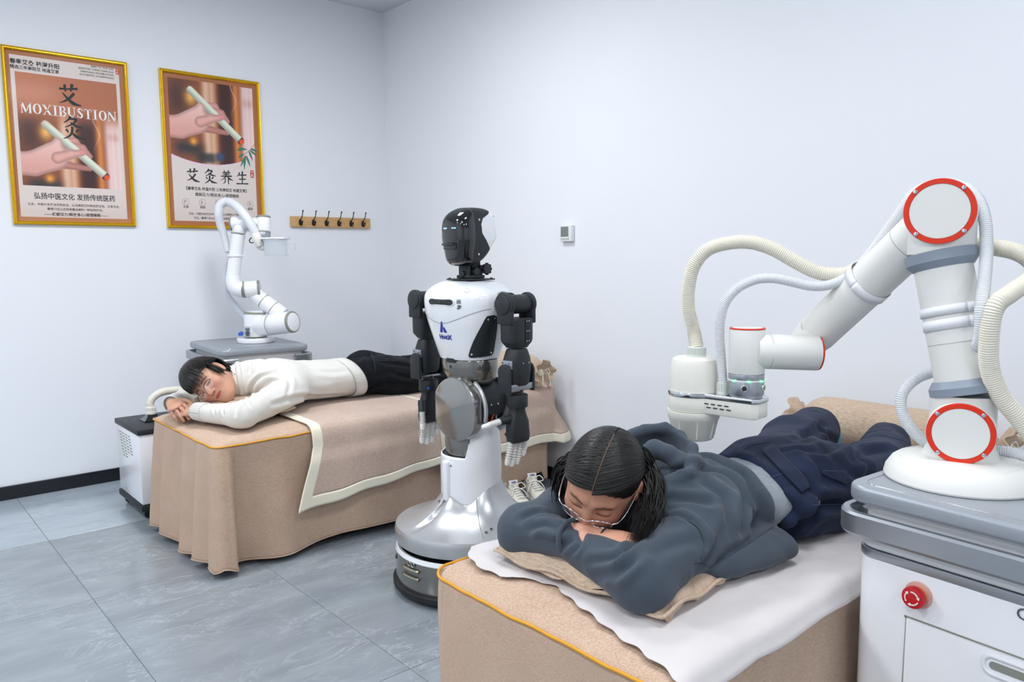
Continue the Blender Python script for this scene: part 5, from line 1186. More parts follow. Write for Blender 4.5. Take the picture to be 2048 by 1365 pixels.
# neck and head
g = G(); g.prism(rrect(.15, .13, .02), Z(.012, 0, 1.160), (1, 0, 0), (0, 1, 0), .005, .001); nk = hb(g, 'neck_plate', BLACKP)
for x, y in ((-.05, -.05), (.07, -.05), (.07, .05), (-.05, .05)): g = G(); g.cyl(Z(x, y, 1.165), Z(x, y, 1.168), .005, .0006, 12); hb(g, 'bolt', BLACKR, nk)
g = G(); g.box(Z(.012, -.03, 1.19), (.055, .012, .05), .003); g.box(Z(.012, .03, 1.19), (.055, .012, .05), .003); g.cyl(Z(-.03, 0, 1.19), Z(.05, 0, 1.19), .016, .003, 24); g.box(Z(.012, 0, 1.172), (.07, .08, .012), .003); g.box(Z(.014, 0.01, 1.225), (.04, .045, .045), .006); g.cyl(Z(.012, -.045, 1.182), Z(.012, -.02, 1.182), .012, .002, 20); hb(g, 'neck_bracket', BLACKP)
g = G(); pl = []
for k in range(48): a = 2 * PI * k / 48; r = .0205 + .0022 * math.cos(a * 8); pl.append((r * math.cos(a), r * math.sin(a)))
g.prism(pl, Z(.045, .045, 1.2), (0, -1, 0), (0, 0, 1), -.014, .002); hb(g, 'neck_knob', BLACKP)
HC = np.array([.016, -.004, 1.316])
def headf(P):
    q = P - HC; y = q[:, 1]; z = q[:, 2]
    top = .108 - .10 * np.clip(-y - .01, 0, 1) ** 1.0 * 1.0 * (np.clip(-y, 0, .1) / .1) - .9 * np.clip(y, 0, 1) ** 2
    w = .070 - .018 * np.clip((-z - .01) / .09, 0, 1) - .012 * np.clip((z - .03) / .07, 0, 1)
    fr = .100 - .012 * np.clip((-z) / .1, 0, 1) - .03 * np.clip((z - .04) / .06, 0, 1) ** 2 - 2.6 * q[:, 0] ** 2
    bkk = .086 - .055 * np.clip((-z - .0) / .08, 0, 1.3) - .01 * np.clip(z / .1, 0, 1)
    d1 = np.abs(q[:, 0]) - w; d2 = -y - fr; d3 = y - bkk; d4 = z - top; d5 = -z - (.104 - .28 * np.clip(y + .02, 0, 1) - .12 * np.clip(-y - .06, 0, 1))
    d = smax(d1, d2, .035); d = smax(d, d3, .03); d = smax(d, d4, .04); return smax(d, d5, .03)
V, Q = nets(headf, HC - .13, HC + .13, .0017); V = relax(V, Q, 3); cen_ = V[Q].mean(1) - HC
sx_ = np.abs(cen_[:, 0]); yb = np.interp(cen_[:, 2], [-.075, -.055, .015, .045, .068, .085, .11], [.062, .052, -.004, -.006, .006, .038, .070])
white = (cen_[:, 1] > yb) & (sx_ > -.0); visor = (cen_[:, 1] < -.038) & ~((sx_ > .062) & (cen_[:, 1] > -.055))
visor = cen_[:, 1] < -.040 + .0 * sx_
for nm, mk, m, sh_ in (('face_visor', visor & ~white, BLACKG, .0015), ('head_shell', ~visor & ~white, BLACKP, 0), ('rear_cover', white, ROBW, -.0015)):
    q = Q[mk]; used = np.unique(q); mp = np.full(len(V), -1); mp[used] = np.arange(len(used)); N_ = normals(V, Q)
    o = mesh_obj(nm, V[used] + N_[used] * sh_, mp[q], m, hr, 180); md = o.modifiers.new('t', 'SOLIDIFY'); md.thickness = .003; md.offset = -1
    if nm == 'head_shell': hs_ = o
    if nm == 'face_visor': fv = o
g = G(); g.prism([(a, b) for a, b in rrect(.062, .022, .006)], HC + Z(0, -.080, -.034), (1, 0, 0), (0, 0, 1), .026, .005); g.box(HC + Z(0, -.108, -.026), (.056, .014, .009), .002); hb(g, 'camera_bar', BLACKG, fv)
for sx2 in (-1, 1):
    for k in (-1, 0, 1):
        q = HC + Z(sx2 * .0235 + k * .0072, -.14, .032)
        while headf(q[None])[0] > .0018: q = q + Z(0, .0006, 0)
        g = G(); g.ball(q, (.0021, .0018, .0021), None, 10, 8); hb(g, 'eye_light', LEDB, fv)
for y, z in ((-.014, .062), (-.014, -.062), (.055, -.046), (.068, .078)):
    q = HC + Z(.075 if y < 0 else .066, y, z)
    for _ in range(30):
        if headf(q[None])[0] > 0: q = q - Z(.001, 0, 0)
    g = G(); g.cyl(q, q + Z(.003, 0, 0), .0042, .0006, 12); hb(g, 'screw', CHROME, hs_)
# arms
def finger(g, a, d, L, r=.0085, tip=.022):
    d = nrm(d); pr = []; s = 0; n = 7; st = (L - tip) / n
    for k in range(n): pr += [(s, r * .72), (s + st * .25, r * .72), (s + st * .3, r * 1.25), (s + st * .5, r * 1.25), (s + st * .55, r * .72)]; s += st
    pr += [(s, r * 1.05), (s + tip * .6, r * .98), (s + tip * .95, r * .7), (L, r * .3)]
    return g.lathe(a, np.array(a) + d, pr, 12, .8)
def arm(sd_, name):
    X = lambda x: sd_ * x
    A = bpy.data.objects.new(name, None); COL.objects.link(A); A.parent = hr; A.location = (sd_ * .250, 0, 0)
    B = lambda g, n, m, a=38, **k: g.build(n, m, A, a, **k)
    g = G(); g.cyl(Z(X(-.095), .0, 1.078), Z(X(-.030), .0, 1.078), .040, .003, 40); B(g, 'shoulder_hub', BLACKP)
    g = G(); g.lathe(Z(X(-.075), 0, 1.078), Z(X(-.03), 0, 1.078), [(0, .030), (.0, .043), (.006, .044), (.008, .041)], 40, cap=False); B(g, 'shoulder_ring', ROBS)
    g = G(); g.cyl(Z(0, -.050, 1.078), Z(0, .050, 1.078), .034, .002, 40); B(g, 'shoulder_axle', BLACKP)
    for y0, y1, s2 in ((-.066, -.046, -1), (.046, .062, 1)):
        g = G(); g.cyl(Z(0, y0, 1.078), Z(0, y1, 1.078), .041, .004, 40); g.box(Z(0, (y0 + y1) / 2, 1.045), (.070, .018, .07), .004)
        g.cyl(Z(0, -.065 if s2 < 0 else .061, 1.078), Z(0, (-.071 if s2 < 0 else .067), 1.078), .033, .003, 36); B(g, 'shoulder_fork', BLACKP)
    R = []
    for z, a, b in ((1.030, .036, .054), (1.024, .040, .057), (.955, .040, .056), (.945, .038, .054), (.932, .031, .042), (.925, .028, .036)):
        R.append([Z(a * (abs(math.cos(p)) ** .55) * np.sign(math.cos(p)), b * (abs(math.sin(p)) ** .55) * np.sign(math.sin(p)), z) for p in np.linspace(0, 2 * PI, 49)])
    g = G(); R = np.array(R); g.grid(R[::-1]); g.add(R[0][:-1], [tuple(range(48))]); g.add(R[-1][:-1], [tuple(range(48))[::-1]]); ua_ = B(g, 'upper_arm', BLACKP, 30)
    g = G(); xo = sd_ * .0405
    g.prism(rrect(.020, .085, .004), Z(xo, .012, .985), (0, 1, 0), (0, 0, 1), .0012 * 1, 0); g.build('service_plate', BLACKR, ua_)
    g = G()
    for z in (1.02, .985, .950):
        for y in (.007, .018): g.cyl(Z(xo * 1.0, y, z), Z(xo + sd_ * .0026, y, z), .0022, 0, 8)
    g.build('screw', CHROME, ua_)
    R = []
    for z, a, b in ((.921, .028, .036), (.912, .032, .040), (.885, .037, .050), (.85, .038, .052), (.80, .034, .046), (.79, .028, .038)):
        R.append([Z(a * (abs(math.cos(p)) ** .7) * np.sign(math.cos(p)), b * (abs(math.sin(p)) ** .7) * np.sign(math.sin(p)), z) for p in np.linspace(0, 2 * PI, 49)])
    g = G(); R = np.array(R); g.grid(R[::-1]); g.add(R[0][:-1], [tuple(range(48))]); g.add(R[-1][:-1], [tuple(range(48))[::-1]]); B(g, 'elbow_housing', BLACKP, 30)
    g = G(); pl = [(.030 * math.cos(a), .028 * math.sin(a)) for a in np.linspace(0, PI, 16)] + [(-.030, -.075), (.030, -.075)]; g.prism(pl, Z(0, -.056, .842), (1, 0, 0), (0, 0, 1), .012, .004); B(g, 'forearm_fork', BLACKP, 30); g = G(); g.prism(pl, Z(0, .062, .842), (1, 0, 0), (0, 0, 1), .010, .003); B(g, 'forearm_fork', BLACKP, 30)
    g = G(); g.box(Z(sd_ * .002, -.0525, .868), (.050, .006, .030), .001); B(g, 'bracket', ALU, 30); g = G(); g.box(Z(0, .0, .775), (.042, .11, .008), .001); g.box(Z(sd_ * .024, 0, .787), (.006, .11, .022), .001); B(g, 'bracket', ALU, 30)
    for x in (-.016, .016): g = G(); g.cyl(Z(x, -.056, .874), Z(x, -.0575, .874), .002, 0, 8); B(g, 'screw', BLACKP)
    for y in (-.008, .02): g = G(); g.cyl(Z(sd_ * .0375, y, .872), Z(sd_ * .0395, y, .872), .0025, 0, 10); B(g, 'screw', CHROME)
    g = G(); g.cyl(Z(0, 0, .755), Z(0, 0, .775), .022, 0, 30); g.cyl(Z(0, 0, .712), Z(0, 0, .758), .0385, .004, 44); wr = B(g, 'wrist', BLACKP)
    if sd_ < 0: g = G(); g.ball(Z(.030, -.0245, .728), .0022, None, 8, 6); g.build('status_light', LEDD, wr)
    # hand: flat palm hanging down, thumb on the forward side
    R = []
    for z, a, b, yo in ((.713, .030, .030, 0), (.70, .028, .028, 0), (.682, .030, .034, 0), (.66, .034, .044, .0), (.61, .036, .047, .002), (.592, .034, .045, .003), (.586, .030, .042, .003)):
        R.append([Z(a * .72 * (abs(math.cos(p)) ** .5) * np.sign(math.cos(p)), yo + b * (abs(math.sin(p)) ** .6) * np.sign(math.sin(p)), z) for p in np.linspace(0, 2 * PI, 49)])
    g = G(); R = np.array(R); g.grid(R[::-1]); g.add(R[0][:-1], [tuple(range(48))]); g.add(R[-1][:-1], [tuple(range(48))[::-1]])
    if sd_ > 0: tb0, td = Z(-.004, -.040, .672), nrm(Z(-.25, -1, -.12))
    else: tb0, td = Z(.010, -.044, .668), nrm(Z(.35, -.25, -1))
    g.lathe(tb0 - td * .01, tb0 + td, [(0, .015), (.015, .0155), (.046, .0135), (.048, .011)], 20); g.cyl(Z(-.026 * sd_, -.03, .612), Z(-.030 * sd_, -.03, .612), .006, .001, 14); hd_ = B(g, 'hand', BLACKP, 45)
    g = G(); finger(g, tb0 + td * .036, td + Z(0, 0, -.06 if sd_ > 0 else 0), .074, .0112, .026); g.build('thumb', FINGM, hd_, 30)
    for k, (y, L, dx) in enumerate(((-.033, .088, -.05), (-.011, .096, -.02), (.012, .092, .0), (.034, .066, .06))):
        g = G(); finger(g, Z(0, y + .003, .590), Z(-.10 * sd_ - 0.0, dx * 1.4 - .12, -1), L, .0112, .024); g.build('finger', FINGM, hd_, 30)
    return A
arm(1, 'arm'); arm(-1, 'arm')

# ---------------------------------------------------------------- people: helpers
from mathutils.bvhtree import BVHTree
def ray_dir(x, y): return nrm(CAM_M.T @ np.array([(x - 1024) / FOC, -(y - 682.5) / FOC, 1.0]))
class Surf:
    """triangle tree over one or more meshes, used to lay seams, folds and patches on a body's surface"""
    def __init__(s, V, Q): s.V, s.Q = V, Q; s.t = BVHTree.FromPolygons([tuple(v) for v in V], [tuple(q) for q in Q])
    def hit(s, x, y):
        h = s.t.ray_cast(Vector(CAM_P), Vector(ray_dir(x, y)))
        return (np.array(h[0]), np.array(h[1])) if h[0] is not None else None
    def line(s, pts, n=24):
        P = spline(np.array(pts, float), max(2, n // len(pts))); out = []; nn = []
        for x, y in P:
            h = s.hit(x, y)
            if h is not None: out.append(h[0]); nn.append(h[1])
        return np.array(out), np.array(nn)
def folds(V, Q, lst):
    """lst of (pixel polyline, width m, depth m): valleys with a soft ridge beside them"""
    S = Surf(V, Q); N = normals(V, Q); D = np.zeros(len(V))
    for pts, w_, dep in lst:
        L, _ = S.line(pts, 30)
        if len(L) < 3: continue
        lo, hi = L.min(0) - 4 * w_, L.max(0) + 4 * w_; idx = np.where(((V > lo) & (V < hi)).all(1))[0]
        if not len(idx): continue
        d = np.full(len(idx), 9.0); tt = np.zeros(len(idx))
        for k in range(len(L) - 1):
            a = L[k]; ba = L[k + 1] - a; t = np.clip(((V[idx] - a) @ ba) / (ba @ ba + 1e-12), 0, 1)
            q = np.linalg.norm(V[idx] - a - t[:, None] * ba, axis=1); m = q < d; d[m] = q[m]; tt[m] = (k + t[m]) / (len(L) - 1)
        e = np.sin(np.clip(tt, .03, .97) * PI) ** .5
        D[idx] += e * dep * (-np.exp(-(d / w_) ** 2) + .75 * np.exp(-((d - 2.1 * w_) / (1.1 * w_)) ** 2))
    return V + N * D[:, None]
def wrinkle(V, Q, amp, f=(14, 14, 14), seed=0.0, o=2):
    N = normals(V, Q); return V + N * (amp * fbm(V * np.array(f) + seed, o))[:, None]
def seam_on(S, pts, r, name, m, parent, off=.001, n=40):
    L, N_ = S.line(pts, n)
    if len(L) < 3: return None
    g = G(); g.tube(L + N_ * off, r, 6); return g.build(name, m, parent, 180, True)
def patch_on(S, poly, name, m, parent, off=.003, sub=9):
    """four cornered patch (pixel corners) laid on the surface"""
    a, b, c, d = [np.array(p, float) for p in poly]; R = []
    for i in np.linspace(0, 1, sub + 4):
        row = []
        for j in np.linspace(0, 1, sub):
            q = (a * (1 - i) + b * i) * (1 - j) + (d * (1 - i) + c * i) * j; h = S.hit(*q)
            if h is None: return None
            row.append(h[0] + h[1] * off)
        R.append(row)
    R = np.array(R); n0 = np.cross(R[1, 0] - R[0, 0], R[0, 1] - R[0, 0])
    if np.dot(n0, S.hit(*((a + c) / 2))[1]) > 0: R = R[:, ::-1]
    o = sheet(name, R, m, parent, .003, world=True)
    ring = np.concatenate([R[0], R[1:, -1], R[-1][::-1][1:], R[::-1][1:-1, 0]]); 
    return o, ring
def head_sdf(P, Hc, e, u, f, open_eyes=False):
    R = np.array([e, u, f]); q = (P - Hc) @ R.T   # e, u, f coordinates
    x, y, z = np.abs(q[:, 0]), q[:, 1], q[:, 2]; A = np.stack([x, y, z], 1)
    d = ell(A, (0, .018, -.010), (.076, .095, .093))
    d = smin(d, ell(A, (0, -.035, .025), (.060, .075, .066)), .03)
    d = smin(d, cap(A, (.0, -.092, .062), (.0, -.075, .05), .020, .03), .03)
    d = smin(d, cap(A, (.050, -.045, .0), (.020, -.088, .050), .016, .018), .03)
    d = smin(d, ell(A, (.036, -.022, .056), (.024, .022, .022)), .02)
    d = smin(d, cap(A, (.012, .030, .076), (.042, .028, .062), .008, .007), .014)
    sock = ell(A, (.031, .010, .088), (.019, .011, .012)); d = smax(d, -sock, .010)
    lid = ell(A, (.031, .008, .066), (.0155, .0125, .0145)); d = smin(d, lid, .004)
    d = smin(d, cap(A, (0, .016, .080), (0, -.020, .101), .0055, .0085), .010)
    d = smin(d, ell(A, (0, -.024, .099), (.0105, .0085, .0105)), .006); d = smin(d, ell(A, (.0125, -.027, .090), (.0075, .0065, .009)), .005)
    d = smax(d, -ell(A, (.0065, -.0335, .094), (.0035, .003, .006)), .002)
    d = smin(d, cap(A, (.0, -.0505, .0865), (.0225, -.0545, .076), .0050, .0022), .003); d = smin(d, cap(A, (0, -.0600, .0845), (.019, -.057, .076), .0058, .0025), .003)
    d = smax(d, -cap(A, (0, -.0552, .0945), (.023, -.0555, .081), .0016, .0012), .001)
    ear = ell(A, (.080, -.002, -.012), (.0085, .033, .0195)); ear = smax(ear, -ell(A, (.0885, .003, -.008), (.007, .021, .011)), .004); d = smin(d, ear, .004)
    return d
def skin_attr(o, cols):
    ca = o.data.color_attributes.new('skin', 'FLOAT_COLOR', 'POINT'); l = np.clip(cols, 0, 255) / 255; l = np.where(l <= 0.04045, l / 12.92, ((l + 0.055) / 1.055) ** 2.4)
    ca.data.foreach_set('color', np.concatenate([l, np.ones((len(l), 1))], 1).ravel())
def skin_mat(name):
    m = bpy.data.materials.new(name); m.use_nodes = True; b = m.node_tree.nodes['Principled BSDF']
    v = nd(m.node_tree, 'ShaderNodeVertexColor', layer_name='skin'); m.node_tree.links.new(v.outputs[0], b.inputs['Base Color'])
    b.inputs['Roughness'].default_value = .5; b.inputs['Subsurface Weight'].default_value = .12; b.inputs['Subsurface Radius'].default_value = (.01, .004, .002); b.inputs['Subsurface Scale'].default_value = .5; b.inputs['Specular IOR Level'].default_value = .4
    return m
def face_colour(V, Hc, e, u, f, base, brow, lip):
    q = (V - Hc) @ np.array([e, u, f]).T; x, y, z = np.abs(q[:, 0]), q[:, 1], q[:, 2]
    c = np.zeros((len(V), 3)) + np.array(base, float)
    def mixc(c, k, col): return c * (1 - k[:, None]) + np.array(col, float) * k[:, None]
    fr = np.clip((z - .03) / .02, 0, 1)
    c = mixc(c, .35 * fr * np.exp(-((x - .04) / .018) ** 2 - ((y + .025) / .018) ** 2), (205, 110, 98)); c = mixc(c, .3 * fr * np.exp(-(x / .014) ** 2 - ((y + .024) / .012) ** 2), (205, 110, 95))
    lm = fr * np.clip(1.6 - 1.6 * np.sqrt((x / .0235) ** 2 + ((y + .0555 + .15 * x * 0) / .0095) ** 2), 0, 1) * (z > .072); c = mixc(c, np.clip(lm * 2, 0, 1), lip)
    c = mixc(c, .85 * fr * np.exp(-((y + .0553) / .0012) ** 2) * (x < .022) * (z > .07), (96, 40, 38))
    bm = fr * np.exp(-((y - .0285 - .10 * (x - .012) * (x < .034) + .25 * (x - .034) * (x > .034)) / .0036) ** 2) * np.clip((x - .010) / .006, 0, 1) * np.clip((.052 - x) / .008, 0, 1); c = mixc(c, .85 * bm, brow)
    lash = fr * np.exp(-((y - (.0015 + 2.2 * (x - .031) ** 2 * 6)) / .0014) ** 2) * (np.abs(x - .031) < .0155); c = mixc(c, .9 * lash, (34, 24, 22))
    no = fr * np.exp(-((x - .0065) / .003) ** 2 - ((y + .034) / .0025) ** 2) * (z > .085); c = mixc(c, .7 * no, (90, 45, 38))
    er = np.exp(-((x - .08) / .008) ** 2) * np.exp(-((y + .0) / .03) ** 2) * (np.abs(z + .01) < .03); c = mixc(c, .3 * er, (205, 120, 100)); return c
def hand_sdf(P, w, d, n, s, spec, k=.004):
    """w wrist point, d direction to the knuckles, n back of the hand, s sideways (thumb side); spec per finger: (spread, curl list)"""
    w, d, n, s = [np.array(v, float) for v in (w, d, n, s)]; D_ = ecap(P, w, w + d * .078, .024, .015, .038, .0135, n)
    L = [(.042, .026, .020), (.047, .030, .022), (.043, .028, .021), (.034, .021, .018)]; r = [.0088, .009, .0086, .0078]
    for i in range(4):
        spread, curl = spec[i]; a = w + d * (.076 - .004 * abs(i - 1)) + s * (.028 - .0185 * i); ang = 0; dirv = d * math.cos(spread) + s * math.sin(spread)
        for j in range(3):
            ang += curl[j]; dv = dirv * math.cos(ang) - n * math.sin(ang); b = a + dv * L[i][j]; D_ = smin(D_, cap(P, a, b, r[i] * (1 - .07 * j), r[i] * (.93 - .08 * j)), k); a = b
    spread, curl = spec[4]; a = w + d * .018 + s * .024; b = w + d * .045 + s * (.048 + spread * .01) - n * .012 * (1 + curl[0]); c = b + nrm(d + s * spread - n * curl[1]) * .032; e_ = c + nrm(d + s * spread * .4 - n * curl[2]) * .025
    D_ = smin(D_, cap(P, a, b, .017, .0125), .01); D_ = smin(D_, cap(P, b, c, .0118, .0105), k); return smin(D_, cap(P, c, e_, .0102, .0085), k)
def clip_mesh(V, Q, keep):
    q = Q[keep[Q].all(1)]; used = np.unique(q); mp = np.full(len(V), -1); mp[used] = np.arange(len(used)); return V[used], mp[q]
HAIRM = mat('black_hair', '120F0D', .38, bump=.0006, bscale=260, spec=.45, var=.3, vscale=90)
def strands(paths, r, name, parent, m=HAIRM, seg=5, flat=.45):
    """tapered locks joined into one mesh"""
    Vs = []; Fs = []; n0 = 0; th = np.linspace(0, 2 * PI, seg, endpoint=False)
    for P, nr in paths:
        P = np.array(P); nr = np.array(nr); k = len(P); T = np.gradient(P, axis=0); T /= np.linalg.norm(T, axis=1)[:, None] + 1e-9
        B = np.cross(T, nr); B /= np.linalg.norm(B, axis=1)[:, None] + 1e-9; N2 = np.cross(B, T); s = np.linspace(0, 1, k); rr = r * np.clip(np.sin(np.clip(s * 1.05 + .10, 0, 1) * PI) ** .5, .08, 1)
        V = P[:, None] + rr[:, None, None] * (np.cos(th)[None, :, None] * B[:, None] + flat * np.sin(th)[None, :, None] * N2[:, None]); Vs.append(V.reshape(-1, 3))
        i = np.arange(k - 1)[:, None] * seg; j = np.arange(seg)[None]; j2 = (j + 1) % seg; Fs.append(np.stack([i + j, i + j2, i + seg + j2, i + seg + j], -1).reshape(-1, 4) + n0); n0 += k * seg
    return mesh_obj(name, np.concatenate(Vs), np.concatenate(Fs), m, parent, 180, True)

# ================================================================ woman in the grey hoodie
gp = (1.75, 1.05, .545)
girl = empty('person', gp, 'person in grey hoodie and dark jeans lying face down on the near bed', 'person')
HG = np.array([1.235, 1.125, .748])
g_f = c2w(-.42, -.68, .60); g_u0 = c2w(.0, .67, .74); g_e = nrm(np.cross(g_u0, g_f)); g_u = np.cross(g_f, g_e)
Lsh, Lel, Lha = (1.43, .965, .655), (1.140, .935, .606), (1.150, 1.09, .620)
Rsh, Rel, Rwr = (1.45, 1.28, .655), (1.155, 1.288, .606), (1.148, 1.155, .632)
def girl_torso(P, o=0.0):
    d = ecap(P, (1.42, 1.13, .660), (1.66, 1.05, .66), .150 + o, .086 + o, .158 + o, .088 + o, (0, 0, 1))
    return smin(d, ecap(P, (1.45, 1.22, .668), (1.44, 1.02, .660), .085 + o, .078 + o, .085 + o, .078 + o, (0, 0, 1)), .06)
def girl_arms(P, o=0.0):
    dl = smin(cap(P, Lsh, Lel, .074 + o, .057 + o), cap(P, Lel, Lha, .057 + o, .042 + o), .03)
    dr = smin(cap(P, Rsh, Rel, .074 + o, .060 + o), cap(P, Rel, Rwr, .060 + o, .041 + o), .03); return dl, dr
HR1 = [at(*q) for q in ((1255, 872, 1.86), (1290, 860, 1.875), (1330, 857, 1.875), (1360, 873, 1.86), (1374, 900, 1.835), (1378, 925, 1.81))]
HR2 = [at(*q) for q in ((1290, 912, 1.80), (1310, 897, 1.80), (1336, 908, 1.785), (1360, 925, 1.775), (1382, 935, 1.785), (1380, 958, 1.765), (1352, 978, 1.735), (1322, 995, 1.71), (1300, 1012, 1.69))]
def hoodie_f(P):
    d = girl_torso(P); dl, dr = girl_arms(P); d = smin(d, dl, .035); d = smin(d, dr, .035) if False else np.minimum(smin(d, dr, .035), 9)
    q = P - np.array([1.685, 1.04, 0]); hem = q @ nrm(np.array([.93, -.36, .10])) - .0
    d = smax(d, P[:, 0] * .97 - P[:, 1] * .24 - 1.325 + (P[:, 2] - .66) * .12, .012)
    flo = -(P[:, 2] - .549); d = smax(d, flo, .02)
    c0 = np.array([1.408, 1.138, .764]); o1 = ell(P, c0, (.105, .130, .100)); o2 = ell(P, c0 + (-.010, .004, .030), (.090, .114, .100)); hd_ = smax(smax(o1, -o2, .008), (P[:, 2] - .788) - .55 * (P[:, 0] - 1.42) - .10 * (P[:, 1] - 1.1), .010)
    col = smax(cap(P, (1.36, 1.13, .715), (1.33, 1.13, .72), .098), -cap(P, (1.40, 1.13, .73), (1.20, 1.13, .755), .078), .01)
    d = smin(d, smax(ecap(P, (1.38, .935, .590), (1.56, .905, .585), .080, .040, .068, .036, (0, 0, 1)), P[:, 0] * .97 - P[:, 1] * .24 - 1.325, .006), .03)
    d = smin(d, hd_, .014); d = smax(d, -ell(P, c0 + (-.012, .004, .045), (.080, .102, .078)), .012)
    for RL, rr_ in ((HR1, .0125), (HR2, .019)):
        for a_, b_ in zip(RL[:-1], RL[1:]): d = smin(d, cap(P, a_, b_, rr_), .009)
    return d
V, Q = nets(hoodie_f, (1.03, .82, .52), (1.80, 1.42, .90), .0056); V = relax(V, Q, 3)
V = wrinkle(V, Q, .0045, (15, 9, 15), 3.0); 
FG = [([(1180, 1125), (1230, 1118), (1262, 1092), (1275, 1085)], .008, .010), ([(1190, 1150), (1235, 1140), (1275, 1112)], .010, .008), ([(1225, 1165), (1250, 1140), (1270, 1118)], .008, .006),
      ([(1320, 1040), (1360, 1032), (1395, 1055), (1410, 1090)], .007, .009), ([(1330, 1000), (1375, 1000), (1430, 1010)], .010, .009), ([(1400, 960), (1450, 1000), (1460, 1060)], .012, .012),
      ([(1395, 935), (1450, 955), (1485, 1000), (1480, 1060)], .012, .013), ([(1385, 905), (1440, 925), (1490, 960), (1500, 1000)], .010, .010), ([(1310, 1110), (1350, 1090), (1400, 1080)], .012, .006),
      ([(1420, 1130), (1470, 1100), (1540, 1060)], .008, .005), ([(1060, 1060), (1090, 1050), (1120, 1062)], .008, .008), ([(1080, 1080), (1120, 1090), (1150, 1080)], .009, .007), ([(1040, 1040), (1075, 1025), (1110, 1030)], .008, .007),
      ([(1140, 1110), (1160, 1090), (1165, 1065)], .006, .006), ([(1500, 980), (1520, 1020), (1500, 1060)], .012, .008), ([(1300, 960), (1340, 950), (1380, 930)], .008, .008), ([(1390, 1140), (1420, 1110), (1445, 1060)], .009, .007)]
V = folds(V, Q, FG); V[:, 2] = np.maximum(V[:, 2], .5465)
HOOD = mat('slate_hoodie_fleece', '3D4753', .95, bump=.0004, bscale=700, sheen=.12, var=.05, vscale=14)
mesh_obj('hoodie', V, Q, HOOD, girl, 180, True); hood_o = LAST[0]; SH = Surf(V, Q)
HSEAM = mat('hoodie_seam', '39424C', .9)
for pts in ([(1370, 1040), (1395, 1055), (1408, 1085), (1402, 1120)], [(1420, 1135), (1470, 1105), (1545, 1055)], [(1388, 1128), (1405, 1128), (1420, 1136)]): seam_on(SH, pts, .0016, 'seam', HSEAM, hood_o, .0)
# cuff rims
for c, d_, r_ in ((np.array(Rwr), nrm(np.array(Rwr) - np.array(Rel)), .044),):
    g = G(); u_, v_, _ = frame(d_); g.tube([c + d_ * .028 + (u_ * math.cos(a) + v_ * math.sin(a)) * r_ * .93 for a in np.linspace(0, 2 * PI, 25)[:-1]], .0055, 8, closed=True); g.build('cuff', HOOD, hood_o, 180, True)
# grey shirt showing between hoodie and jeans
def shirt_f(P):
    d = ecap(P, (1.64, 1.05, .652), (1.76, 1.03, .650), .142, .076, .153, .081, (0, 0, 1)); return smax(smax(d, -(P[:, 2] - .5485), .01), P[:, 0] - 1.75, .01)
V, Q = nets(shirt_f, (1.40, .82, .53), (1.95, 1.30, .80), .009); V = relax(V, Q, 2); V = wrinkle(V, Q, .003, (30, 12, 20), 8.)
mesh_obj('shirt', V, Q, mat('light_grey_jersey', '8E969E', .9, sheen=.2, var=.08, vscale=60, bump=.0003, bscale=400), girl, 180, True)
# jeans
def jeans_f(P):
    d = ecap(P, (1.70, 1.035, .648), (1.90, 1.02, .650), .163, .090, .178, .100, (0, 0, 1))
    d = smin(d, ell(P, (1.83, .955, .690), (.11, .080, .062)), .04); d = smin(d, ell(P, (1.83, 1.10, .690), (.11, .080, .068)), .04)
    l = smin(cap(P, (1.87, .945, .635), (2.14, .925, .628), .100, .088), cap(P, (2.14, .925, .628), (2.53, 1.06, .628), .088, .070), .05)
    r = smin(cap(P, (1.90, 1.11, .640), (2.20, 1.205, .645), .100, .090), cap(P, (2.20, 1.205, .645), (2.47, 1.275, .650), .092, .078), .05)
    d = smin(d, l, .03); d = smin(d, r, .03)
    d = smin(d, ecap(P, (1.74, .925, .585), (2.05, .895, .580), .06, .035, .055, .033, (0, 0, 1)), .03)
    d = smax(d, -(P[:, 2] - .5485), .015)
    return smax(d, -((P[:, 0] - 1.682) * .95 - (P[:, 1] - 1.04) * .31), .006)
V, Q = nets(jeans_f, (1.62, .74, .53), (2.70, 1.42, .84), .0075); V = relax(V, Q, 3); V = wrinkle(V, Q, .006, (13, 16, 13), 12.)
FJ = [([(1560, 1000), (1600, 1040), (1560, 1070)], .014, .012), ([(1545, 1078), (1600, 1050), (1650, 1010), (1690, 1005)], .012, .016), ([(1610, 905), (1640, 930), (1650, 970)], .012, .009), ([(1640, 905), (1670, 895), (1700, 880), (1720, 870)], .014, .016),
      ([(1560, 905), (1600, 900), (1640, 910)], .012, .008), ([(1640, 860), (1665, 880), (1690, 890)], .012, .010), ([(1590, 880), (1620, 870), (1650, 850)], .012, .008), ([(1700, 920), (1740, 905), (1790, 900)], .014, .009),
      ([(1690, 940), (1730, 960), (1780, 950)], .013, .009), ([(1610, 960), (1640, 1000), (1690, 1010)], .012, .009), ([(1700, 890), (1730, 930), (1735, 960)], .012, .008), ([(1455, 900), (1470, 920), (1500, 930)], .010, .006)]
V = folds(V, Q, FJ); V[:, 2] = np.maximum(V[:, 2], .547)
DENIM = mat('dark_indigo_denim', '121F3B', .92, bump=.0005, bscale=600, sheen=.04, var=.22, vscale=22); STITCH = mat('denim_stitching', '3A4A6A', .85)
mesh_obj('jeans', V, Q, DENIM, girl, 180, True); je = LAST[0]; SJ = Surf(V, Q)
def flap(poly, nm='pocket_flap'):
    r = patch_on(SJ, poly, nm, DENIM, je, .005)
    if r: g = G(); L = r[1]; c = L.mean(0); g.tube(c + (L - c) * .93 + np.array([0, 0, .003]), .0011, 5, closed=True); g.build('stitching', STITCH, je, 180, True)
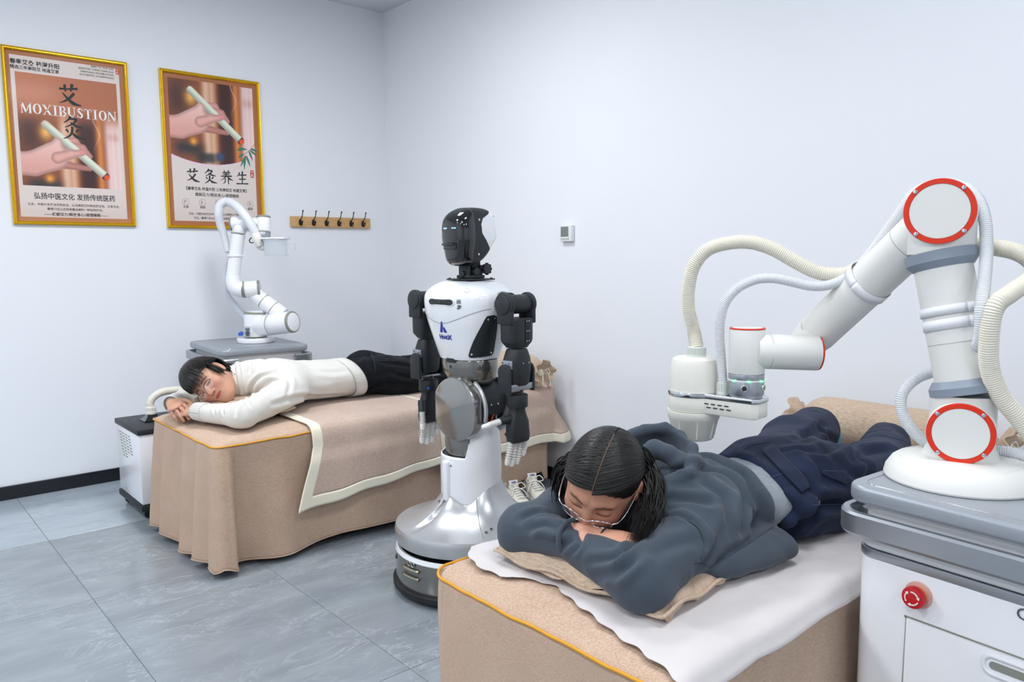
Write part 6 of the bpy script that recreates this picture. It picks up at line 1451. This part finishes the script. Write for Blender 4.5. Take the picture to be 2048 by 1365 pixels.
flap([(1523, 905), (1600, 988), (1621, 974), (1546, 893)]); flap([(1398, 893), (1444, 890), (1448, 876), (1405, 879)]); flap([(1641, 949), (1689, 972), (1688, 947), (1646, 945)]); flap([(1500, 953), (1518, 962), (1522, 948), (1510, 944)], 'belt_loop')
for pts in ([(1458, 925), (1480, 905), (1505, 890), (1540, 884)], [(1520, 965), (1545, 955), (1570, 948)], [(1625, 1012), (1655, 1010), (1690, 1010)], [(1700, 872), (1725, 868), (1757, 862), (1780, 862)], [(1760, 870), (1800, 880), (1830, 892)]): seam_on(SJ, pts, .0012, 'stitching', STITCH, je, .0008)
SOCK = mat('light_blue_sock', '6FA9C4', .85, bump=.0005, bscale=500)
g = G(); g.tube([(2.50, 1.06, .62), (2.58, 1.07, .612), (2.62, 1.08, .612)], [.036, .038, .034], 20, sm=6); g.tube([(2.60, 1.08, .63), (2.62, 1.09, .60), (2.622, 1.10, .575)], [.034, .034, .026], 16, sm=6); g.build('sock', SOCK, girl, 180, True)
g = G(); g.tube([(2.45, 1.28, .64), (2.52, 1.28, .625), (2.58, 1.28, .615)], [.034, .034, .034], 20, sm=6); g.tube([(2.57, 1.28, .63), (2.60, 1.28, .60), (2.605, 1.285, .575)], [.034, .034, .026], 16, sm=6); g.build('sock', SOCK, girl, 180, True)
# body
NBg = (1.40, 1.13, .69)
def gbody(P):
    d = smax(girl_torso(P, -.03), P[:, 0] - 1.60, .02); d = smin(d, cap(P, (1.58, 1.05, .63), (1.87, 1.02, .63), .06, .07), .03)
    dl, dr = girl_arms(P, -.022); d = smin(d, dl, .02); d = smin(d, dr, .02); d = smin(d, cap(P, NBg, HG - g_u * .05 - g_f * .03, .055, .05), .03)
    for a, b, c in (((1.87, .95, .635), (2.14, .925, .625), (2.56, 1.06, .62)), ((1.90, 1.11, .64), (2.20, 1.205, .645), (2.50, 1.275, .635))): d = smin(d, smin(cap(P, a, b, .07, .05), cap(P, b, c, .05, .034), .02), .03)
    return d
Vb, Qb = nets(gbody, (1.02, .80, .53), (2.68, 1.42, .82), .012); Vb = relax(Vb, Qb, 1)
hf = lambda P: smin(head_sdf(P, HG, g_e, g_u, g_f), cap(P, HG - g_u * .05 - g_f * .03, np.array(NBg), .048, .055), .02)
Vh, Qh = nets(hf, HG - .16, HG + .16, .0022); Vh = relax(Vh, Qh, 1, .4)
wR = np.array([1.165, 1.125, .652]); 
hand1 = lambda P: smin(hand_sdf(P, np.array([1.165, 1.115, .650]), nrm(np.array([.28, -1, .04])), np.array([0, 0, 1.]), np.array([-1., -.28, 0]), [(.05, (.05, .12, .15)), (0, (.05, .12, .15)), (-.04, (.05, .12, .15)), (-.1, (.05, .15, .15)), (-.1, (.1, .3, .4))]), cap(P, (1.145, 1.19, .635), (1.165, 1.115, .650), .026, .022), .015)
Vk, Qk = nets(hand1, (1.05, .88, .58), (1.30, 1.24, .72), .003)
def join(parts):
    Vs = []; Qs = []; n = 0
    for V_, Q_ in parts: Vs.append(V_); Qs.append(Q_ + n); n += len(V_)
    return np.concatenate(Vs), np.concatenate(Qs)
V, Q = join([(Vb, Qb), (Vh, Qh), (Vk, Qk)])
SKIN = skin_mat('skin'); mesh_obj('body', V, Q, SKIN, girl, 180, True); bo = LAST[0]
cc_ = np.zeros((len(V), 3)) + np.array([214., 160, 136]); nb_ = len(Vb); cc_[nb_:nb_ + len(Vh)] = face_colour(Vh, HG, g_e, g_u, g_f, (188, 138, 114), (66, 46, 40), (178, 92, 88)); skin_attr(bo, cc_)  # face set darker than the other skin, shade put into its colour
# hair shell and locks
def HP(c, o=0.0):  # head coordinates (e, u, f) to world
    c = np.array(c, float); return HG + c[0] * g_e + c[1] * g_u + c[2] * g_f
HC0 = np.array([0, .020, -.012]); HR = np.array([.082, .103, .100])
def hair_path(al, side, rng, n=24):
    """al: place of the root along the parting; the lock sweeps over the skull to behind the ear (her left) or past the cheek (her right), then hangs"""
    r0 = nrm(np.array([side * .012, math.cos(al), math.sin(al)])); k = rng.uniform(0, 1)
    if side > 0: pole = nrm(np.array([.84, .16 - .25 * k, -.42 - .25 * k])); hg = rng.uniform(.3, 1.0)
    else: pole = nrm(np.array([-.97, .02 - .3 * k, .34 - .55 * k - .3 * max(0, -al)])); hg = rng.uniform(.9, 2.0)
    an = math.acos(np.clip(np.dot(r0, pole), -1, 1)); off = rng.uniform(-.012, .04); pts = []; nr = []
    for i in range(n):
        t = i / (n - 1.0) * (1 + .55 * hg); u_ = min(t, 1.0); d_ = (math.sin((1 - u_) * an) * r0 + math.sin(u_ * an) * pole) / math.sin(an)
        q = HC0 + HR * d_ * (1.005 + off * (.4 + .6 * u_)); w = HP(q); nn = nrm(g_e * d_[0] + g_u * d_[1] + g_f * d_[2])
        if t > 1: w = w + (np.array([0, 0, -1.]) * .75 - g_u * .35 + g_e * side * -.06) * (t - 1) * .135
        pts.append(w); nr.append(nn)
    return pts, nr
rs = np.random.RandomState(3); paths = []
for i in range(1900):
    side = 1 if rs.rand() < .56 else -1; P_, N_ = hair_path(rs.uniform(-1.5, 1.02 + .10 * (side > 0) * rs.rand() ** .5), side, rs); paths.append((np.array(P_), N_))
strands(paths, .0024, 'hair', girl); hair_o = LAST[0]
def hshell(P):
    q = (P - HG) @ np.array([g_e, g_u, g_f]).T; d = ell(q, HC0, HR * 1.0); x = np.abs(q[:, 0])
    hl = .072 - 5.5 * x * x; hl = np.where(q[:, 0] > 0, .070 - 7.0 * x * x, .074 - 4.5 * x * x)
    face = np.maximum(-(q[:, 2] - .002), q[:, 1] - hl); d = smax(d, -np.minimum(-face, 9) if False else -(face), .008) if False else np.where(face < 0, np.maximum(d, -face), d)
    earc = ell(q, (.078, -.01, -.004), (.03, .036, .026)); d = smax(d, -earc, .004)
    return d
Vs_, Qs_ = nets(hshell, HG - .13, HG + .13, .0045); Vs_ = relax(Vs_, Qs_, 2); mesh_obj('hair_base', Vs_, Qs_, HAIRM, hair_o, 180, True)
# side curtains: locks hanging behind the ear and beside the far cheek
def lock(pts, w, n, seed, sp=.004):
    out = []; r2 = np.random.RandomState(seed)
    for _ in range(n):
        o = r2.randn(3) * w; P_ = spline(np.array([np.array(p) + o * (.6 + .5 * k / len(pts)) + r2.randn(3) * sp for k, p in enumerate(pts)]), 6); out.append((P_, np.tile(-CAM_M[2], (len(P_), 1))))
    return out
bd = g_e; A = lambda e_, u_, f_: HP((e_, u_, f_))
def over(pts):
    out = []
    for x, y, d in pts:
        h = SH.hit(x, y); p = at(x, y, d)
        if h is not None and (h[0] - CAM_P) @ CAM_M[2] < d + .006: p = at(x, y, float((h[0] - CAM_P) @ CAM_M[2]) - .010)
        out.append(p)
    return out
c1 = over([(1274, 915, 1.75), (1294, 945, 1.73), (1301, 980, 1.70), (1297, 1015, 1.66), (1285, 1048, 1.61), (1272, 1082, 1.57)])
c5 = over([(1272, 895, 1.77), (1298, 930, 1.75), (1312, 968, 1.71), (1314, 1008, 1.66), (1303, 1045, 1.62), (1288, 1078, 1.58)])
c2 = [A(.03, .04, -.080), A(.062, .01, -.085), A(.085, -.04, -.075), A(.090, -.10, -.055), A(.085, -.14, -.035), A(.075, -.16, -.01)]
c3 = [A(-.022, .050, .015), A(-.058, .066, .030), A(-.076, .05, .045), A(-.086, .0, .042), A(-.086, -.05, .045), A(-.080, -.095, .050)]
c4 = [A(-.045, .045, -.02), A(-.088, .0, -.01), A(-.092, -.05, .0), A(-.086, -.11, .02)]
strands(lock(c1, .007, 260, 1) + lock(c5, .006, 220, 7) + lock(c2, .010, 200, 2) + lock(c4, .009, 200, 5), .0020, 'hair_lock', girl)
g = G(); g.add(*(lambda P_: (P_[0], P_[1]))(([HP((-.0 + x, HC0[1] + HR[1] * 1.045 * math.cos(a), HC0[2] + HR[2] * 1.045 * math.sin(a))) for a in np.linspace(-.35, 1.0, 20) for x in (-.0008, .0008)], [(2 * k, 2 * k + 1, 2 * k + 3, 2 * k + 2) for k in range(19)]))); g.build('parting', mat('scalp', '6A5144', .7), hair_o, 180, True)
# glasses
def glasses(H_, e_, u_, f_, parent, mF, top_dark=None, tilt=0.0, dz=0.0, wire=.0011, hoop=.021, drop=0.0):
    pv = H_ + .008 * u_ + .09 * f_; ct, st = math.cos(tilt), math.sin(tilt); u2, f2 = u_ * ct + f_ * st, f_ * ct - u_ * st; H_ = pv - .008 * u2 - .09 * f2; u_, f_ = u2, f2
    A_ = lambda x, y, z: H_ + x * e_ + (y + drop) * u_ + z * f_; g = G(); zf = .105 + dz; root = None
    for s_ in (-1, 1):
        ring = [A_(s_ * (.033 + .0235 * math.cos(a)), .002 + (.017 if math.sin(a) > 0 else .0185) * math.copysign(abs(math.sin(a)) ** .8, math.sin(a)), zf - .012 * (abs(.033 + .0235 * math.cos(a)) / .055) ** 2) for a in np.linspace(0, 2 * PI, 33)[:-1]]
        g.tube(ring, wire, 8, closed=True)
        g.tube([A_(s_ * .0562, .008, zf - .012), A_(s_ * .068, .010, zf - .022), A_(s_ * .076, .008, zf - .05), A_(s_ * .081, .004, .0), A_(s_ * .082, -.002, -.02), A_(s_ * .080, -.025, -.03)], wire, 8, sm=6)
        g.tube([A_(s_ * .011, .004, zf - .001), A_(s_ * .012, -.004, zf - .008), A_(s_ * .011, -.010, zf - .010)], .0008, 6, sm=4); g.ball(A_(s_ * .010, -.011, zf - .011), .003, None, 8, 6)
    g.tube([A_(-.0105, .008, zf), A_(0, .011, zf + .003), A_(.0105, .008, zf)], wire * 1.1, 8, sm=6); g.build('glasses', mF, parent, 180, True); go = LAST[0]
    for s_ in (-1, 1):
        c = A_(s_ * .033, .0015, zf - .004); th = np.linspace(0, 2 * PI, 33)[:-1]; V_ = [c] + [A_(s_ * (.033 + .0232 * math.cos(a)), .002 + (.0168 if math.sin(a) > 0 else .0182) * math.copysign(abs(math.sin(a)) ** .8, math.sin(a)), zf - .012 * (abs(.033 + .0232 * math.cos(a)) / .055) ** 2) for a in th]
        mesh_obj('lens', np.array(V_), [(0, 1 + k, 1 + (k + 1) % 32) for k in range(32)], LENS, go, 180, True)
        if top_dark is not None:
            g = G(); g.tube([A_(s_ * (.033 + .0245 * math.cos(a)), .0025 + .0178 * abs(math.sin(a)) ** .8, zf + .0005 - .012 * (abs(.033 + .0235 * math.cos(a)) / .055) ** 2) for a in np.linspace(.1, PI - .1, 16)], .0017, 8); g.build('brow_rim', top_dark, go, 180, True)
    return go
LENS = mat('lens_glass', 'FFFFFF', .02, alpha=.10, spec=.8)
glasses(HG, g_e, g_u, g_f, girl, CHROME, tilt=math.radians(8), dz=.000, wire=.0013, drop=-.003)
# earring and hair tie
g = G(); q = A(.089, -.034, -.004); g.box(q - np.array([0, 0, .007]), (.006, .006, .015), .0015); g.build('earring', mat('silver_earring', 'C9CBD0', .25, .9), girl, 38, True)
g = G(); cW = np.array([1.182, 1.065, .652]); g.tube([cW + np.array([.022 * math.cos(a), .002 * math.sin(2 * a), .019 * math.sin(a)]) for a in np.linspace(0, 2 * PI, 25)[:-1]], .0018, 6, closed=True); g.build('wrist_band', BLACKR, girl, 180, True)

# ================================================================ man in the cream sweater
bp_ = (1.9, 3.42, .55)
man = empty('person', bp_, 'person in cream sweater and black trousers lying face down on the far bed', 'person')
b_f = nrm(CAM_M.T @ np.array([.15, -.35, -.925])); b_e = nrm(CAM_M.T @ np.array([.5, .83, -.235])); b_u = nrm(np.cross(b_f, b_e)); 
HB = at(421, 764, 3.44)
mLsh, mLel, mLha = (1.50, 3.25, .655), (1.205, 3.105, .596), (1.128, 3.33, .594)
mRsh, mRel, mRha = (1.51, 3.60, .650), (1.22, 3.735, .600), (1.090, 3.57, .606)
def man_torso(P, o=0.0):
    d = ecap(P, (1.53, 3.42, .672), (1.86, 3.42, .655), .150 + o, .098 + o, .150 + o, .090 + o, (0, 0, 1)); return smin(d, ecap(P, (1.52, 3.32, .672), (1.52, 3.52, .672), .085 + o, .088 + o, .085 + o, .088 + o, (0, 0, 1)), .06)
def man_arms(P, o=0.0):
    return (smin(cap(P, mLsh, mLel, .070 + o, .054 + o), cap(P, mLel, mLha, .054 + o, .036 + o), .03), smin(cap(P, mRsh, mRel, .070 + o, .054 + o), cap(P, mRel, mRha, .054 + o, .036 + o), .03))
def sweater_f(P):
    d = man_torso(P); a, b = man_arms(P); d = smin(d, a, .03); d = smin(d, b, .03)
    col = smax(cap(P, (1.43, 3.44, .700), (1.325, 3.48, .690), .084, .078), -cap(P, (1.45, 3.44, .70), (1.20, 3.50, .69), .062), .006); col = smax(col, -(P - np.array([1.335, 3.478, .69])) @ nrm(np.array([1, -.38, .1])) - .022, .010); d = smin(d, col, .012)
    d = smax(d, P[:, 0] - 1.885 - .30 * (.66 - P[:, 2]), .010); return smax(d, -(P[:, 2] - .5485), .018)
V, Q = nets(sweater_f, (1.02, 3.02, .53), (2.02, 3.84, .80), .0058); V = relax(V, Q, 3); V = wrinkle(V, Q, .0035, (12, 12, 16), 21.)
FB = [([(548, 745), (520, 755), (503, 775), (497, 800)], .008, .010), ([(575, 760), (540, 765), (515, 785)], .009, .008), ([(470, 832), (472, 815), (480, 805)], .006, .007), ([(448, 830), (446, 818), (452, 808)], .005, .006), ([(500, 815), (490, 805), (488, 795)], .006, .006),
      ([(430, 832), (428, 820), (432, 812)], .005, .005), ([(545, 810), (600, 795), (680, 790)], .010, .008), ([(556, 725), (570, 745), (580, 770), (570, 800)], .009, .006), ([(490, 716), (500, 730), (498, 745)], .007, .007), ([(620, 740), (660, 745), (700, 740)], .012, .004)]
V = folds(V, Q, FB); V[:, 2] = np.maximum(V[:, 2], .552)
SWEAT = mat('cream_knit', 'DAD8D2', .9, bump=.0004, bscale=900, sheen=.3); mesh_obj('sweater', V, Q, SWEAT, man, 180, True); sw = LAST[0]; SS = Surf(V, Q)
def ribbed(c0, c1, r0, r1, n, name):
    c0 = np.array(c0, float); c1 = np.array(c1, float); u_, v_, d_ = frame(c1 - c0); L = np.linalg.norm(c1 - c0); rows = []
    for s in np.linspace(0, 1, 6):
        row = []
        for a in np.linspace(0, 2 * PI, n * 4 + 1): r = (r0 + (r1 - r0) * s) * (1 + .035 * math.cos(a * n)); row.append(c0 + d_ * L * s + (u_ * math.cos(a) + v_ * math.sin(a)) * r)
        rows.append(row)
    return sheet(name, np.array(rows), SWEAT, sw, .003, world=True)
dL = nrm(np.array(mLha) - np.array(mLel)); dR = nrm(np.array(mRha) - np.array(mRel))
ca_ = nrm(np.array([-.105, .04, -.01])); cu_, cv_, _ = frame(ca_); g = G(); g.tube([np.array([1.352, 3.470, .691]) + (cu_ * math.cos(a) + cv_ * math.sin(a)) * .075 for a in np.linspace(0, 2 * PI, 49)[:-1]], .013, 12, closed=True); g.build('collar', SWEAT, sw, 180, True)
ribbed(np.array(mLha) - dL * .03, np.array(mLha) + dL * .040, .0385, .034, 30, 'cuff'); ribbed(np.array(mRha) - dR * .03, np.array(mRha) + dR * .040, .0385, .034, 30, 'cuff')
rows = []
for s in np.linspace(0, 1, 5):
    row = []
    for a in np.linspace(0, 2 * PI, 401):
        k = 1 + .012 * math.cos(a * 80); row.append((1.835 + .058 * s - .30 * .09 * math.sin(a), 3.42 + .1605 * k * math.cos(a), max(.553, .655 + (.0965 - .001 * s) * k * math.sin(a))))
    rows.append(row)
sheet('hem_rib', np.array(rows)[::-1], SWEAT, sw, .003, world=True)
def trous_f(P):
    d = ecap(P, (1.88, 3.42, .650), (2.08, 3.42, .652), .138, .078, .162, .096, (0, 0, 1)); d = smin(d, ell(P, (2.02, 3.34, .685), (.11, .075, .070)), .04); d = smin(d, ell(P, (2.01, 3.50, .692), (.11, .075, .078)), .04)
    for a, b, c in (((2.09, 3.345, .635), (2.34, 3.30, .622), (2.56, 3.30, .620)), ((2.09, 3.50, .640), (2.34, 3.53, .630), (2.56, 3.50, .622))): d = smin(d, smin(cap(P, a, b, .094, .078), cap(P, b, c, .078, .066), .04), .03)
    d = smax(d, -(P[:, 2] - .5485), .014); return smax(d, -(P[:, 0] - 1.845), .006)
V, Q = nets(trous_f, (1.78, 3.12, .53), (2.86, 3.68, .82), .0085); V = relax(V, Q, 3); V = wrinkle(V, Q, .006, (14, 16, 14), 30.)
V = folds(V, Q, [([(700, 715), (705, 740), (725, 780)], .006, .006), ([(735, 705), (740, 730), (760, 760)], .008, .007), ([(760, 725), (800, 730), (835, 735)], .010, .008), ([(730, 780), (770, 765), (820, 770)], .010, .009), ([(780, 745), (810, 755), (835, 750)], .009, .007)])
V[:, 2] = np.maximum(V[:, 2], .552)
TROU = mat('black_cotton', '14171C', 1.0, spec=.15, bump=.0005, bscale=400, sheen=.04, var=.2, vscale=30); mesh_obj('trousers', V, Q, TROU, man, 180, True); tr = LAST[0]; ST = Surf(V, Q)
for k in range(5): seam_on(ST, [(682 + 5 * k + 6, 712 - k), (700 + 5 * k, 740), (715 + 4 * k, 785)], .0014, 'waistband_gather', TROU, tr, .0)
seam_on(ST, [(742, 706), (748, 722), (752, 745)], .0014, 'seam', mat('dark_seam', '30363E', .9), tr, .0006); seam_on(ST, [(748, 722), (790, 722), (830, 730)], .0014, 'seam', bpy.data.materials['dark_seam'], tr, .0006)
for x, y in ((2.745, 3.30), (2.745, 3.50)): g = G(); g.tube([(2.52, y, .61), (2.60, y, .595), (2.64, y, .59)], [.034, .036, .026], 16, sm=5); g.build('sock', mat('dark_sock', '23262B', .9), man, 180, True)
NBm = (1.45, 3.44, .690)
def mbody(P):
    d = man_torso(P, -.026); d = smin(d, cap(P, (1.86, 3.42, .64), (2.09, 3.42, .64), .065, .07), .03); a, b = man_arms(P, -.022); d = smin(d, a, .02); d = smin(d, b, .02); d = smin(d, cap(P, NBm, HB - b_u * .05 - b_f * .03, .050, .048), .03)
    for a, b, c in (((2.09, 3.345, .635), (2.34, 3.30, .62), (2.55, 3.30, .61)), ((2.09, 3.50, .640), (2.34, 3.53, .62), (2.55, 3.50, .61))): d = smin(d, smin(cap(P, a, b, .065, .05), cap(P, b, c, .05, .034), .02), .03)
    return d
Vb, Qb = nets(mbody, (1.02, 3.02, .53), (2.86, 3.84, .80), .012); Vb = relax(Vb, Qb, 1)
hf = lambda P: smin(head_sdf(P, HB, b_e, b_u, b_f), cap(P, HB - b_u * .055 - b_f * .035, np.array(NBm), .050, .056), .02)
Vh, Qh = nets(hf, HB - .16, HB + .16, .0024); Vh = relax(Vh, Qh, 1, .4)
wl = np.array(mLha) + dL * .028; wr_ = np.array(mRha) + dR * .028
hl_ = lambda P: smin(hand_sdf(P, wl, nrm(np.array([-.30, 1, -.02])), nrm(np.array([-.55, -.2, .8])), nrm(np.array([.8, .2, .55])), [(.05, (.35, .5, .4)), (0, (.40, .55, .4)), (-.05, (.45, .6, .4)), (-.1, (.5, .6, .4)), (-.1, (.1, .2, .3))], .003), cap(P, mLha, wl, .027, .023), .012)
hr_ = lambda P: smin(hand_sdf(P, wr_, nrm(np.array([-.10, -1, .02])), nrm(np.array([-.45, .1, .85])), nrm(np.array([.85, -.2, .45])), [(.03, (.30, .6, .4)), (0, (.35, .65, .4)), (-.05, (.4, .65, .4)), (-.1, (.45, .7, .4)), (.2, (.0, .2, .4))], .003), cap(P, mRha, wr_, .027, .023), .012)
V1, Q1 = nets(hl_, (.96, 3.26, .53), (1.24, 3.60, .70), .0026); V2, Q2 = nets(hr_, (.96, 3.32, .53), (1.24, 3.66, .72), .0026)
V, Q = join([(Vb, Qb), (Vh, Qh), (V1, Q1), (V2, Q2)]); mesh_obj('body', V, Q, SKIN, man, 180, True); bo = LAST[0]
bs_ = (205, 155, 130); cc_ = np.zeros((len(V), 3)) + np.array(bs_, float); cc_[len(Vb):len(Vb) + len(Vh)] = face_colour(Vh, HB, b_e, b_u, b_f, bs_, (60, 44, 40), (190, 98, 96)); skin_attr(bo, cc_)
# eyes, a slit open
for s_ in (-1, 1):
    q = HB + s_ * .031 * b_e + .0045 * b_u + .0765 * b_f; g = G(); g.ball(q, (.0105, .0022, .004), np.array([b_e, b_u, b_f]).T, 14, 8); g.build('eye', mat('dark_eye', '1C1412', .15), man, 180, True)
# hair: locks running forward from the crown into a fringe
MC0 = np.array([0, .022, -.012]); MR = np.array([.083, .103, .102]); BM = np.array([b_e, b_u, b_f])
def MP(q): return HB + np.asarray(q) @ BM
rs = np.random.RandomState(8); paths = []; crown = nrm(np.array([.0, .88, -.42]))
for i in range(1100):
    az = rs.uniform(-PI, PI); fwd = np.array([math.sin(az), 0, math.cos(az)]); t0 = nrm(fwd - crown * np.dot(fwd, crown)); 
    frontness = math.cos(az); mx = 1.62 + .10 * rs.randn() if frontness > .25 else (1.62 + .12 * rs.randn() if abs(math.sin(az)) > .8 else 1.75)
    if frontness > .25: mx = 1.80 + .22 * rs.rand() - .12 * (abs(math.sin(az)))
    if abs(math.sin(az)) > .55 and frontness > -.2: mx = 1.50 + .16 * rs.rand()
    st0 = rs.uniform(.0, .75); P_ = []; N_ = []; lift_ = rs.uniform(.0, .09)
    for s in np.linspace(st0, mx, 16):
        dv = crown * math.cos(s) + t0 * math.sin(s); q = MC0 + MR * dv * (1.06 + lift_ * (.4 + .6 * (s - st0) / (mx - st0))); sw_ = .010 * ssf(s, 1.0, 1.6); q = q + np.array([sw_, 0, .004]); P_.append(MP(q)); N_.append(dv @ BM)
    P_ = np.array(P_); ql = (P_ - HB) @ BM.T; hit_ = (ql[:, 0] > .060) & (ql[:, 1] < .020) & (ql[:, 1] > -.06) & (ql[:, 2] > -.034) & (ql[:, 2] < .03)
    if hit_.any(): k_ = max(4, int(np.argmax(hit_))); P_ = P_[:k_]; N_ = N_[:k_]
    paths.append((P_, N_))
strands(paths, .0034, 'hair', man); ho = LAST[0]
def mshell(P):
    q = (P - HB) @ BM.T; d = ell(q, MC0, MR * 1.0); x = np.abs(q[:, 0]); hl = .066 - 4 * x * x; face = np.maximum(-(q[:, 2] - .004), q[:, 1] - hl); d = np.where(face < 0, np.maximum(d, -face), d)
    d = smax(d, -ell(q, (.078, -.01, -.004), (.03, .034, .024)), .004); d = smax(d, -ell(q, (-.078, -.01, -.004), (.03, .034, .024)), .004); return smax(d, -(q[:, 1] + .075), .01)
Vs_, Qs_ = nets(mshell, HB - .13, HB + .13, .005); Vs_ = relax(Vs_, Qs_, 2); mesh_obj('hair_base', Vs_, Qs_, HAIRM, ho, 180, True)
HG_ = HG; A2 = lambda e_, u_, f_: HB + e_ * b_e + u_ * b_u + f_ * b_f
strands(lock([A2(.078, .05, .02), A2(.086, .01, .032), A2(.085, -.035, .036)], .006, 70, 9, .002) + lock([A2(.05, .0, -.09), A2(.062, -.05, -.085), A2(.06, -.085, -.065)], .010, 70, 10, .003), .0024, 'hair_lock', man)
glasses(HB, b_e, b_u, b_f, man, mat('silver_frame', 'C9C2B8', .2, 1.0), BLACKG, dz=.002, wire=.0008, drop=-.003)
